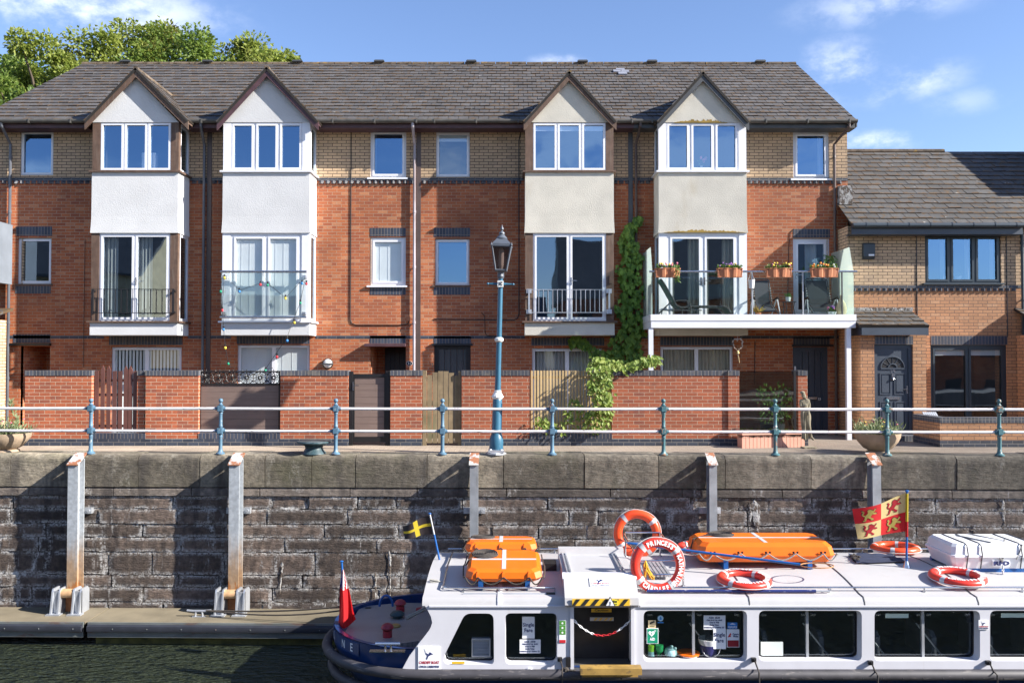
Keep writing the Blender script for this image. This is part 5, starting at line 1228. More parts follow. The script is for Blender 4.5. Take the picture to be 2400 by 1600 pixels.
def skin(name, J, E_, mat, parent, f):
    ks = list(J); me = bpy.data.meshes.new('skeleton'); me.from_pydata([f(J[k]) for k in ks], [(ks.index(a), ks.index(b)) for a, b in E_], [])
    o = bpy.data.objects.new('skeleton', me); COL.objects.link(o); o.modifiers.new('Skin', 'SKIN'); sk = me.skin_vertices[0].data if me.skin_vertices else None
    if sk is None:
        bm = bmesh.new(); bm.from_mesh(me); bm.verts.layers.skin.verify(); bm.to_mesh(me); bm.free(); sk = me.skin_vertices[0].data
    for i, k in enumerate(ks): sk[i].radius = (J[k][3],)*2; sk[i].use_root = (i == 0)
    s = o.modifiers.new('Sub', 'SUBSURF'); s.levels = s.render_levels = 2
    dg = bpy.context.evaluated_depsgraph_get(); m2 = bpy.data.meshes.new_from_object(o.evaluated_get(dg)); bpy.data.objects.remove(o)
    mb = MB().add_mesh(m2, Matrix()); bpy.data.meshes.remove(m2)
    return mb.build(name, mat, parent, smooth=4)
skin('body', J, E_, m_stone_s, stt, lambda j: (sx(j[0]), ys_+j[2], sz(j[1])))
def fold(u, v):
    a = sx(1385+115*u); return Vector((a+.012*sin(u*17+v*3), ys_-.055-.03*sin(u*pi)-.012*sin(u*26), sz(845+490*v)+.01*sin(u*9)))
MB().grid(fold, 26, 14).build('drapery', m_stone_s, stt, smooth=4)
mb = MB().ball((sx(1422), ys_-.02, sz(522)), .05, 10, (1.05,1.1,.75)); mb.ball((sx(1455), ys_+.025, sz(545)), .032, 8); mb.build('hair', m_stone_s, stt, smooth=4)
mb = MB().ball((sx(1424), ys_-.083, sz(578)), .010, 6, (1,1.2,1.8)); mb.ball((sx(1425), ys_-.074, sz(597)), .012, 6, (1.3,.6,.5)); mb.build('face', m_stone_s, stt, smooth=4)
MB().xy([(sx(1420),ys_-.14),(sx(1640),ys_-.12),(sx(1640),ys_+.12),(sx(1420),ys_+.12)], GR, GR+.03).build('base', m_stone_s, stt)
# low wall and chair of the right house
yl = 17.82; x0 = X(2203,yl,1010); t = thing('low_wall', 'low buff brick wall with blue brick coping below the dark patio door', 'wall', (x0+2, yl, GR))
mb = MB().box(x0, x0+6, yl, yl+.21, Z(1032,yl), Z(991,yl)).box(x0, x0+.21, yl+.21, 19.0, Z(1032,yl), Z(991,yl)); mb.build('brickwork', m_pale, t)
MB().box(x0-.01, x0+6, yl-.012, yl+.22, Z(991,yl), Z(978,yl)).box(x0-.012, x0+.22, yl+.22, 19.0, Z(991,yl), Z(978,yl)).build('coping', m_cope, t)
MB().box(x0-.006, x0+6, yl-.008, yl+.2, GR-.02, Z(1032,yl)).box(x0-.008, x0+.2, yl+.2, 19.0, GR-.02, Z(1032,yl)).build('plinth', m_blue, t)
t = thing('garden_chair', 'pale slatted garden chair back showing above the low wall', 'chair', (X(2190,18.9,990), 18.9, GR))
mb = MB(); xa, xb2 = X(2172,18.7,970), X(2205,18.7,970)
for k in range(7): a = xa+(xb2-xa)*k/7; mb.prism([(a,18.62,GR+.45),(a+.035,18.62,GR+.45),(a+.01,18.85,Z(965,18.85)),(a-.025,18.85,Z(965,18.85))], (0,.015,0))
mb.build('backrest', m_galv, t); MB().box(xa, xb2+.02, 18.3, 18.66, GR+.40, GR+.44).build('seat', m_galv, t)
for a in (xa+.02, xb2):
    for b in (18.33, 18.63): MB().box(a-.015, a+.015, b-.015, b+.015, GR, GR+.40).build('leg', m_galv, t)
# shrub in a tub behind the glass screen
x = X(1810,19.1,960); t = thing('potted_shrub', 'dark shrub in a grey tub seen through the glass screen', 'shrub', (x,19.1,GR))
MB().lathe((x,19.1,GR), [(.22,0),(.27,.4),(.24,.4)], 18).build('tub', m_dgrey, t)
mb = MB()
for k in range(260): d = rv().normalized()*R()**.5; mb.leaf(Vector((x+d.x*.45,19.1+d.y*.3,GR+.85+d.z*.5)), d+rv(.6), rv(), U(.07,.12), .05)
mb.build('foliage', m_leaf_c, t, loose=True)
# ---------------------------------------------------------------- quay, pontoons, water
YQ = 16.27; KS = -.0198; WZ = -5.12
def skew(mb): mb.v = [(x, y+KS*x, z) for x, y, z in mb.v]; return mb
def sk(x, y): return y + KS*x
structure(skew(MB().box(-45, 45, YQ+.55, F+12, GR-.3, GR)).build('promenade', m_pave))
MB_ = MB(); MB_.box(-900, 900, F+11.9, 1500, GR-.4, GR-.05); structure(MB_.build('ground', M('rough_ground', (.09,.085,.05), 1)))
wt = MB(); wt.poly([(-300,-60,WZ),(300,-60,WZ),(300,17.5,WZ),(-300,17.5,WZ)]); structure(wt.build('water', m_water))
qw = thing('quay_wall', 'old dark stone dock wall streaked with white lime below granite coping blocks', 'quay wall', (0, YQ, WZ))
zc0 = Z(1143, YQ); zs0 = Z(1164, YQ)
joints = [-420,-250,-110,10,160,315,463,617,728,832,1000,1180,1370,1543,1698,1897,2060,2233,2420,2600,2800]
mb = MB()
for a, b in zip(joints, joints[1:]):
    xa, xb = X(a,YQ,1100)+.007, X(b,YQ,1100)-.007; j = U(-.010,.010); h = U(-.006,.006)
    pr = [(YQ+.75,zc0),(YQ+.02+j,zc0)] + [(YQ+j+.13-.13*cos(pi/2*k/5), GR+h-.13+.13*sin(pi/2*k/5)) for k in range(6)] + [(YQ+.75,GR+h)]
    mb.yz([(y_, z_) for y_, z_ in pr], xa, xb)
skew(mb).build('coping', m_cop, qw)
mb = MB(); k = -15.0
while k < 16:
    w = U(.8,2.4); mb.yz([(YQ+.75,zs0),(YQ+.03,zs0),(YQ+.03,zc0-.05),(YQ+.07,zc0-.012),(YQ+.75,zc0-.012)], k+.008, k+w-.008); k += w
skew(mb).build('string_course', stonemat('string_course_stone', (.15,.125,.105), (.52,.50,.47), .8, .56, .7), qw)
ys_ = [1165,1195,1231,1263,1298,1352,1381,1416,1450,1490,1530]
mb = MB(); 
for a, b in zip(ys_, ys_[1:]):
    z1_, z0_ = Z(a,YQ), Z(b,YQ); k = -15 - R()
    while k < 16:
        w = U(.55,2.1); d = U(-.02,.025); e = .014
        x0_, x1_ = k+e, k+w-e; y_ = YQ+.055+d*.7
        nu, nv = max(3,int(w/.09)), 3
        zz = (z0_+U(0,.012), z1_-U(.006,.016))
        i = mb.vs([(x0_+(x1_-x0_)*p/nu+U(-.008,.008), y_+U(-.008,.008)+(.010 if p in (0,nu) or q in (0,nv) else 0), zz[0]+(zz[1]-zz[0])*q/nv+U(-.008,.008)) for q in range(nv+1) for p in range(nu+1)])
        for q in range(nv):
            for p in range(nu):
                c = i+q*(nu+1)+p; dd_ = lambda a,b: (min(a,nu-a)*w/nu if min(a,nu-a)*w/nu < min(b,nv-b)*(z1_-z0_)/nv else min(b,nv-b)*(z1_-z0_)/nv, 0)
                mb.face([c,c+1,c+nu+2,c+nu+1], [dd_(p,q),dd_(p+1,q),dd_(p+1,q+1),dd_(p,q+1)])
        k += w
skew(mb).build('stonework', m_qst, qw, loose=True)
mb = MB(); mb.poly([(-16,YQ+.083,WZ-1),(16,YQ+.083,WZ-1),(16,YQ+.083,zs0),(-16,YQ+.083,zs0)]); skew(mb).build('mortar_joints', m_mort, qw)
MB_ = MB(); MB_.box(-45,45,YQ+.7,YQ+2,WZ-1,GR-.31); skew(MB_).build('wall_core', m_under, qw)
# crusts of lime washed out of the joints
for (px, y0, y1, w, lean) in ((1768,1172,1262,13,12),(1757,1175,1222,7,2),(2352,1170,1230,8,3),(660,1310,1392,6,-4),(912,1290,1395,5,2),(878,1340,1408,5,2)):
    mb = MB(); n = 26; ya_ = sk(X(px,16.2,1250), YQ+.032); lo_, hi_ = [], []; wl, wr = w*.6, w*.6
    for k in range(n+1):
        t0 = k/n; env = min(1, t0*6+.15)*(1-.75*t0**1.5); wl += U(-.28,.28)*w; wr += U(-.28,.28)*w; wl = max(.25*w, min(w, wl)); wr = max(.25*w, min(w, wr))
        lo_.append(P(px+lean*t0-wl*env, y0+(y1-y0)*t0, ya_)); hi_.append(P(px+lean*t0+wr*env, y0+(y1-y0)*t0, ya_))
    i = mb.vs([(x_, ya_+.012, z_) for x_, z_ in lo_] + [((a_[0]+b_[0])/2, ya_+.006+U(-.004,.002), a_[1]) for a_, b_ in zip(lo_, hi_)] + [(x_, ya_+.012, z_) for x_, z_ in hi_]); m_ = n+1
    for k in range(n): mb.face([i+k,i+m_+k,i+m_+k+1,i+k+1]); mb.face([i+m_+k,i+2*m_+k,i+2*m_+k+1,i+m_+k+1])
    mb.build('lime_streak', m_lime, qw, loose=True)
# mooring piles
def pile(label, p0, p1, low, rusty):
    yf = 16.0; xa = X((p0+p1)/2, yf, 1200); off = KS*xa; yb_ = YQ+off; yf = yb_-.28; xa, xb = X(p0,yf,1200), X(p1,yf,1200)
    zt = Z(1090,yf); zb_ = Z(low,yf); t = thing('mooring_pile', label, 'pile', ((xa+xb)/2, yf, zb_), 'steel guide piles on the dock wall')
    mb = MB().box(xa, xb, yf, yf+.02, zb_, zt).box(xa, xb, yb_-.05, yb_-.03, zb_, zt+.10).box((xa+xb)/2-.012,(xa+xb)/2+.012, yf+.02, yb_-.05, zb_, zt)
    mb.build('beam', m_pilr if rusty else m_pile, t)
    MB().prism([(xa-.015,yf-.03,zt),(xb+.015,yf-.03,zt),(xb+.015,yb_+.02,Z(1063,yb_)),(xa-.015,yb_+.02,Z(1063,yb_))], (0,0,.02)).build('cap_plate', m_cap, t)
    zz = Z(1202, yf)
    for s, xx in ((-1,xa),(1,xb)):
        l = MB().box(min(xx,xx+s*.13), max(xx,xx+s*.13), yb_-.02, yb_+.08, zz-.055, zz+.055); l.cyl((xx+s*.08,yb_-.05,zz),(xx+s*.08,yb_-.01,zz), .03, n=8); l.build('wall_lug', m_galv, t)
    return t, xa, xb, yf, yb_
pl1 = pile('rust streaked steel pile at the left with a roller bracket at its foot', 158, 182, 1416, True)
pl2 = pile('rust streaked steel pile left of the red ensign', 536, 560, 1416, True)
pile('steel pile rising behind the orange rafts', 1101, 1120, 1440, False)
pile('steel pile behind the long orange raft', 1663, 1681, 1440, False)
pile('steel pile behind the red and yellow lion flag', 2046, 2066, 1440, False)
# pontoons
PZ = -4.70; PY0, PY1 = 15.32, 16.22
def pontoon(label, x0, x1, e):
    t = thing('pontoon', label, 'pontoon', ((x0+x1)/2, PY0, PZ), 'floating pontoons along the dock wall')
    mb = MB(); mb.prism([(x0,PY0,PZ-.05),(x1,PY0,PZ-.05),(x1+e,PY1,PZ-.05),(x0+(e if x0 > -20 else 0),PY1,PZ-.05)], (0,0,.05)); skew(mb).build('deck', m_deck, t)
    skew(MB().box(x0+.02,x1-.02,PY0-.03,PY0+.0,PZ-.26,PZ+.004)).build('edge_beam', m_alu, t)
    mb = MB().yz([(PY0-.03,PZ-.16),(PY0-.085,PZ-.145),(PY0-.095,PZ-.10),(PY0-.085,PZ-.05),(PY0-.03,PZ-.03)], x0+.03, x1-.03); skew(mb).build('fender', m_fend, t, smooth=.6)
    mb = MB(); k = x0+.5
    while k < x1: mb.ball((k, PY0-.092, PZ-.095), .011, 6); k += .62
    skew(mb).build('fender_bolts', m_alu, t)
    mb = MB(); k = x0+.3
    for a, b in ((0,.30),(.42,.72),(.86,1)) if x1-x0 > 5 and x0 > -9 else ((0,.86),): mb.box(x0+.1+(x1-x0-.2)*a, x0+.1+(x1-x0-.2)*b, PY0+.12, PY1-.05, WZ-.3, PZ-.27)
    skew(mb).build('float', m_float, t); return t
xj = X(192, PY0, 1465)
tl = pontoon('left hand floating pontoon ending at the joint near the first pile', -22, xj-.02, .0); tr = pontoon('right hand floating pontoon running behind the boat', xj+.02, 14, .0)
for (par, (t_, xa, xb, yf, yb_)) in ((tl, pl1), (tr, pl2)):
    g0 = yf-.16
    for s, xx in ((-1, xa-.02), (1, xb+.02)):
        a, b = (xx-.16, xx) if s < 0 else (xx, xx+.16)
        bk = MB().yz([(g0-.10,PZ),(yf+.12,PZ),(yf+.12,PZ+.40),(yf+.05,PZ+.46),(g0+.0,PZ+.46),(g0-.03,PZ+.40)], a, a+.03 if s < 0 else a+.03).box(a, b, g0-.02, g0+.01, PZ, PZ+.42).yz([(g0-.10,PZ),(yf+.12,PZ),(yf+.12,PZ+.40),(yf+.05,PZ+.46),(g0+.0,PZ+.46),(g0-.03,PZ+.40)], b-.03, b).box(a-.05,b+.05,g0-.16,g0-.02,PZ,PZ+.02)
        bk.build('guide_bracket', m_galv, par)
    MB().cyl((xa-.04,g0+.06,PZ+.36),(xb+.04,g0+.06,PZ+.36), .085, n=16).build('guide_roller', m_roller, par, smooth=.7)
    MB().box(xa,xb,yf-.03,yf,PZ-.1,PZ+.36).build('rust_plate', m_rust, par)
xcl, ycl = X(464,15.75,1440), 15.8
cl = MB(); zz = PZ
for d in (-.07,.07): cl.cyl((xcl+d,ycl,zz),(xcl+d*.8,ycl,zz+.10), .018, n=8)
cl.tube([(xcl-.22,ycl,zz+.115),(xcl-.1,ycl,zz+.105),(xcl+.1,ycl,zz+.105),(xcl+.22,ycl,zz+.115)], .022, 8).box(xcl-.12,xcl+.12,ycl-.04,ycl+.04,zz,zz+.012); cl.build('mooring_cleat', m_galv, tr, smooth=.7)
# ---------------------------------------------------------------- houses across the dock (behind the camera), seen only in window reflections
def opp(label, x0, x1, y, ze, zr, m, gable=False):
    t = thing('opposite_house', label, 'house', ((x0+x1)/2, y, GR), 'houses across the dock')
    MB().box(x0, x1, y-9, y, GR, ze).build('wall', m, t)
    if gable:
        MB().xz([(x0,ze),(x1,ze),((x0+x1)/2,zr-.1)], y-9, y-.01).build('gable', m, t)
        xm_ = (x0+x1)/2
        for a in (x0-.4, x1+.4): MB().prism([(a,y+.3,ze-.15),(xm_,y+.3,zr),(xm_,y-9,zr),(a,y-9,ze-.15)], (0,0,.12)).build('roof', m_dgrey, t)
    else:
        MB().yz([(y+.4,ze-.1),(y-4.5,zr),(y-9.4,ze-.1)], x0-.2, x1+.2).build('roof', m_dgrey, t)
    mb = MB(); k = x0+1
    while k < x1-1.2: mb.box(k,k+1,y,y+.03,ze-2,ze-.8); mb.box(k,k+1,y,y+.03,ze-4.6,ze-3.4); k += 2.4
    mb.build('windows', m_black, t)
ch_ = thing('opposite_house', 'cream gabled house across the dock seen only as a reflection', 'house', (-26, -14, GR), 'houses across the dock')
MB().yz([(-8.5,GR),(-8.5,5.2),(-14,9.0),(-19.5,5.2),(-19.5,GR)], -31, -21.5).build('wall', M('cream_house_render', (.62,.52,.33), .9), ch_)
MB().yz([(-8.1,4.9),(-14,9.05),(-14,9.2),(-8.1,5.05)], -31, -21.2).yz([(-19.9,4.9),(-14,9.05),(-14,9.2),(-19.9,5.05)], -31, -21.2).build('roof', m_dgrey, ch_)
opp('low dark roofed houses across the dock seen only as a reflection', -20, 2.2, -16, 2.4, 4.6, m_red)
opp('taller dark roofed house across the dock seen only as a reflection', 3.2, 22, -14, 4.0, 8.4, m_red)
opp('low house far right across the dock seen only as a reflection', 23, 45, -16, 2.2, 4.4, m_red)
structure(MB().box(-60,60,-40,-8,WZ-1,GR).build('far_bank', m_pave))
# ---------------------------------------------------------------- the passenger boat
YN = 12.15; YC = 13.67; YFAR = 15.19; YST = 12.19; YSK = 11.97
bX = lambda px, Y=YN, py=1480: X(px, Y, py)
zg = Z(1419, YN); zs = Z(1577, YSK); z_r = Z(1388, 12.35)
boat = thing('passenger_boat', 'white passenger ferry with blue stern and dark windows moored along the pontoon', 'boat', (2.0, YC, WZ))
XA = -1.27; XBOW = 9.2
def roofz(y):                                   # camber of the roof
    k = abs(y-YC)/1.33
    return -3.215 - .135*k*k if k <= 1 else -3.35 - (k-1)*.6
prof = [(YN, zg), (YN+.01, zg+.05), (YN+.05, zg+.105), (YN+.12, z_r-.02)] + [(12.35+2.64*k/10, roofz(12.35+2.64*k/10)) for k in range(11)] + [(15.10, -3.41), (15.16, -3.46), (YFAR, -3.53)]
# hull: plan outline swept down to the water
def outline(inset, sternx=0):
    pts = []; b = YC-YST-inset
    for k in range(25):
        a = pi/2 + pi*k/24
        c, s = cos(a), sin(a); pts.append((-1.25 + (1.55-inset+sternx)*c, YC - b*s if False else YC + b*s))
    bow = [(-1.22, YC-b), (XBOW, YC-b), (XBOW+1.6, YC-b*.55), (XBOW+2.3, YC), (XBOW+1.6, YC+b*.55), (XBOW, YC+b), (-1.22, YC+b)]
    return pts + bow
def loft(mb, rows):
    rings = [mb.vs([(x, y, (z if not hasattr(z, '__call__') else z(x))) for x, y in o]) for o, z in rows]; n = len(rows[0][0])
    for a, b in zip(rings, rings[1:]):
        for k in range(n): l = (k+1)%n; mb.face([a+k, a+l, b+l, b+k])
    return rings
zgun = Z(1532, 12.02)
mb = MB(); ztop = lambda x: zgun if x < -1.235 else zs-.005
rr = loft(mb, [(outline(.0), ztop), (outline(.01), zs-.02), (outline(.10,-.05), zs-.28), (outline(.35,-.2), WZ-.15)])
hull = mb.build('hull', m_bblue, boat, smooth=.6)
mb = MB(); o1, o0 = outline(.0), outline(.07)
i = mb.vs([(x,y,ztop(x)+.012) for x,y in o1]); j = mb.vs([(x,y,ztop(x)+.012) for x,y in o0]); k2 = mb.vs([(x,y,zgun-.12 if x < -1.235 else zs-.05) for x,y in o0]); n = len(o1)
for k in range(n): l=(k+1)%n; mb.face([i+k,i+l,j+l,j+k]); mb.face([j+k,j+l,k2+l,k2+k])
mb.face([k2+k for k in range(n)]); mb.build('stern_deck', m_bblue, boat)
def strake(z, ins, r, nm):
    mb = MB(); o = outline(ins); pts = [(x,y,z) for x,y in o]
    mb.tube(pts, r, 8, closed=True); return mb.build(nm, m_strake, boat, smooth=1)
strake(zs-.06, -.11, .078, 'rubbing_strake'); strake(zs-.36, -.03, .07, 'lower_strake')
mb = MB()
for k in range(40): xx = -1.0+k*.28; mb.ball((xx, YST-.215, zs-.075), .012, 6)
mb.build('strake_bolts', m_black, boat)
# name plates on the stern quarter
def stern_text(txt, a0, a1, z, size, m):
    mb = MB(); n = len(txt); b = YC-YST+.012
    for q, ch in enumerate(txt):
        a = a0 + (a1-a0)*(q+.5)/n
        p = Vector((-1.25+1.56*cos(a), YC+b*sin(a), z)); tn = Vector((-1.56*sin(a), b*cos(a), 0)).normalized(); up = Vector((0,0,1)); nr = tn.cross(up)
        mt = Matrix((tn, up, nr)).transposed().to_4x4(); mt.translation = p; mb.text(ch, size, mt, .002, sx=.8)
    return mb
pm = MB(); b = YC-YST+.004
for a0, a1 in ((radians(150),radians(197)), (radians(199),radians(231))):
    for q in range(8):
        a, c = a0+(a1-a0)*q/8, a0+(a1-a0)*(q+1)/8
        pm.prism([(-1.25+1.555*cos(a),YC+b*sin(a),zgun-.20),(-1.25+1.555*cos(c),YC+b*sin(c),zgun-.20),(-1.25+1.555*cos(c),YC+b*sin(c),zgun-.02),(-1.25+1.555*cos(a),YC+b*sin(a),zgun-.02)], (-.006,-.004,0))
pm.build('name_plate', m_bblue, boat)
stern_text('KATHARINE', radians(152), radians(229), zgun-.11, .165, m_letter).build('stern_name', m_letter, boat)
# cabin side with rounded openings
def rnd(pts, r, n=5):
    out = []; m = len(pts); rs = r if isinstance(r, (list,tuple)) else [r]*m
    for k in range(m):
        p, a, b = Vector(pts[k]), Vector(pts[k-1]), Vector(pts[(k+1)%m]); q = rs[k]
        if q <= 0: out.append((p.x,p.y)); continue
        u, v = (a-p).normalized(), (b-p).normalized(); d = min(q/tan(max(.2,u.angle(v)/2)), (a-p).length*.45, (b-p).length*.45)
        s, e = p+u*d, p+v*d
        for i in range(n+1): t_ = i/n; w = s*(1-t_)**2 + p*2*t_*(1-t_) + e*t_*t_; out.append((w.x,w.y))
    return out
def pz(pts, Y=YN): return [P(a,b,Y) for a,b in pts]
wins = [('w0', pz([(1031,1556),(1158,1556),(1157,1436.5),(1090,1436.5)]), [(1044,1542),(1153,1542),(1152,1440),(1097,1440)])]
for a,b,c,d in ((1184,1306,1436,1556),(1508.5,1751,1430,1550),(1778.5,2020,1430,1548),(2049.5,2297,1430,1548),(2320.5,2570,1430,1548)):
    wins.append((a, pz([(a,d),(b,d),(b,c),(a,c)]), None))
door = pz([(1340,1566),(1484,1566),(1484,1421),(1340,1421)])
outer = pz([(936,1580),(2900,1580),(2900,1419),(996,1419),(1003,1430),(1010,1444),(1013,1458),(1010,1468),(1005,1477),(985,1503),(959,1537)])
bm = bmesh.new()
def loop(pts):
    vs = [bm.verts.new((x, YN, z)) for x, z in pts]; return [bm.edges.new((vs[k], vs[(k+1)%len(vs)])) for k in range(len(vs))]
ed = loop(outer) + loop(door); hr_ = []
for nm, o, g in wins: h = rnd(o, .085 if nm != 'w0' else [.10,.06,.10,.14]); hr_.append(h); ed += loop(h)
bmesh.ops.triangle_fill(bm, edges=ed, use_beauty=True)
me = bpy.data.meshes.new('tmp'); bm.to_mesh(me); bm.free()
mb = MB().add_mesh(me, Matrix())
bxl, bxr = door[0][0], door[1][0]
mb.poly([(bxl,YN,door[0][1]),(bxl,YN,zg),(bxl,YN+.5,zg),(bxl,YN+.5,door[0][1])]); mb.poly([(bxr,YN,door[0][1]),(bxr,YN,zg),(bxr,YN+.5,zg),(bxr,YN+.5,door[0][1])])
pt_ = [(x,z) for x,z in outer]
mb.poly([(-1.12,YN,zg),(-1.12,YFAR,zg),(-1.12,YFAR,zgun-.1),(-1.12,YN+.03,zgun-.1)])
cab = mb.build('cabin_side', m_bwhite, boat)
MB().xz(rnd(outer[:1]+[outer[0]],0)[:0] or [outer[0], outer[-1], outer[-2], (outer[-2][0]+.3, outer[-2][1]), (outer[0][0]+.7, outer[0][1])], YN+.005, YN+.07).build('quarter_wing', m_bwhite, boat)
DR = .15
for (nm, o, g), h in zip(wins, hr_):
    cx_ = sum(p[0] for p in h)/len(h); cz_ = sum(p[1] for p in h)/len(h)
    mb = MB(); i = mb.vs([(x,YN,z) for x,z in h]); inn = [(cx_+(x-cx_)*.975, cz_+(z-cz_)*.965) for x,z in h]; j = mb.vs([(x,YN+DR,z) for x,z in inn]); k3 = mb.vs([(cx_+(x-cx_)*.985-.0*cx_,YN+DR,cz_+(z-cz_)*.975) for x,z in inn]); n = len(h)
    for k in range(n): l=(k+1)%n; mb.face([i+k,i+l,j+l,j+k])
    w = mb.build('cabin_window', m_bwhite, boat, smooth=.7)
    MB().poly([(x,YN+DR-.004,z) for x,z in inn]).build('pane', m_boatg, w)
    mb = MB(); i = mb.vs([(x,YN+DR-.02,z) for x,z in inn]); j = mb.vs([(cx_+(x-cx_)*.97,YN+DR-.02,cz_+(z-cz_)*.955) for x,z in inn])
    for k in range(n): l=(k+1)%n; mb.face([i+k,i+l,j+l,j+k])
    mb.build('rubber_seal', m_black, w, loose=True)
    if nm not in ('w0', 1184):
        a, b = min(x for x,z in inn), max(x for x,z in inn); mid = a+(b-a)*.50; z0_, z1_ = min(z for x,z in inn), max(z for x,z in inn)
        MB().box(mid-.018,mid+.018,YN+DR-.03,YN+DR+.02,z0_,z1_).build('mullion', m_galv, w)
        mb = MB()
        for q in (a+.06,mid-.09,mid+.05,b-.13): mb.box(q,q+.07,YN+DR-.02,YN+DR-.006,z1_-.10,z1_-.075)
        mb.build('latch', m_chrome, w)
MB().room(XA+.22, XBOW-.1, zs-.4, zg+.03, YN+DR+.03, 2.6).build('cabin_lining', M('dark_cabin_lining', (.05,.045,.04), .8), boat)
for k in range(9):
    xx = 2.0+k*.82
    MB().yz([(YN+.35,zs-.35),(YN+1.2,zs-.35),(YN+1.2,zs+.33),(YN+1.1,zs+.40),(YN+.45,zs+.40),(YN+.35,zs+.33)], xx, xx+.07).build('seat_back', M('seat_fabric', (.10,.11,.14), .8) if k == 0 else bpy.data.materials['seat_fabric'], boat)
    MB().tube([(xx-.25,YN+.3,zs+.55),(xx+.12,YN+.3,zs+.08)], .012, 5).build('seat_rail', m_galv, boat)
# roof
mb = MB(); i0 = mb.vs([(XA,y,z) for y,z in prof]); i1 = mb.vs([(XBOW,y,z) for y,z in prof]); n = len(prof)
for k in range(n-1): mb.face([i0+k,i1+k,i1+k+1,i0+k+1])
i2 = mb.vs([(XA,y,z-.05) for y,z in prof])
for k in range(n-1): mb.face([i0+k,i0+k+1,i2+k+1,i2+k])
roof = mb.build('cabin_roof', m_broof, boat, smooth=.8)
MB().box(XA+.1,bxl-.08,YN-.025,YN+.01,zg-.012,zg+.008).box(bxr+.1,XBOW,YN-.025,YN+.01,zg-.012,zg+.008).build('gutter_lip', m_bwhite, boat)
mb = MB(); mb.poly([(XA,YFAR,-3.53),(XBOW,YFAR,-3.53),(XBOW,YFAR,zs),(XA,YFAR,zs)]); mb.build('far_side', m_bwhite, boat)
for p in (1756, 2026, 2293):
    xx = bX(p, YN, 1422); mb = MB()
    for (a,b),(c,d) in zip(prof[:12],prof[1:13]): mb.prism([(xx,a,b+.003),(xx,c,d+.003),(xx+.014,c,d+.003),(xx+.014,a,b+.003)], (0,-.002,.006))
    mb.build('roof_seam', m_dgrey, roof, loose=True)
xx = bX(1171); mb = MB()
for (a,b),(c,d) in zip(prof[:6],prof[1:7]): mb.prism([(xx-.03,a,b),(xx-.03,c,d),(xx+.03,c,d),(xx+.03,a,b)], (0,-.008,.012))
mb.build('roof_strap', m_bwhite, roof, loose=True)
def grabrail(pts, r=.014, stands=(), nm='roof_rail', m=None):
    mb = MB().tube(pts, r, 8)
    for (x,y,z) in stands: mb.cyl((x,y,z),(x,y,roofz(y)-.01), r*.9, n=6).lathe((x,y,roofz(y)), [(r*2.2,0),(r*2.2,.012)], 8)
    return mb.build(nm, m or m_chrome, boat, smooth=1)
zr_ = lambda y, h=.06: roofz(y)+h
y1 = 12.42
grabrail([(bX(1517,y1,1382),y1,zr_(y1)),(XBOW,y1,zr_(y1))], stands=[(bX(p,y1,1382),y1,zr_(y1)) for p in (1517,1730,1942,2166,2395)])
xq = bX(1048,y1,1388); xq2 = bX(1300,y1,1388)
grabrail([(xq2,y1,zr_(y1,.0)),(xq2,y1,zr_(y1,.055)),(xq,y1,zr_(y1,.055)),(xq-.06,y1+.05,zr_(y1,.055)),(xq-.06,y1+.9,zr_(y1+.9,.055)),(xq-.05,14.3,zr_(14.3,.055))], stands=[(bX(p,y1,1388),y1,zr_(y1,.055)) for p in (1086,1170)])
y2 = 14.85; grabrail([(bX(1050,y2,1300),y2,zr_(y2,.07)),(XBOW,y2,zr_(y2,.07))], stands=[(bX(p,y2,1290),y2,zr_(y2,.07)) for p in (1300,1600,1800,2022,2180,2300)])
# door hood
hx0, hx1 = bX(1321,12.34,1353), bX(1490,12.34,1353); zA, zB, zC = Z(1417,12.04), Z(1400,12.06), Z(1353,12.34)
hp_ = [(12.03,zA),(12.05,zB),(12.20,zC-.10),(12.34,zC),(12.40,zC+.012),(12.42,zC+.03),(13.0,zC+.035),(13.66,zC+.035),(13.68,zC+.12),(13.85,zC+.12),(13.87,-3.5),(12.2,-3.5)]
hood = MB().yz(hp_, hx0, hx1).build('door_hood', m_broof, boat, smooth=.5)
for a_ in (hx0+.05, hx1-.20): MB().box(a_,a_+.02,12.44,13.66,zC+.0,zC+.062).box(a_+.05,a_+.07,12.44,13.66,zC+.0,zC+.062).build('hood_runner', m_galv, hood)
MB().yz([(12.325,zC-.012),(12.43,zC+.05),(12.46,zC+.05),(12.46,zC),(12.34,zC-.04)], hx0-.015, hx1+.015).build('hood_ledge', m_bwhite, hood)
hs0, hs1 = bX(1341,12.03,1409), bX(1476,12.03,1409); zt_, zu_ = Z(1402,12.03), Z(1418,12.03)
mb = MB().box(hs0,hs1,12.014,12.03,zu_,zt_); hz_ = mb.build('hazard_strip', m_yell, hood)
mb = MB(); k = hs0-.02; hh = zt_-zu_
while k < hs1-.02:
    a, b = max(k,hs0), min(k+.065,hs1); s = hh*.8
    mb.xz([(max(k,hs0),zu_+.002),(min(k+.06,hs1),zu_+.002),(min(k+.06+s,hs1),zt_-.002),(min(max(k+s,hs0),hs1-.001),zt_-.002)], 12.010, 12.014); k += .135
mb.build('black_stripes', m_inkk, hz_)
xw = bX(1430,12,1409); mb = MB().xz([(xw-.075,zu_-.002),(xw+.075,zu_-.002),(xw,zt_+.04)], 11.995, 12.008); wt_ = mb.build('warning_triangle', m_inkk, hz_)
MB().xz([(xw-.058,zu_+.007),(xw+.058,zu_+.007),(xw,zt_+.020)], 11.992, 11.996).build('triangle_face', m_paper, wt_)
MB().box(xw-.006,xw+.006,11.989,11.992,zu_+.03,zt_-.03).ball((xw,11.99,zu_+.022),.007,6).build('mark', m_inkk, wt_)
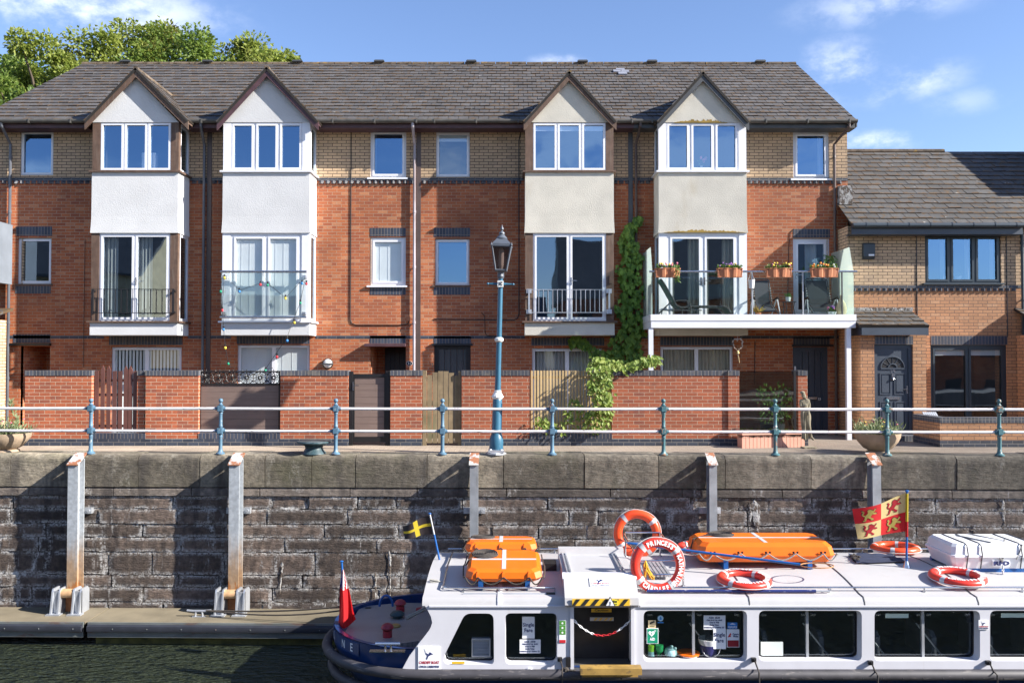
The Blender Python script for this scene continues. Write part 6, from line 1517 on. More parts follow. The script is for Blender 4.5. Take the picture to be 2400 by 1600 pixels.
xw = bX(1437,12,1409)+.075; xw = bX(1437,12,1412)+.06
MB().box(bX(1425.5,12,1410),bX(1447.5,12,1410),12.002,12.009,zu_+.004,zt_-.008).build('caution_plate', M('caution_yellow', (.75,.65,.06), .5), hz_)
MB().text('Caution', .05, at(bX(1436.5,12,1410),12.0,(zu_+zt_)/2+.018), .001, wfit=.115).text('Mind your head', .02, at(bX(1436.5,12,1410),12.0,(zu_+zt_)/2-.022), .0005, wfit=.11).build('caution_text', m_inkk, hz_)
def bird(mb, x, y, z, s, rot=None):
    o = [(-.5,.55),(-.33,.1),(-.12,-.02),(-.02,-.05),(.08,.18),(.18,.12),(.45,-.05),(.2,-.1),(.06,-.2),(-.06,-.25),(-.22,-.62),(-.30,-.5),(-.18,-.18),(-.34,.0)]
    pts = [Vector((a*s, b*s, 0)) for a,b in o]; mt = rot or at(x,y,z)
    mb.prism([mt @ p for p in pts], (mt.to_3x3() @ Vector((0,0,1)))*.002)
def boat_sign(par, mt, w, h):
    """cream plate: bird emblem over two lines"""
    c3 = mt.to_3x3(); c = lambda a,b,d=0: mt @ Vector((a,b,d))
    pl = MB().prism([c(-w/2,-h/2),c(w/2,-h/2),c(w/2,h/2),c(-w/2,h/2)], c3 @ Vector((0,0,.006))).build('name_sign', m_paper, par)
    mb = MB(); bird(mb, 0,0,0, w*.42, mt @ Matrix.Translation((0,h*.18,.008))); mb.text('CWCH CAERDYDD', h*.13, mt @ Matrix.Translation((0,-h*.38,.008)), .0012, wfit=w*.92); mb.build('emblem', m_ink, pl)
    MB().text('CARDIFF BOAT', h*.16, mt @ Matrix.Translation((0,-h*.20,.008)), .0012, wfit=w*.92).build('sign_text', m_inkr, pl)
xs_, zs_ = P(1006,1540,YN); boat_sign(boat, at(xs_,YN-.008,zs_), .31, .325)
d_ = Vector((0,12.34-12.20,.10)).normalized(); mt = Matrix((Vector((1,0,0)), Vector((0,.81,.585)), Vector((0,-.585,.81)))).transposed().to_4x4(); mt.translation = Vector((bX(1405.5,12.28,1378), 12.268, zC-.045)); boat_sign(hood, mt, .29, .15)
xs_, zs_ = P(2304,1462.5,YN); boat_sign(boat, at(xs_,YN-.008,zs_), .14, .13)
# doorway
dz0 = door[0][1]; dd = MB().box(bxl,bxr,YN+.42,YN+.47,dz0-.2,zg).build('cabin_door', M('scratched_dark_perspex', (.022,.022,.024), .25, var=.3, stains=(((.30,.30,.30),(26,26,9),.715,.76,.7),)), boat)
MB().box(bxl-.02,bxl+.03,YN-.02,YN+.06,dz0,zg-.01).build('door_jamb', m_bwhite, boat); MB().box(bxr-.03,bxr+.02,YN-.02,YN+.06,dz0,zg-.01).build('door_jamb', m_bwhite, boat)
xd0, xd1 = bX(1386,YN+.42,1430), bX(1433,YN+.42,1430)
MB().box(xd0,xd1,YN+.405,YN+.42,Z(1433,YN+.42),Z(1425,YN+.42)).build('door_label', m_yell, dd); MB().text('Caution', .045, at((xd0+xd1)/2,YN+.403,Z(1428.5,YN+.42)), .001, wfit=.2).build('label_text', m_inkk, dd)
MB().box(xd0-.02,xd1+.03,YN+.40,YN+.42,Z(1453,YN+.42),Z(1445,YN+.42)).build('step_light', m_galv, dd)
mb = MB(); 
for k in range(4): a = xd0+.03+k*.075; mb.xz([(a,Z(1452,YN+.42)),(a+.03,Z(1452,YN+.42)),(a+.06,Z(1446,YN+.42)),(a+.03,Z(1446,YN+.42))], YN+.396, YN+.40)
mb.build('light_stripes', m_yell, dd)
MB().box(bxl+.02,bxr-.02,YN-.02,YN+.42,dz0-.04,dz0).build('door_sill', m_dgrey, boat)
sx0, sx1 = bX(1360,11.9,1572), bX(1503,11.9,1572)
MB().box(sx0,sx1,11.83,11.99,Z(1581,11.83),Z(1566,11.83)+.0).box(sx0+.03,sx1-.03,11.99,YN,dz0-.06,dz0-.03).build('boarding_step', m_yellp, boat)
def chain(par, pts, r):
    for i, (a, b) in enumerate(zip(pts, pts[1:])):
        a, b = Vector(a), Vector(b); d = (b-a); L = d.length; d.normalize(); s = Vector((0,1,0)) if i % 2 else d.cross(Vector((0,1,0))).normalized()
        MB().tube([(a+b)/2 + d*(L*.62*cos(2*pi*k/12)) + s*(.011*sin(2*pi*k/12)) for k in range(12)], r, 5, closed=True).build('link', m_sred if 6 < i < 15 else m_letter, par)
ct_ = thing('plastic_chain', 'red and white plastic chain hanging across the boat doorway', 'chain', ((bxl+bxr)/2, YN+.03, Z(1488,YN)))
chain(ct_, [(bxl+.03+(bxr-bxl-.06)*k/20, YN+.03, Z(1453,YN)+(Z(1490,YN)-Z(1453,YN))*(1-(2*k/20-1)**2)) for k in range(21)], .0055)
MB().box(bX(1326),bX(1337),YN-.05,YN,Z(1560,YN),Z(1538,YN)).build('step_bracket', m_black, boat)
mb = MB(); xa_ = bX(1316)
for k in range(7): mb.ball((xa_+U(0,.18),YN-.08,dz0-.03+U(-.05,.04)), .05, 7)
mb.build('rope_fender', m_rope, boat)
mb = MB()
for p,q in ((1317,1326),): mb.box(bX(1310.5),bX(1326),YN-.006,YN,Z(1505.5,YN),Z(1452,YN))
stk = mb.build('award_sticker', m_paper, boat)
for k in range(3): MB().box(bX(1311),bX(1325.5),YN-.009,YN-.006,Z(1463.5+k*11,YN),Z(1453.5+k*11,YN)).build('green_square', m_sgreen2, stk)
MB().box(bX(1311),bX(1325.5),YN-.009,YN-.006,Z(1505,YN),Z(1498,YN)).build('red_square', m_sred, stk)
mb = MB()
for k in range(3): mb.lathe((bX(1318),YN-.009,Z(1459+k*11,YN)), [(.014,0),(.014,-.002)], 10, 'y')
mb.build('sticker_crest', m_paper, stk)
MB().lathe((bX(1023),YN,Z(1577,YN)), [(.03,0),(.03,-.03),(.015,-.03)], 12, 'y').lathe((bX(1240),YN,Z(1572,YN)), [(.055,0),(.05,-.03),(.02,-.03)], 14, 'y').build('vent_cap', m_bwhite, boat)
MB().box(bX(1059),bX(1089),YN-.006,YN,Z(1554.5,YN),Z(1549,YN)).build('reflector', m_yell, boat)
mb = MB(); a,b,c,d = bX(1106,12.33),bX(1150,12.33),Z(1534,12.33),Z(1492,12.33)
lv = MB().frame(a,b,c,d,[(a+.02,b-.02,c+.02,d-.02)],YN+.10,.04).build('louvre_vent', m_galv, boat); k = c+.03
while k < d-.03: mb.prism([(a+.02,YN+.135,k),(b-.02,YN+.135,k),(b-.02,YN+.115,k-.015),(a+.02,YN+.115,k-.015)], (0,0,.004)); k += .021
mb.build('louvres', m_galv, lv)
# stern deck fittings
ZH = -4.17; hp2 = [P(a,b,1)[0] for a,b in ()] 
def onplane(px,py,z): 
    y = 12.0
    for _ in range(30): y = y*z/Z(py,y)
    return Vector((X(px,y,py), y, z))
hc0 = [onplane(a,b,ZH) for a,b in ((817,1483),(850,1427),(942,1418),(1020,1418),(1016,1470),(1000,1503),(871,1517))]
hcc = sum(hc0, Vector())/len(hc0); hc = [hcc+(p_-hcc)*(1.07 if p_.x < -1.4 else 1.0)+Vector((0,0,.03)) for p_ in hc0]
hat = MB().prism(hc, (0,0,-.10)).build('deck_hatch', m_cheq, boat)
def mush(px,py,r,capm,tall,name='vent'):
    p = onplane(px,py,ZH); s = r
    v = MB().lathe(p, [(s*1.5,0),(s*1.45,.012),(s*.95,.02),(s*.95,tall*.55),(s*.8,tall*.55)], 16).cyl(p+Vector((0,0,tall*.5)), p+Vector((0,0,tall*.75)), s*.15).build(name, capm, boat, smooth=.6)
    MB().lathe(p, [(s*1.25,tall*.66),(s*1.3,tall*.72),(s*1.05,tall*.88),(s*.6,tall*.97),(s*.1,tall)], 16).build('vent_cap', capm, v, smooth=.7)
mush(908,1496,.075,m_ventred,.235); mush(938,1436,.075,m_ventred,.225)
p = onplane(984,1436,ZH); MB().lathe(p, [(.10,0),(.10,.012),(.065,.02),(.065,.08),(.05,.08)], 14).build('vent_stub', m_ventred, boat)
p = onplane(931,1451,ZH); MB().lathe(p, [(.12,0),(.12,.012),(.08,.02),(.085,.06),(.12,.075),(.12,.09),(.08,.13),(.02,.145)], 16).build('vent', m_ventgrn, boat, smooth=.6)
p = onplane(926,1472,ZH); MB().lathe(p, [(.085,0),(.085,.05),(.07,.06)], 16).build('filler_cap', m_gold, boat)
for a, b in ((1003,1447),(1000,1468),(995,1493)): p = onplane(a,b,ZH); MB().box(p.x-.05,p.x+.05,p.y-.012,p.y+.012,ZH,ZH+.015).build('hatch_hinge', m_dgrey, hat)
p = onplane(863,1428,ZH); MB().box(p.x-.05,p.x+.05,p.y-.04,p.y+.04,ZH,ZH+.03).build('hatch_latch', m_dgrey, hat)
p = onplane(905,1420,zgun); MB().tube([p+Vector((.11*cos(pi*k/10),0,.18*sin(pi*k/10)+(.0))) for k in range(11)], .02, 8).build('stern_hoop', m_bluemetal, boat, smooth=1)
p = onplane(908,1524,zgun+.01); mb = MB().cyl(p+Vector((-.03,0,0)),p+Vector((-.03,0,.09)),.016,n=8).cyl(p+Vector((.05,0,0)),p+Vector((.05,0,.09)),.016,n=8).tube([p+Vector((-.17,0,.10)),p+Vector((.18,0,.10))], .024, 8).box(p.x-.25,p.x+.25,p.y-.05,p.y+.05,p.z-.01,p.z+.004); mb.build('stern_cleat', m_chrome, boat, smooth=.7)
mb = MB()
for k in range(9): a = [onplane(995,1350,zr_(13.0,.05))]
for q in range(7): mb.tube([Vector((-1.22+.35*sin(pi*k/10)-.10*k/10+U(-.01,.01)-.25*(k/10)**2, 12.72+.05*q*.3+U(-.01,.01), -3.27-.55*(k/10)**1.6+.03*sin(q))) for k in range(11)], .010, 5)
mb.build('coiled_line', m_ropeg, boat)
# small hooks with dangling lines along the side
for p, q in ((1765,1542),(2038,1549),(2313,1549),(1312,1541)):
    hk = MB().box(bX(p)-.03,bX(p)+.03,YN-.05,YN,Z(q+6,YN),Z(q-3,YN)).cyl((bX(p),YN-.05,Z(q,YN)),(bX(p),YN-.08,Z(q,YN)),.015,n=6).build('rope_hook', m_black, boat)
    MB().tube([(bX(p),YN-.06,Z(q,YN)),(bX(p)+.03,YN-.09,Z(q+16,YN)),(bX(p)+.02,YSK-.03,Z(q+30,YSK)),(bX(p)+.03,YSK-.04,WZ)], .011, 5).build('line', m_rope, hk)
# ---------------------------------------------------------------- notices and clutter behind the windows
YW = YN+DR-.012
def notice(par_name, label, cat, rectpx, mat, Y=YW, group=None):
    a,b,c,d = rectpx; t = thing(par_name, label, cat, ((X(a,Y,c)+X(b,Y,c))/2, Y, Z(d,Y)), group)
    MB().box(X(a,Y,c),X(b,Y,c),Y-.004,Y,Z(d,Y),Z(c,Y)).build('sheet', mat, t); return t
def words_(t, lines, mat, Y, nm='text'):
    mb = MB()
    for txt, px, py, h, w in lines: mb.text(txt, h/2000*Y*1.38, at(X(px,Y,py), Y-.006, Z(py,Y)), .0012, wfit=w/2000*Y if w else None)
    mb.build(nm, mat, t)
PL = lambda x, y: [('Adult  \u00a38.00', x, y, 3.5, 26), ('Child (4-16 Yrs)  \u00a34.00', x, y+5.6, 3.2, 36), ('Under 3s  FREE', x, y+11.2, 3, 22), ('Family Ticket', x, y+16.8, 3, 21), ('2 Adults & up to 3 Children  \u00a321', x, y+22.6, 3, 46)]
t = notice('fare_notice', 'white Single Fare notice in the small square window left of the doorway', 'notice', (1224,1253,1444,1495), m_paper); words_(t, [('Single',1238.5,1463,9,26),('Fare',1238.5,1476,9,19)], m_ink, YW)
t = notice('price_list', 'white price list below the Single Fare notice, left of the doorway', 'notice', (1218,1267,1497.5,1529.5), m_paper); words_(t, PL(1242,1502.5), m_ink, YW)
t = notice('price_list', 'white price list in the window right of the doorway, top of its notices', 'notice', (1649,1700,1441,1474), m_paper); words_(t, PL(1674,1446.5), m_ink, YW)
t = notice('fare_notice', 'white Single Fare notice in the window above the blue bucket', 'notice', (1671.5,1701,1472,1519.5), m_paper, YW-.006); words_(t, [('Single',1686,1486.5,9,26),('Fare',1686,1500,9,19)], m_ink, YW-.006)
t = notice('first_aid_sign', 'green AED sign with a white heart in the window right of the doorway', 'sign', (1515.5,1543,1471,1507), m_paper); a,b = X(1517,YW,1490),X(1541.5,YW,1490)
MB().box(a,b,YW-.008,YW-.004,Z(1505.5,YW),Z(1472.5,YW)).build('green_panel', m_sgreen, t)
xh, zh = P(1527,1483,YW); s = .045; MB().xz([(xh+s*(16*sin(q)**3)/16, zh+s*(13*cos(q)-5*cos(2*q)-2*cos(3*q)-cos(4*q))/16) for q in [2*pi*k/24 for k in range(24)]], YW-.011, YW-.008).box(X(1535,YW,1477)-.004,X(1535,YW,1477)+.004,YW-.011,YW-.008,Z(1479.5,YW),Z(1474.5,YW)).box(X(1535,YW,1477)-.015,X(1535,YW,1477)+.015,YW-.011,YW-.008,Z(1477.6,YW),Z(1476.2,YW)).text('AED', .055, at(X(1529,YW,1497),YW-.010,Z(1496.5,YW)), .002, wfit=.075).build('heart', m_paper, t)
MB().xz([(xh+.004,zh+.02),(xh-.012,zh-.006),(xh,zh-.004),(xh-.004,zh-.028),(xh+.013,zh+.002),(xh+.001,zh+.001)], YW-.013, YW-.011).build('bolt', m_sgreen, t)
t = notice('camera_sticker', 'small cream camera sticker above the AED sign', 'sticker', (1519,1537,1452.5,1470), M('cream_sticker', (.70,.56,.32), .6)); x,z = P(1528,1458,YW); MB().prism([(x-.035,YW-.006,z),(x+.03,YW-.006,z+.03),(x+.04,YW-.006,z+.008),(x-.025,YW-.006,z-.022)], (0,-.003,0)).box(x-.03,x+.04,YW-.009,YW-.006,z-.05,z-.044).build('camera_mark', m_inkk, t)
t = thing('water_sticker', 'round pale blue water drop sticker at the window top', 'sticker', (X(1548,YW,1448),YW,Z(1456,YW))); x,z = P(1548,1448,YW)
MB().lathe((x,YW,z), [(.042,0),(.042,-.004)], 20, 'y').build('disc', M('pale_blue_disc', (.35,.55,.68), .5), t); MB().xz([(x,z+.03),(x+.018,z-.006),(x+.01,z-.02),(x-.01,z-.02),(x-.018,z-.006)], YW-.007, YW-.004).box(x-.042,x+.042,YW-.004,YW-.001,z-.066,z-.052).build('drop', m_sblue, t)
t = notice('boat_sticker', 'small blue sticker with white waves beside the price list', 'sticker', (1705,1728,1457.5,1472), m_sblue); x,z = P(1716.5,1462,YW); MB().xz([(x-.04,z),(x,z+.022),(x+.045,z)], YW-.007, YW-.004).tube([(x-.065+k*.013,YW-.006,z-.03+.006*sin(k*2)) for k in range(11)], .004, 4).tube([(x-.065+k*.013,YW-.006,z-.045+.006*sin(k*2)) for k in range(11)], .004, 4).build('waves', m_paper, t)
t = notice('wales_sign', 'grey and red Cymru Wales plaque in the window corner', 'sign', (1703,1732.5,1473.5,1515.5), m_paper, YW-.004)
MB().box(X(1705,YW,1507),X(1731,YW,1507),YW-.012,YW-.008,Z(1514,YW),Z(1499,YW)).build('red_panel', m_sdred, t); words_(t, [('Cymru',1724,1485,4,14),('Wales',1724,1490,4,13)], m_ink, YW-.004); x,z = P(1710,1487,YW); MB().xz([(x-.03,z-.03),(x-.01,z+.005),(x+.01,z+.035),(x+.022,z+.01),(x+.008,z-.005),(x+.02,z-.02)], YW-.012, YW-.008).build('dragon_mark', m_sred, t)
notice('window_card', 'blank pale card in the bottom corner of a boat window', 'notice', (1783,1835,1503,1535.5), M('pale_card', (.55,.60,.58), .7))
notice('window_strip', 'pale strip at the top of the window beneath the lion flag', 'notice', (2075,2129,1437,1447), M('pale_green_strip', (.52,.66,.60), .7), group='pale strips in the boat windows')
notice('window_strip', 'pale strip at the top of the last window on the right', 'notice', (2346,2410,1436,1446), bpy.data.materials['pale_green_strip'], group='pale strips in the boat windows')
YI = YN+DR+.13; zf = Z(1540,YI)
MB().box(bX(1508,YI),bX(1760,YI),YN+DR+.02,YI+.2,zf-.02,zf).build('window_shelf', m_dgrey, boat)
def shelf(nm, label, cat, px, prof_, m, sm=.7):
    x = X(px,YI,1530); return tag(MB().lathe((x,YI-.05,zf), prof_, 18).build(nm, m, smooth=sm), label, cat)
m_tq = M('pale_turquoise_glaze', (.36,.58,.60), .3); m_gp = M('green_plastic', (.02,.36,.11), .4)
x = X(1525,YI,1530); t = thing('spray_bottle', 'lime topped can on the window shelf below the AED sign', 'bottle', (x,YI-.05,zf)); MB().lathe((x,YI-.05,zf), [(.045,0),(.045,.11)], 14).build('can', M('pale_can', (.25,.50,.55), .4), t); MB().lathe((x,YI-.05,zf), [(.045,.111),(.045,.19),(.03,.195)], 14).build('cap', M('lime_plastic', (.20,.50,.03), .4), t)
shelf('green_cup', 'bright green stemmed cup on the window shelf', 'cup', 1544, [(.05,0),(.045,.02),(.025,.04),(.03,.09),(.055,.12),(.058,.20),(.05,.20)], m_gp)
x = X(1570,YI,1530); t = thing('piggy_bank', 'round pale turquoise piggy bank on the window shelf', 'money box', (x,YI-.06,zf)); MB().ball((x,YI-.06,zf+.095), .095, 16, (1,1,.88)).build('body', m_tq, t, smooth=4)
MB().ball((x+.01,YI-.09,zf+.185), .025, 8).ball((x+.06,YI-.09,zf+.16), .025, 8).build('ear', m_tq, t, smooth=4); MB().cyl((x-.04,YI-.08,zf),(x-.04,YI-.08,zf+.05),.022).cyl((x+.05,YI-.08,zf),(x+.05,YI-.08,zf+.05),.022).build('foot', m_tq, t)
x = X(1612,YI,1530); t = thing('patterned_bowl', 'shallow orange and black boat shaped bowl on the shelf', 'bowl', (x,YI-.06,zf))
MB().lathe((x,YI-.04,zf), [(.06,0),(.13,.03),(.16,.075),(.15,.075),(.05,.012)], 22).build('bowl', m_ceramic, t, smooth=.8); MB().lathe((x,YI-.04,zf), [(.163,.070),(.165,.090),(.150,.092)], 22).build('orange_rim', m_orange, t)
x = X(1661,YI,1530); t = thing('collection_bucket', 'navy collection bucket with white rim on the window shelf', 'bucket', (x,YI-.03,zf))
MB().lathe((x,YI-.02,zf), [(.105,0),(.112,.04)], 20).lathe((x,YI-.02,zf), [(.135,.205),(.15,.25),(.155,.285),(.14,.285),(.135,.22)], 20).build('rim', m_ceramic, t, smooth=.6); MB().lathe((x,YI-.02,zf), [(.112,.04),(.136,.206)], 20).build('body', M('navy_bucket', (.02,.02,.12), .5), t, smooth=.6)
MB().tube([(x+.13*cos(pi+pi*k/10),YI-.16,zf+.19+.13*sin(pi+pi*k/10)) for k in range(11)], .004, 5).build('handle', m_chrome, t)
# ---------------------------------------------------------------- things carried on the boat roof
def raft(label, x0, x1, y0, y1, h, n=3, tilt=0, cut=.06, hole=False):
    """orange buoyant slab with bevelled edges, tape cross, rope coil and grab lines. built flat, then laid on the cambered roof"""
    cx, cy = (x0+x1)/2, (y0+y1)/2; w, d = (x1-x0)/2, (y1-y0)/2
    t = thing('buoyant_raft', label, 'raft', (cx, cy, roofz(cy)+.07), 'orange buoyant rafts on the boat roof')
    z0 = roofz(cy)+.10; c = cut
    def ring(i, z): a, b = w-i, d-i; k = .09; return [(cx-a+k,cy-b,z),(cx+a-k,cy-b,z),(cx+a,cy-b+k,z),(cx+a,cy+b-k,z),(cx+a-k,cy+b,z),(cx-a+k,cy+b,z),(cx-a,cy+b-k,z),(cx-a,cy-b+k,z)]
    mb = MB(); rows = [ring(.05,z0), ring(0,z0+h*.35), ring(c*.35,z0+h*.8), ring(c,z0+h)]; ii = [mb.vs(r) for r in rows]
    for a, b in zip(ii, ii[1:]):
        for k in range(8): l=(k+1)%8; mb.face([a+k,a+l,b+l,b+k])
    mb.face([ii[-1]+k for k in range(8)]); mb.face([ii[0]+k for k in range(8)][::-1])
    body = mb.build('body', m_orange, t)
    zt = z0+h+.003
    MB().box(cx-w+c,cx+w-c,cy-.028,cy+.028,zt-.004,zt).box(cx-.03,cx+.03,cy-d+c,cy+d-c,zt-.004,zt+.002).build('reflective_tape', m_tape, t)
    ox, oy = cx-w*.52, cy+d*.45; k = 0; pts = []
    while k < 7*2*pi: rr = .02+.0043*k; pts.append((ox+rr*cos(k), oy+rr*sin(k), zt+.010)); k += .35
    pts += [(cx-w*.8, oy-.12, zt+.01), (cx-w+.02, oy-.2, zt-.03), (cx-w-.02, oy-.2, z0+h*.4)]
    MB().tube(pts, .0125, 5).build('rope_coil', m_rope, t)
    # scalloped grab line
    mb = MB(); lug = MB(); yf = cy-d-.012
    for k in range(n+1): pass
    xs = [cx-w+.0] + [cx-w+2*w*(k+.5+.0)/n for k in range(n)] + [cx+w]
    for k in range(n): 
        xx = xs[k+1]
        if hole:
            for o in (-.03,.03): lug.lathe((xx+o,yf+.008,z0+h*.55), [(.018,0),(.018,-.012)], 10, 'y')
        else: lug.prism([(xx-.025,yf+.012,z0+h*.75),(xx+.025,yf+.012,z0+h*.75),(xx,yf+.05,z0+h*.98)], (0,-.03,-.08))
    for a, b in zip(xs, xs[1:]):
        mb.tube([(a+(b-a)*q/8, yf-.012-.01*sin(pi*q/8), z0+h*.5-.10*sin(pi*q/8)*(1 if h > .15 else .6)) for q in range(9)], .011, 5)
    for s in (-1,1): mb.tube([(cx+s*w, cy-d, z0+h*.5)]+[(cx+s*(w+.02+.03*sin(pi*q/8)), cy-d+2*d*q/8, z0+h*.45-.05*abs(sin(2*pi*q/8))) for q in range(9)], .011, 5)
    mb.build('grab_line', m_ropeg if hole else m_rope, t); lug.build('line_lug', m_black if hole else m_orange, t)
    for s in (-.6,.62): MB().box(cx+s*w-.035,cx+s*w+.035,cy-d+.02,cy+d-.02,roofz(cy)-.0,z0+.03).build('chock', m_bluemetal, t)
    t.rotation_euler = (tilt,0,0); return t
raft('orange raft nearest the boat edge with a rope coil on top', X(1092,12.6,1330), X(1270,12.6,1330), 12.42, 13.42, .18, 3, radians(6), .075)
raft('orange raft behind another one, against the rusty pile', X(1091,14.3,1275), X(1258,14.3,1275), 13.95, 14.75, .17, 3, radians(-3.5), .08)
raft('long orange raft lying along the roof with a blue pole across it', X(1636,13.3,1290), X(1958,13.3,1290), 13.25, 14.2, .29, 5, 0, .10, True)
# lifebuoys
def lifebuoy(label, c, mat, rot, letters=True, R_=.332, r=.066, rope=m_ropew, order=None):
    t = thing('lifebuoy', label, 'lifebuoy', c, 'lifebuoys on the boat roof'); c = Vector(c)
    n = 40; m = 14; mb = MB()
    mb_pts = lambda a, b: Vector(((R_+r*cos(b)*1.02)*cos(a), (R_+r*cos(b)*1.02)*sin(a), r*.82*sin(b)))
    i = mb.vs([c+mb_pts(2*pi*k/n, 2*pi*j/m) for k in range(n) for j in range(m)])
    for k in range(n):
        for j in range(m): mb.face([i+k*m+j, i+k*m+(j+1)%m, i+((k+1)%n)*m+(j+1)%m, i+((k+1)%n)*m+j])
    mb.build('ring', mat, t, smooth=4)
    for a0 in (33, 125, 212, 300):
        mb = MB(); i = mb.vs([c+mb_pts(radians(a0+k*2.6), 2*pi*j/m)*1.0+((mb_pts(radians(a0+k*2.6), 2*pi*j/m)-Vector((R_*cos(radians(a0+k*2.6)),R_*sin(radians(a0+k*2.6)),0)))*.035) for k in range(5) for j in range(m)])
        for k in range(4):
            for j in range(m): mb.face([i+k*m+j, i+k*m+(j+1)%m, i+(k+1)*m+(j+1)%m, i+(k+1)*m+j])
        mb.build('reflective_band', m_tape, t, smooth=4)
    if letters:
        mb = MB()
        def arc(txt, a0, a1, flip=False, size=.092):
            n = len(txt)
            for k, ch in enumerate(txt):
                a = radians(a0+(a1-a0)*(k+.5)/n); e = Vector((cos(a), sin(a), 0)); up = -e if flip else e; rt = Vector((up.y,-up.x,0))
                mt = Matrix((rt, up, Vector((0,0,1)))).transposed().to_4x4(); mt.translation = c+e*R_+Vector((0,0,r*.83)); mb.text(ch, size, mt, .0045, sx=.84, ext=.001)
        arc('PRINCESS', 120, 48); arc('KATHARINE', 28, -54); arc('CARDIFF', 226, 298, True)
        mb.build('lettering', m_letter, t)
    mb = MB()
    for q in range(4):
        a0 = radians(80+90*q); mb.tube([c+Vector(((R_+r+.002+.012*sin(pi*k/10))*cos(a0+pi/2*k/10), (R_+r+.002+.012*sin(pi*k/10))*sin(a0+pi/2*k/10), -.02)) for k in range(11)], .006, 5)
    mb.build('grab_line', rope, t)
    t.rotation_euler = rot; return t
up = (pi/2, 0, 0)
lifebuoy('red upright lifebuoy lettered PRINCESS KATHARINE CARDIFF, nearest in the rack', (X(1541.5,12.45,1324), 12.45, Z(1324.5,12.45)), m_buoy, (radians(86),0,radians(4)))
lifebuoy('orange upright lifebuoy with white rope, standing behind the lettered one', (X(1493.5,14.3,1248), 14.3, Z(1250,14.3)), m_buoyo, (radians(84),0,radians(-8)), False, .32, .07)
def flat(label, px, py, z0, yaw, mat=m_buoy, tl=3, letters=True):
    p = onplane(px,py,z0); p.z = roofz(p.y)+.062; return lifebuoy(label, p, mat, (radians(tl) if p.y < YC else -radians(tl), 0, yaw), letters)
flat('red lifebuoy lying flat on the roof in front of the long orange raft', 1744, 1356, -3.22, radians(8))
flat('red lifebuoy lying flat on the roof in front of the white canister', 2244, 1352, -3.22, radians(-6))
lifebuoy('orange lifebuoy lying flat at the far roof edge behind the lion flag', (X(2098,14.62,1281), 14.62, roofz(14.62)+.10), m_buoyo, (radians(-2),0,.4), False)
lifebuoy('red lifebuoy half hidden behind the left end of the long raft', (X(1640,14.6,1285), 14.6, roofz(14.6)+.10), m_buoy, (0,0,0), False)
# rack holding the upright buoys
t = thing('lifebuoy_rack', 'stainless tube rack holding the two upright lifebuoys', 'rack', (X(1540,13,1330), 13.2, roofz(13.2)))
for xx, nm in ((X(1466,14.2,1270),0),(X(1602,12.55,1330),1),(X(1547,14.2,1270),2),(X(1500,12.55,1340),3)):
    y = 14.2 if nm in (0,2) else 12.58; MB().tube([(xx,y,roofz(y)),(xx,y,Z(1246,14.2) if nm in (0,2) else Z(1300,12.6))], .014, 8).lathe((xx,y,roofz(y)), [(.035,0),(.035,.015)], 10).build('upright', m_chrome, t)
MB().tube([(X(1466,14.2,1246),14.2,Z(1247,14.2)),(X(1547,14.2,1246),14.2,Z(1247,14.2))], .014, 8).tube([(X(1466,14.2,1270),14.2,Z(1271,14.2)),(X(1547,14.2,1270),14.2,Z(1271,14.2))], .014, 8).tube([(X(1500,12.58,1316),12.58,Z(1314,12.58)),(X(1602,12.58,1316),12.58,Z(1312,12.58))], .012, 8).tube([(X(1500,12.58,1345),12.58,Z(1346,12.58)),(X(1602,12.58,1345),12.58,Z(1345,12.58))], .012, 8).build('crossbar', m_chrome, t)
for a, b in ((1462,1500),(1549,1604)): MB().tube([(X(a,14.2,1248),14.2,Z(1250,14.2)),(X(b,12.58,1316),12.58,Z(1318,12.58))], .011, 6).build('stay', M('coppery_stay', (.30,.13,.08), .5) if a == 1462 else bpy.data.materials['coppery_stay'], t)
mb = MB(); 
for k in range(5): xx = X(1520+k*9,13.2,1350); mb.box(xx,xx+.04,12.8,13.7,roofz(13.2)+.01,roofz(13.2)+.05)
mb.build('slatted_base', m_galv, t)
mb = MB()
for k in range(22): a = X(1513,12.5,1312); mb.tube([(a,12.50,Z(1312,12.5)),(a+U(-.03,.03),12.5+U(-.03,.02),Z(1324,12.5)),(a+U(-.03,.13),12.48+U(-.03,.03),Z(1352,12.5)+U(-.03,.05))], .005, 4)
tag(mb.build('yellow_tassel', m_ropey, loose=True), 'bundle of yellow cord hanging inside the lettered lifebuoy', 'rope')
# poles
def pole(label, a, b, r, m, cap=None, nm='boat_pole'):
    t = thing(nm, label, 'pole', (Vector(a)+Vector(b))/2); MB().tube([a,b], r, 8).build('shaft', m, t, smooth=1); return t
a, b = Vector((X(1471,13.4,1272),13.4,Z(1272,13.4))), Vector((X(1876,12.75,1324),12.75,Z(1322,12.75)))
t = pole('blue pole with a copper loop slanting across the long orange raft', a, b, .019, m_bluemetal)
MB().tube([b+Vector((.24-.24*cos(2*pi*k/24), .16*sin(2*pi*k/24)-.02, -.01)) for k in range(25)], .009, 6).build('loop', m_copper, t)
y = 12.36; t = pole('chipped navy boat hook lying along the near roof rail', (X(1516,y,1393),y,roofz(y)+.035), (X(1912,y,1394),y,roofz(y)+.035), .022, m_navytube, nm='boat_hook')
MB().tube([(X(1912,y,1394),y,roofz(y)+.035),(X(1945,y,1394),y,roofz(y)+.035),(X(1948,y,1394),y,roofz(y)+.075)], .012, 6).build('hook', m_galv, t)
t = pole('short grey boat hook lying along the aft roof rail', (X(1085,y,1404),y-.02,roofz(y)+.0), (X(1300,y,1404),y-.02,roofz(y)+.0), .014, m_galv, nm='boat_hook'); MB().cyl((X(1280,y,1404),y-.02,roofz(y)),(X(1301,y,1404),y-.02,roofz(y)), .024, n=8).build('grip', m_rope, t)
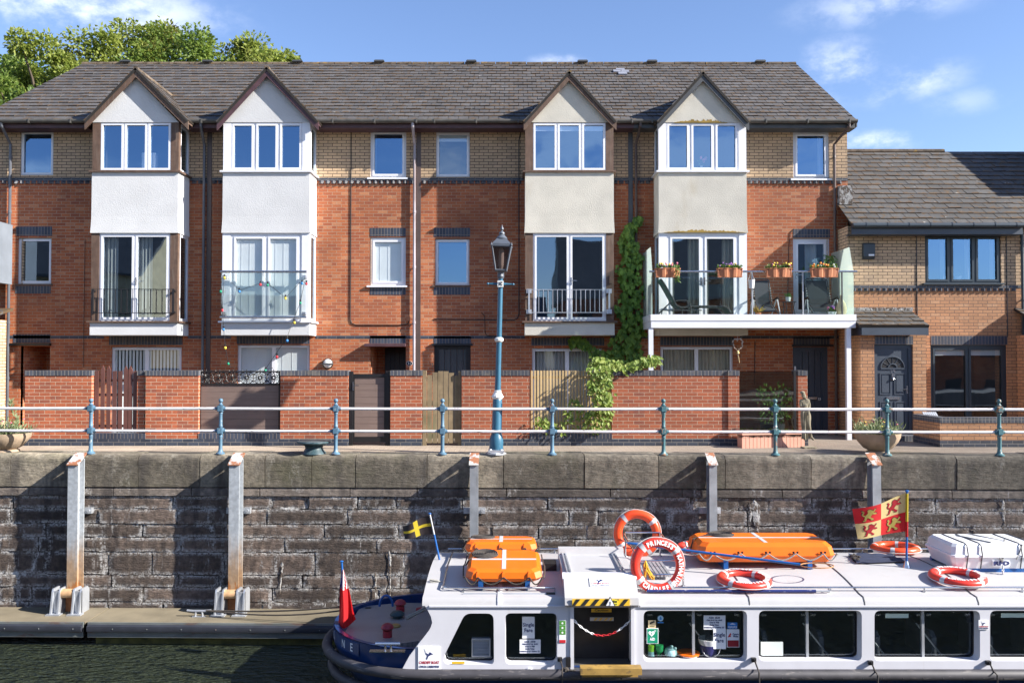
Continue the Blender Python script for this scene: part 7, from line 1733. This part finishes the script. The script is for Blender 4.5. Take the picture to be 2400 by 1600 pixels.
# tarpaulin, canister
t = thing('folded_tarpaulin', 'dark navy tarpaulin folded flat on the roof left of the flagpole', 'tarpaulin', (X(2060,13.3,1308), 13.4, roofz(13.4)))
c0, c1, c2, c3 = (onplane(a,b_,-3.2) for a,b_ in ((2008,1320),(2128,1317),(2088,1295),(1987,1297)))
def tp(u, v): p = c0.lerp(c1,u).lerp(c3.lerp(c2,u),v); p.z = roofz(p.y)+.018+.010*sin(v*14+u*2)+.022*(1 if (u<.08 or v>.92) else 0)*abs(sin(u*9+v*5)); return p
mb = MB().grid(tp, 30, 16); mb.grid(lambda u,v: tp(u,v)-Vector((0,0,.03)), 8, 4); mb.build('sheet', m_tarp, t, smooth=4)
mb = MB()
for k in range(16): p = tp(U(.0,.16),U(.1,.9)); mb.ball(p+Vector((0,0,.01)), U(.015,.03), 6)
mb.build('tied_ropes', m_rope, t)
cy0_, cy1_ = 13.1, 13.95; cxa, cxb = X(2232,cy0_,1300), X(2232,cy0_,1300)+1.35
zc_ = roofz(13.5)+.04; t = thing('liferaft_canister', 'white liferaft canister strapped to a cradle at the right edge', 'life raft', ((cxa+cxb)/2, 13.5, zc_))
def cring(i, z): k = .05; return [(cxa+i+k,cy0_+i,z),(cxb-i-k,cy0_+i,z),(cxb-i,cy0_+i+k,z),(cxb-i,cy1_-i-k,z),(cxb-i-k,cy1_-i,z),(cxa+i+k,cy1_-i,z),(cxa+i,cy1_-i-k,z),(cxa+i,cy0_+i+k,z)]
mb = MB(); ii = [mb.vs(cring(i,zc_+h)) for i,h in ((.05,.0),(.0,.17),(-.02,.18),(-.02,.21),(.0,.22),(.02,.33),(.06,.375))]
for a_, b_ in zip(ii, ii[1:]):
    for k in range(8): l=(k+1)%8; mb.face([a_+k,a_+l,b_+l,b_+k])
mb.face([ii[-1]+k for k in range(8)]); mb.face([ii[0]+k for k in range(8)][::-1]); mb.build('shell', m_raftw, t)
for q in (.17,.33,.78,.95): xx = cxa+(cxb-cxa)*q; MB().tube([(xx,cy0_+.03,zc_),(xx,cy0_-.015,zc_+.18),(xx,cy0_-.03,zc_+.21),(xx,cy0_+.01,zc_+.36),(xx,cy0_+.09,zc_+.38),(xx,cy1_-.09,zc_+.38)], .009, 5).build('strap', m_dgrey, t)
xm = cxa+(cxb-cxa)*.55
MB().tube([(xm-.35,cy1_-.2,zc_+.385),(xm-.1,cy0_+.1,zc_+.385),(xm,cy0_-.04,zc_+.12)], .011, 5).tube([(xm+.2,cy0_+.25,zc_+.40),(xm,cy0_-.04,zc_+.12)], .013, 5).tube([(xm-.1,cy1_-.1,zc_+.39),(xm+.35,cy0_+.03,zc_+.36),(xm+.22,cy0_-.03,zc_+.15)], .010, 5).build('lashing', m_ropeg, t)
mb = MB().box(xm-.13,xm+.13,cy0_-.012,cy0_+.01,zc_+.05,zc_+.13); lb = mb.build('maker_plate', m_paper, t); MB().text('RFD', .085, at(xm,cy0_-.015,zc_+.09), .005, wfit=.24).build('plate_text', m_ink, lb)
mb = MB()
for k in range(4): mb.tube([(xm+.0+.02*cos(2*pi*j/10)*(1 if k%2 else .4),cy0_-.05+.02*cos(2*pi*j/10)*(.4 if k%2 else 1),zc_+.04-.04*k+.03*sin(2*pi*j/10)) for j in range(10)], .008, 5, closed=True)
mb.build('shackle', m_chrome, t); MB().box(cxa+.05,cxb,cy0_+.05,cy0_+.11,roofz(13.2)-.03,zc_+.02).box(cxa+.05,cxb,cy1_-.1,cy1_-.04,roofz(13.9)-.03,zc_+.02).build('cradle', m_bluemetal, t)
# black box and red strap by the hood
tag(MB().box(X(1272,13.4,1325),X(1303,13.4,1325),13.2,13.5,roofz(13.4),roofz(13.4)+.10).build('battery_box', m_black), 'small dark box on the roof right of the near orange raft', 'box')
# flags
def cloth_flag(t, fn, nu, nv, mfn, mats): return MB().grid(fn, nu, nv, mfn).build('cloth', mats, t, smooth=4, loose=True)
y = 13.4; pb, ptp = Vector((X(2124.5,y,1304),y,roofz(y))), Vector((X(2125.8,y,1150),y,Z(1150,y)))
t = thing('lion_flag', 'red and yellow quartered flag with four lions on a blue pole', 'flag', pb)
MB().tube([pb,ptp], .018, 8).ball(ptp, .034, 8, (1,1,.5)).build('flagpole', m_bluemetal, t, smooth=1); MB().lathe(pb, [(.06,-.01),(.05,.02),(.024,.10)], 12).build('pole_base', m_chrome, t)
cn = [V3(2124,1154,y), V3(2124,1243.5,y), V3(1997,1192,y), V3(2004,1259,y)]
def lf(u, v):
    p = cn[1].lerp(cn[0],v).lerp(cn[3].lerp(cn[2],v),u); q = u*(1-u)
    return p + Vector((0, .07*sin(u*5.5+v*1.5)*u**.5-.05*u, -.06*q*(1-v) - .05*sin(u*pi)*v*.6))
cloth_flag(t, lf, 36, 22, lambda u,v: 0 if (u < .5) == (v > .5) else 1, [m_fyel, m_fred])
MB().tube([pb.lerp(ptp,.60),pb.lerp(ptp,.97)], .021, 8).build('sleeve', m_fgold, t); MB().tube([pb.lerp(ptp,.40),pb.lerp(ptp,.60)], .0212, 8).build('sleeve', m_fred, t)
lion = [(.50,.98),(.62,1.0),(.70,.92),(.78,.86),(.72,.78),(.80,.84),(.90,.98),(.97,.92),(.88,.78),(.78,.70),(.98,.62),(1.0,.52),(.90,.50),(.72,.56),(.66,.46),(.58,.36),(.66,.26),(.80,.14),(.74,.04),(.58,.06),(.62,.14),(.50,.24),(.42,.30),(.34,.18),(.30,.02),(.12,.0),(.12,.08),(.22,.12),(.22,.26),(.28,.40),(.14,.50),(.10,.66),(.18,.80),(.10,.92),(.20,.96),(.28,.84),(.24,.70),(.18,.60),(.30,.52),(.42,.62),(.48,.76),(.44,.88)]
def lions(off, sc, m1, m2):
    for (u0, v0, red) in ((.10,.56,1),(.60,.54,0),(.10,.06,0),(.60,.06,1)):
        mb = MB(); mu, mv = u0+.15, v0+.19
        pts = [lf(mu + (.5-a)*.30*sc, mv+(b-.5)*.36*sc)+Vector((0,-off,0)) for a,b in lion]
        mb.poly(pts); mb.build('lion', m1 if red else m2, t, loose=True)
lions(.004, 1.10, m_fline, m_fline); lions(.008, 1.0, m_flionr, m_flion)
y = 13.9; pb, ptp = Vector((X(1030,y,1319),y,roofz(y)-.0)), Vector((X(1007,y,1203),y,Z(1203,y)))
t = thing('cross_flag', 'black flag with a yellow cross on a leaning blue pole', 'flag', pb)
MB().tube([pb,pb.lerp(ptp,.55)], .017, 8).build('flagpole', m_bluemetal, t, smooth=1); MB().tube([pb.lerp(ptp,.55),ptp], .015, 8).build('pole_top', m_galv, t, smooth=1); MB().ball(ptp, .032, 8, (1,1,.5)).build('finial', m_bluemetal, t, smooth=4)
cn2 = [V3(1006,1208,y), V3(1015,1250,y), V3(942.5,1232,y), V3(949,1261.5,y)]
def cf(u, v): p = cn2[1].lerp(cn2[0],v).lerp(cn2[3].lerp(cn2[2],v),u); return p + Vector((0, .05*sin(u*6+v)*u, .015*sin(u*6)))
cloth_flag(t, cf, 40, 24, lambda u,v: 1 if (.46 < u < .60 or .41 < v < .60) else 0, [m_fblk, m_fgold])
y = 13.45; pb, ptp = Vector((X(812,y,1478),y,zgun-.05)), Vector((X(800.5,y,1315),y,Z(1315,y)))
t = thing('red_ensign', 'red ensign hanging limp from a blue staff at the stern', 'flag', pb)
MB().tube([pb,ptp], .017, 8).ball(ptp, .034, 8, (1,1,.5)).build('flagstaff', m_bluemetal, t, smooth=1)
le = [(803,1334),(797,1365),(795,1400),(794,1435),(792,1459)]; re_ = [(806,1332),(814,1365),(822,1400),(829,1430),(836,1447)]
def il(l, v): k = min(int(v*4),3); f = v*4-k; return l[k][0]+(l[k+1][0]-l[k][0])*f, l[k][1]+(l[k+1][1]-l[k][1])*f
def ef(u, v):
    a, b = il(le, v), il(re_, v); px, py = a[0]+(b[0]-a[0])*u, a[1]+(b[1]-a[1])*u + 14*v**6*sin(u*pi)
    p = V3(px, py, y-.06); p.y += .075*sin(u*8+v*2)*min(1,v*2.5) - .03; return p
def em(u, v):
    if v > .34: return 0
    q = (u*3.1+v*2) % 1
    return 1 if u < .45 and q < .45 else (2 if q < .62 else (0 if u > .5 else 1))
cloth_flag(t, ef, 24, 40, em, [m_fred, m_fblu, m_fwht])
# mooring line from the pontoon cleat to the stern
a = Vector((xcl+.1, ycl, PZ+.11)); b = Vector((X(965,14.9,1390), 15.0, Z(1398,15.0)))
tag(MB().tube([a.lerp(b,k/14)+Vector((0,0,-.10*sin(pi*k/14))) for k in range(15)], .016, 6).tube([a.lerp(b,k/14)+Vector((0,-.08*sin(pi*k/14),-.16*sin(pi*k/14))) for k in range(15)], .014, 6).build('mooring_rope', m_rope), 'dark mooring rope running from the pontoon cleat to the boat stern', 'rope')
# ---------------------------------------------------------------- camera, sun, sky
cam = bpy.data.cameras.new('camera'); co = bpy.data.objects.new('camera', cam); COL.objects.link(co); SC.camera = co
cam.sensor_width = 36; cam.lens = FP/2400*36; cam.clip_end = 3000; cam.clip_start = .05
co.location = (0,0,0); co.rotation_euler = (pi/2 + TH, 0, 0)
EL, AZ = radians(29), radians(72.6)
sd = Vector((sin(AZ)*cos(EL), -cos(AZ)*cos(EL), sin(EL)))
su = bpy.data.lights.new('sun', 'SUN'); su.energy = 5.0; su.angle = radians(.5); su.color = (1, .945, .865)
so = bpy.data.objects.new('sun', su); COL.objects.link(so); so.rotation_euler = sd.to_track_quat('Z', 'Y').to_euler(); so.location = (30,-10,30)
W = bpy.data.worlds.new('World'); SC.world = W; W.use_nodes = True; t = W.node_tree; bg = t.nodes['Background']
sk_ = nn(t, 'ShaderNodeTexSky', sky_type='NISHITA'); sk_.sun_disc = False; sk_.sun_elevation = EL; sk_.sun_rotation = atan2(sd.x, sd.y); sk_.air_density = 1.0; sk_.dust_density = .3; sk_.ozone_density = 2.2
tc = nn(t, 'ShaderNodeTexCoord')
def blob(px, py, rx, ry, amt):
    u, v = (px-1200)/FP, (800-py)/FP; d = Vector((u, cos(TH)-v*sin(TH), sin(TH)+v*cos(TH))).normalized()
    s = nn(t, 'ShaderNodeVectorMath', operation='SUBTRACT'); lk(t, tc.outputs['Generated'], s.inputs[0]); s.inputs[1].default_value = d
    m = nn(t, 'ShaderNodeVectorMath', operation='MULTIPLY'); lk(t, s.outputs[0], m.inputs[0]); m.inputs[1].default_value = (FP/rx, FP/rx*.6, FP/ry)
    l = nn(t, 'ShaderNodeVectorMath', operation='LENGTH'); lk(t, m.outputs[0], l.inputs[0])
    return ramp(t, l.outputs['Value'], 0, 1.3, amt, 0)
f = None
for b in ((130,-5,400,85,.72),(340,45,190,50,.42),(1965,165,130,90,.50),(2110,195,170,60,.46),(2250,240,130,45,.28),(2080,5,260,65,.40),(2035,345,110,42,.80),(1310,142,95,20,.45),(700,140,90,12,.10)):
    o = blob(*b); f = o if f is None else math_(t, 'MAXIMUM', f, o)
so_ = nn(t, 'ShaderNodeMapping'); so_.inputs['Scale'].default_value = (1,1,1.7); lk(t, tc.outputs['Generated'], so_.inputs['Vector'])
nz = noise(t, so_.outputs[0], 14, 10, .62)
fac = ramp(t, math_(t, 'MULTIPLY', f, ramp(t, nz, .28, .70, .15, 1.4)), .08, 1.0, 0, .9)
for d_, rx, rz_ in (((-.35,-.9,.16),.35,.06),((.10,-.95,.22),.30,.07),((.45,-.85,.30),.35,.08),((-.1,-.9,.42),.5,.07)):
    s_ = nn(t, 'ShaderNodeVectorMath', operation='SUBTRACT'); lk(t, tc.outputs['Generated'], s_.inputs[0]); s_.inputs[1].default_value = Vector(d_).normalized()
    m_ = nn(t, 'ShaderNodeVectorMath', operation='MULTIPLY'); lk(t, s_.outputs[0], m_.inputs[0]); m_.inputs[1].default_value = (1/rx, .5/rx, 1/rz_)
    l_ = nn(t, 'ShaderNodeVectorMath', operation='LENGTH'); lk(t, m_.outputs[0], l_.inputs[0]); fac = math_(t, 'MAXIMUM', fac, ramp(t, math_(t, 'MULTIPLY', ramp(t, l_.outputs['Value'], 0, 1.3, 1, 0), ramp(t, nz, .3, .7, .2, 1.4)), .15, .9, 0, .6))
sp = nn(t, 'ShaderNodeSeparateXYZ'); lk(t, tc.outputs['Generated'], sp.inputs[0])
c = mixc(t, 1.0, sk_.outputs[0], (.95,.97,1.13), 'MULTIPLY')
lk(t, mixc(t, fac, c, (6.6,7.0,8.0)), bg.inputs['Color']); bg.inputs['Strength'].default_value = .080
vs = SC.view_settings; SC.display_settings.display_device = 'sRGB'; vs.view_transform = 'Standard'; vs.look = 'None'; vs.exposure = 1.38; vs.gamma = 1; vs.use_curve_mapping = False
SC.cycles.max_bounces = 8; SC.cycles.transparent_max_bounces = 16; SC.cycles.use_denoising = True
SC.cycles.sample_clamp_indirect = 6
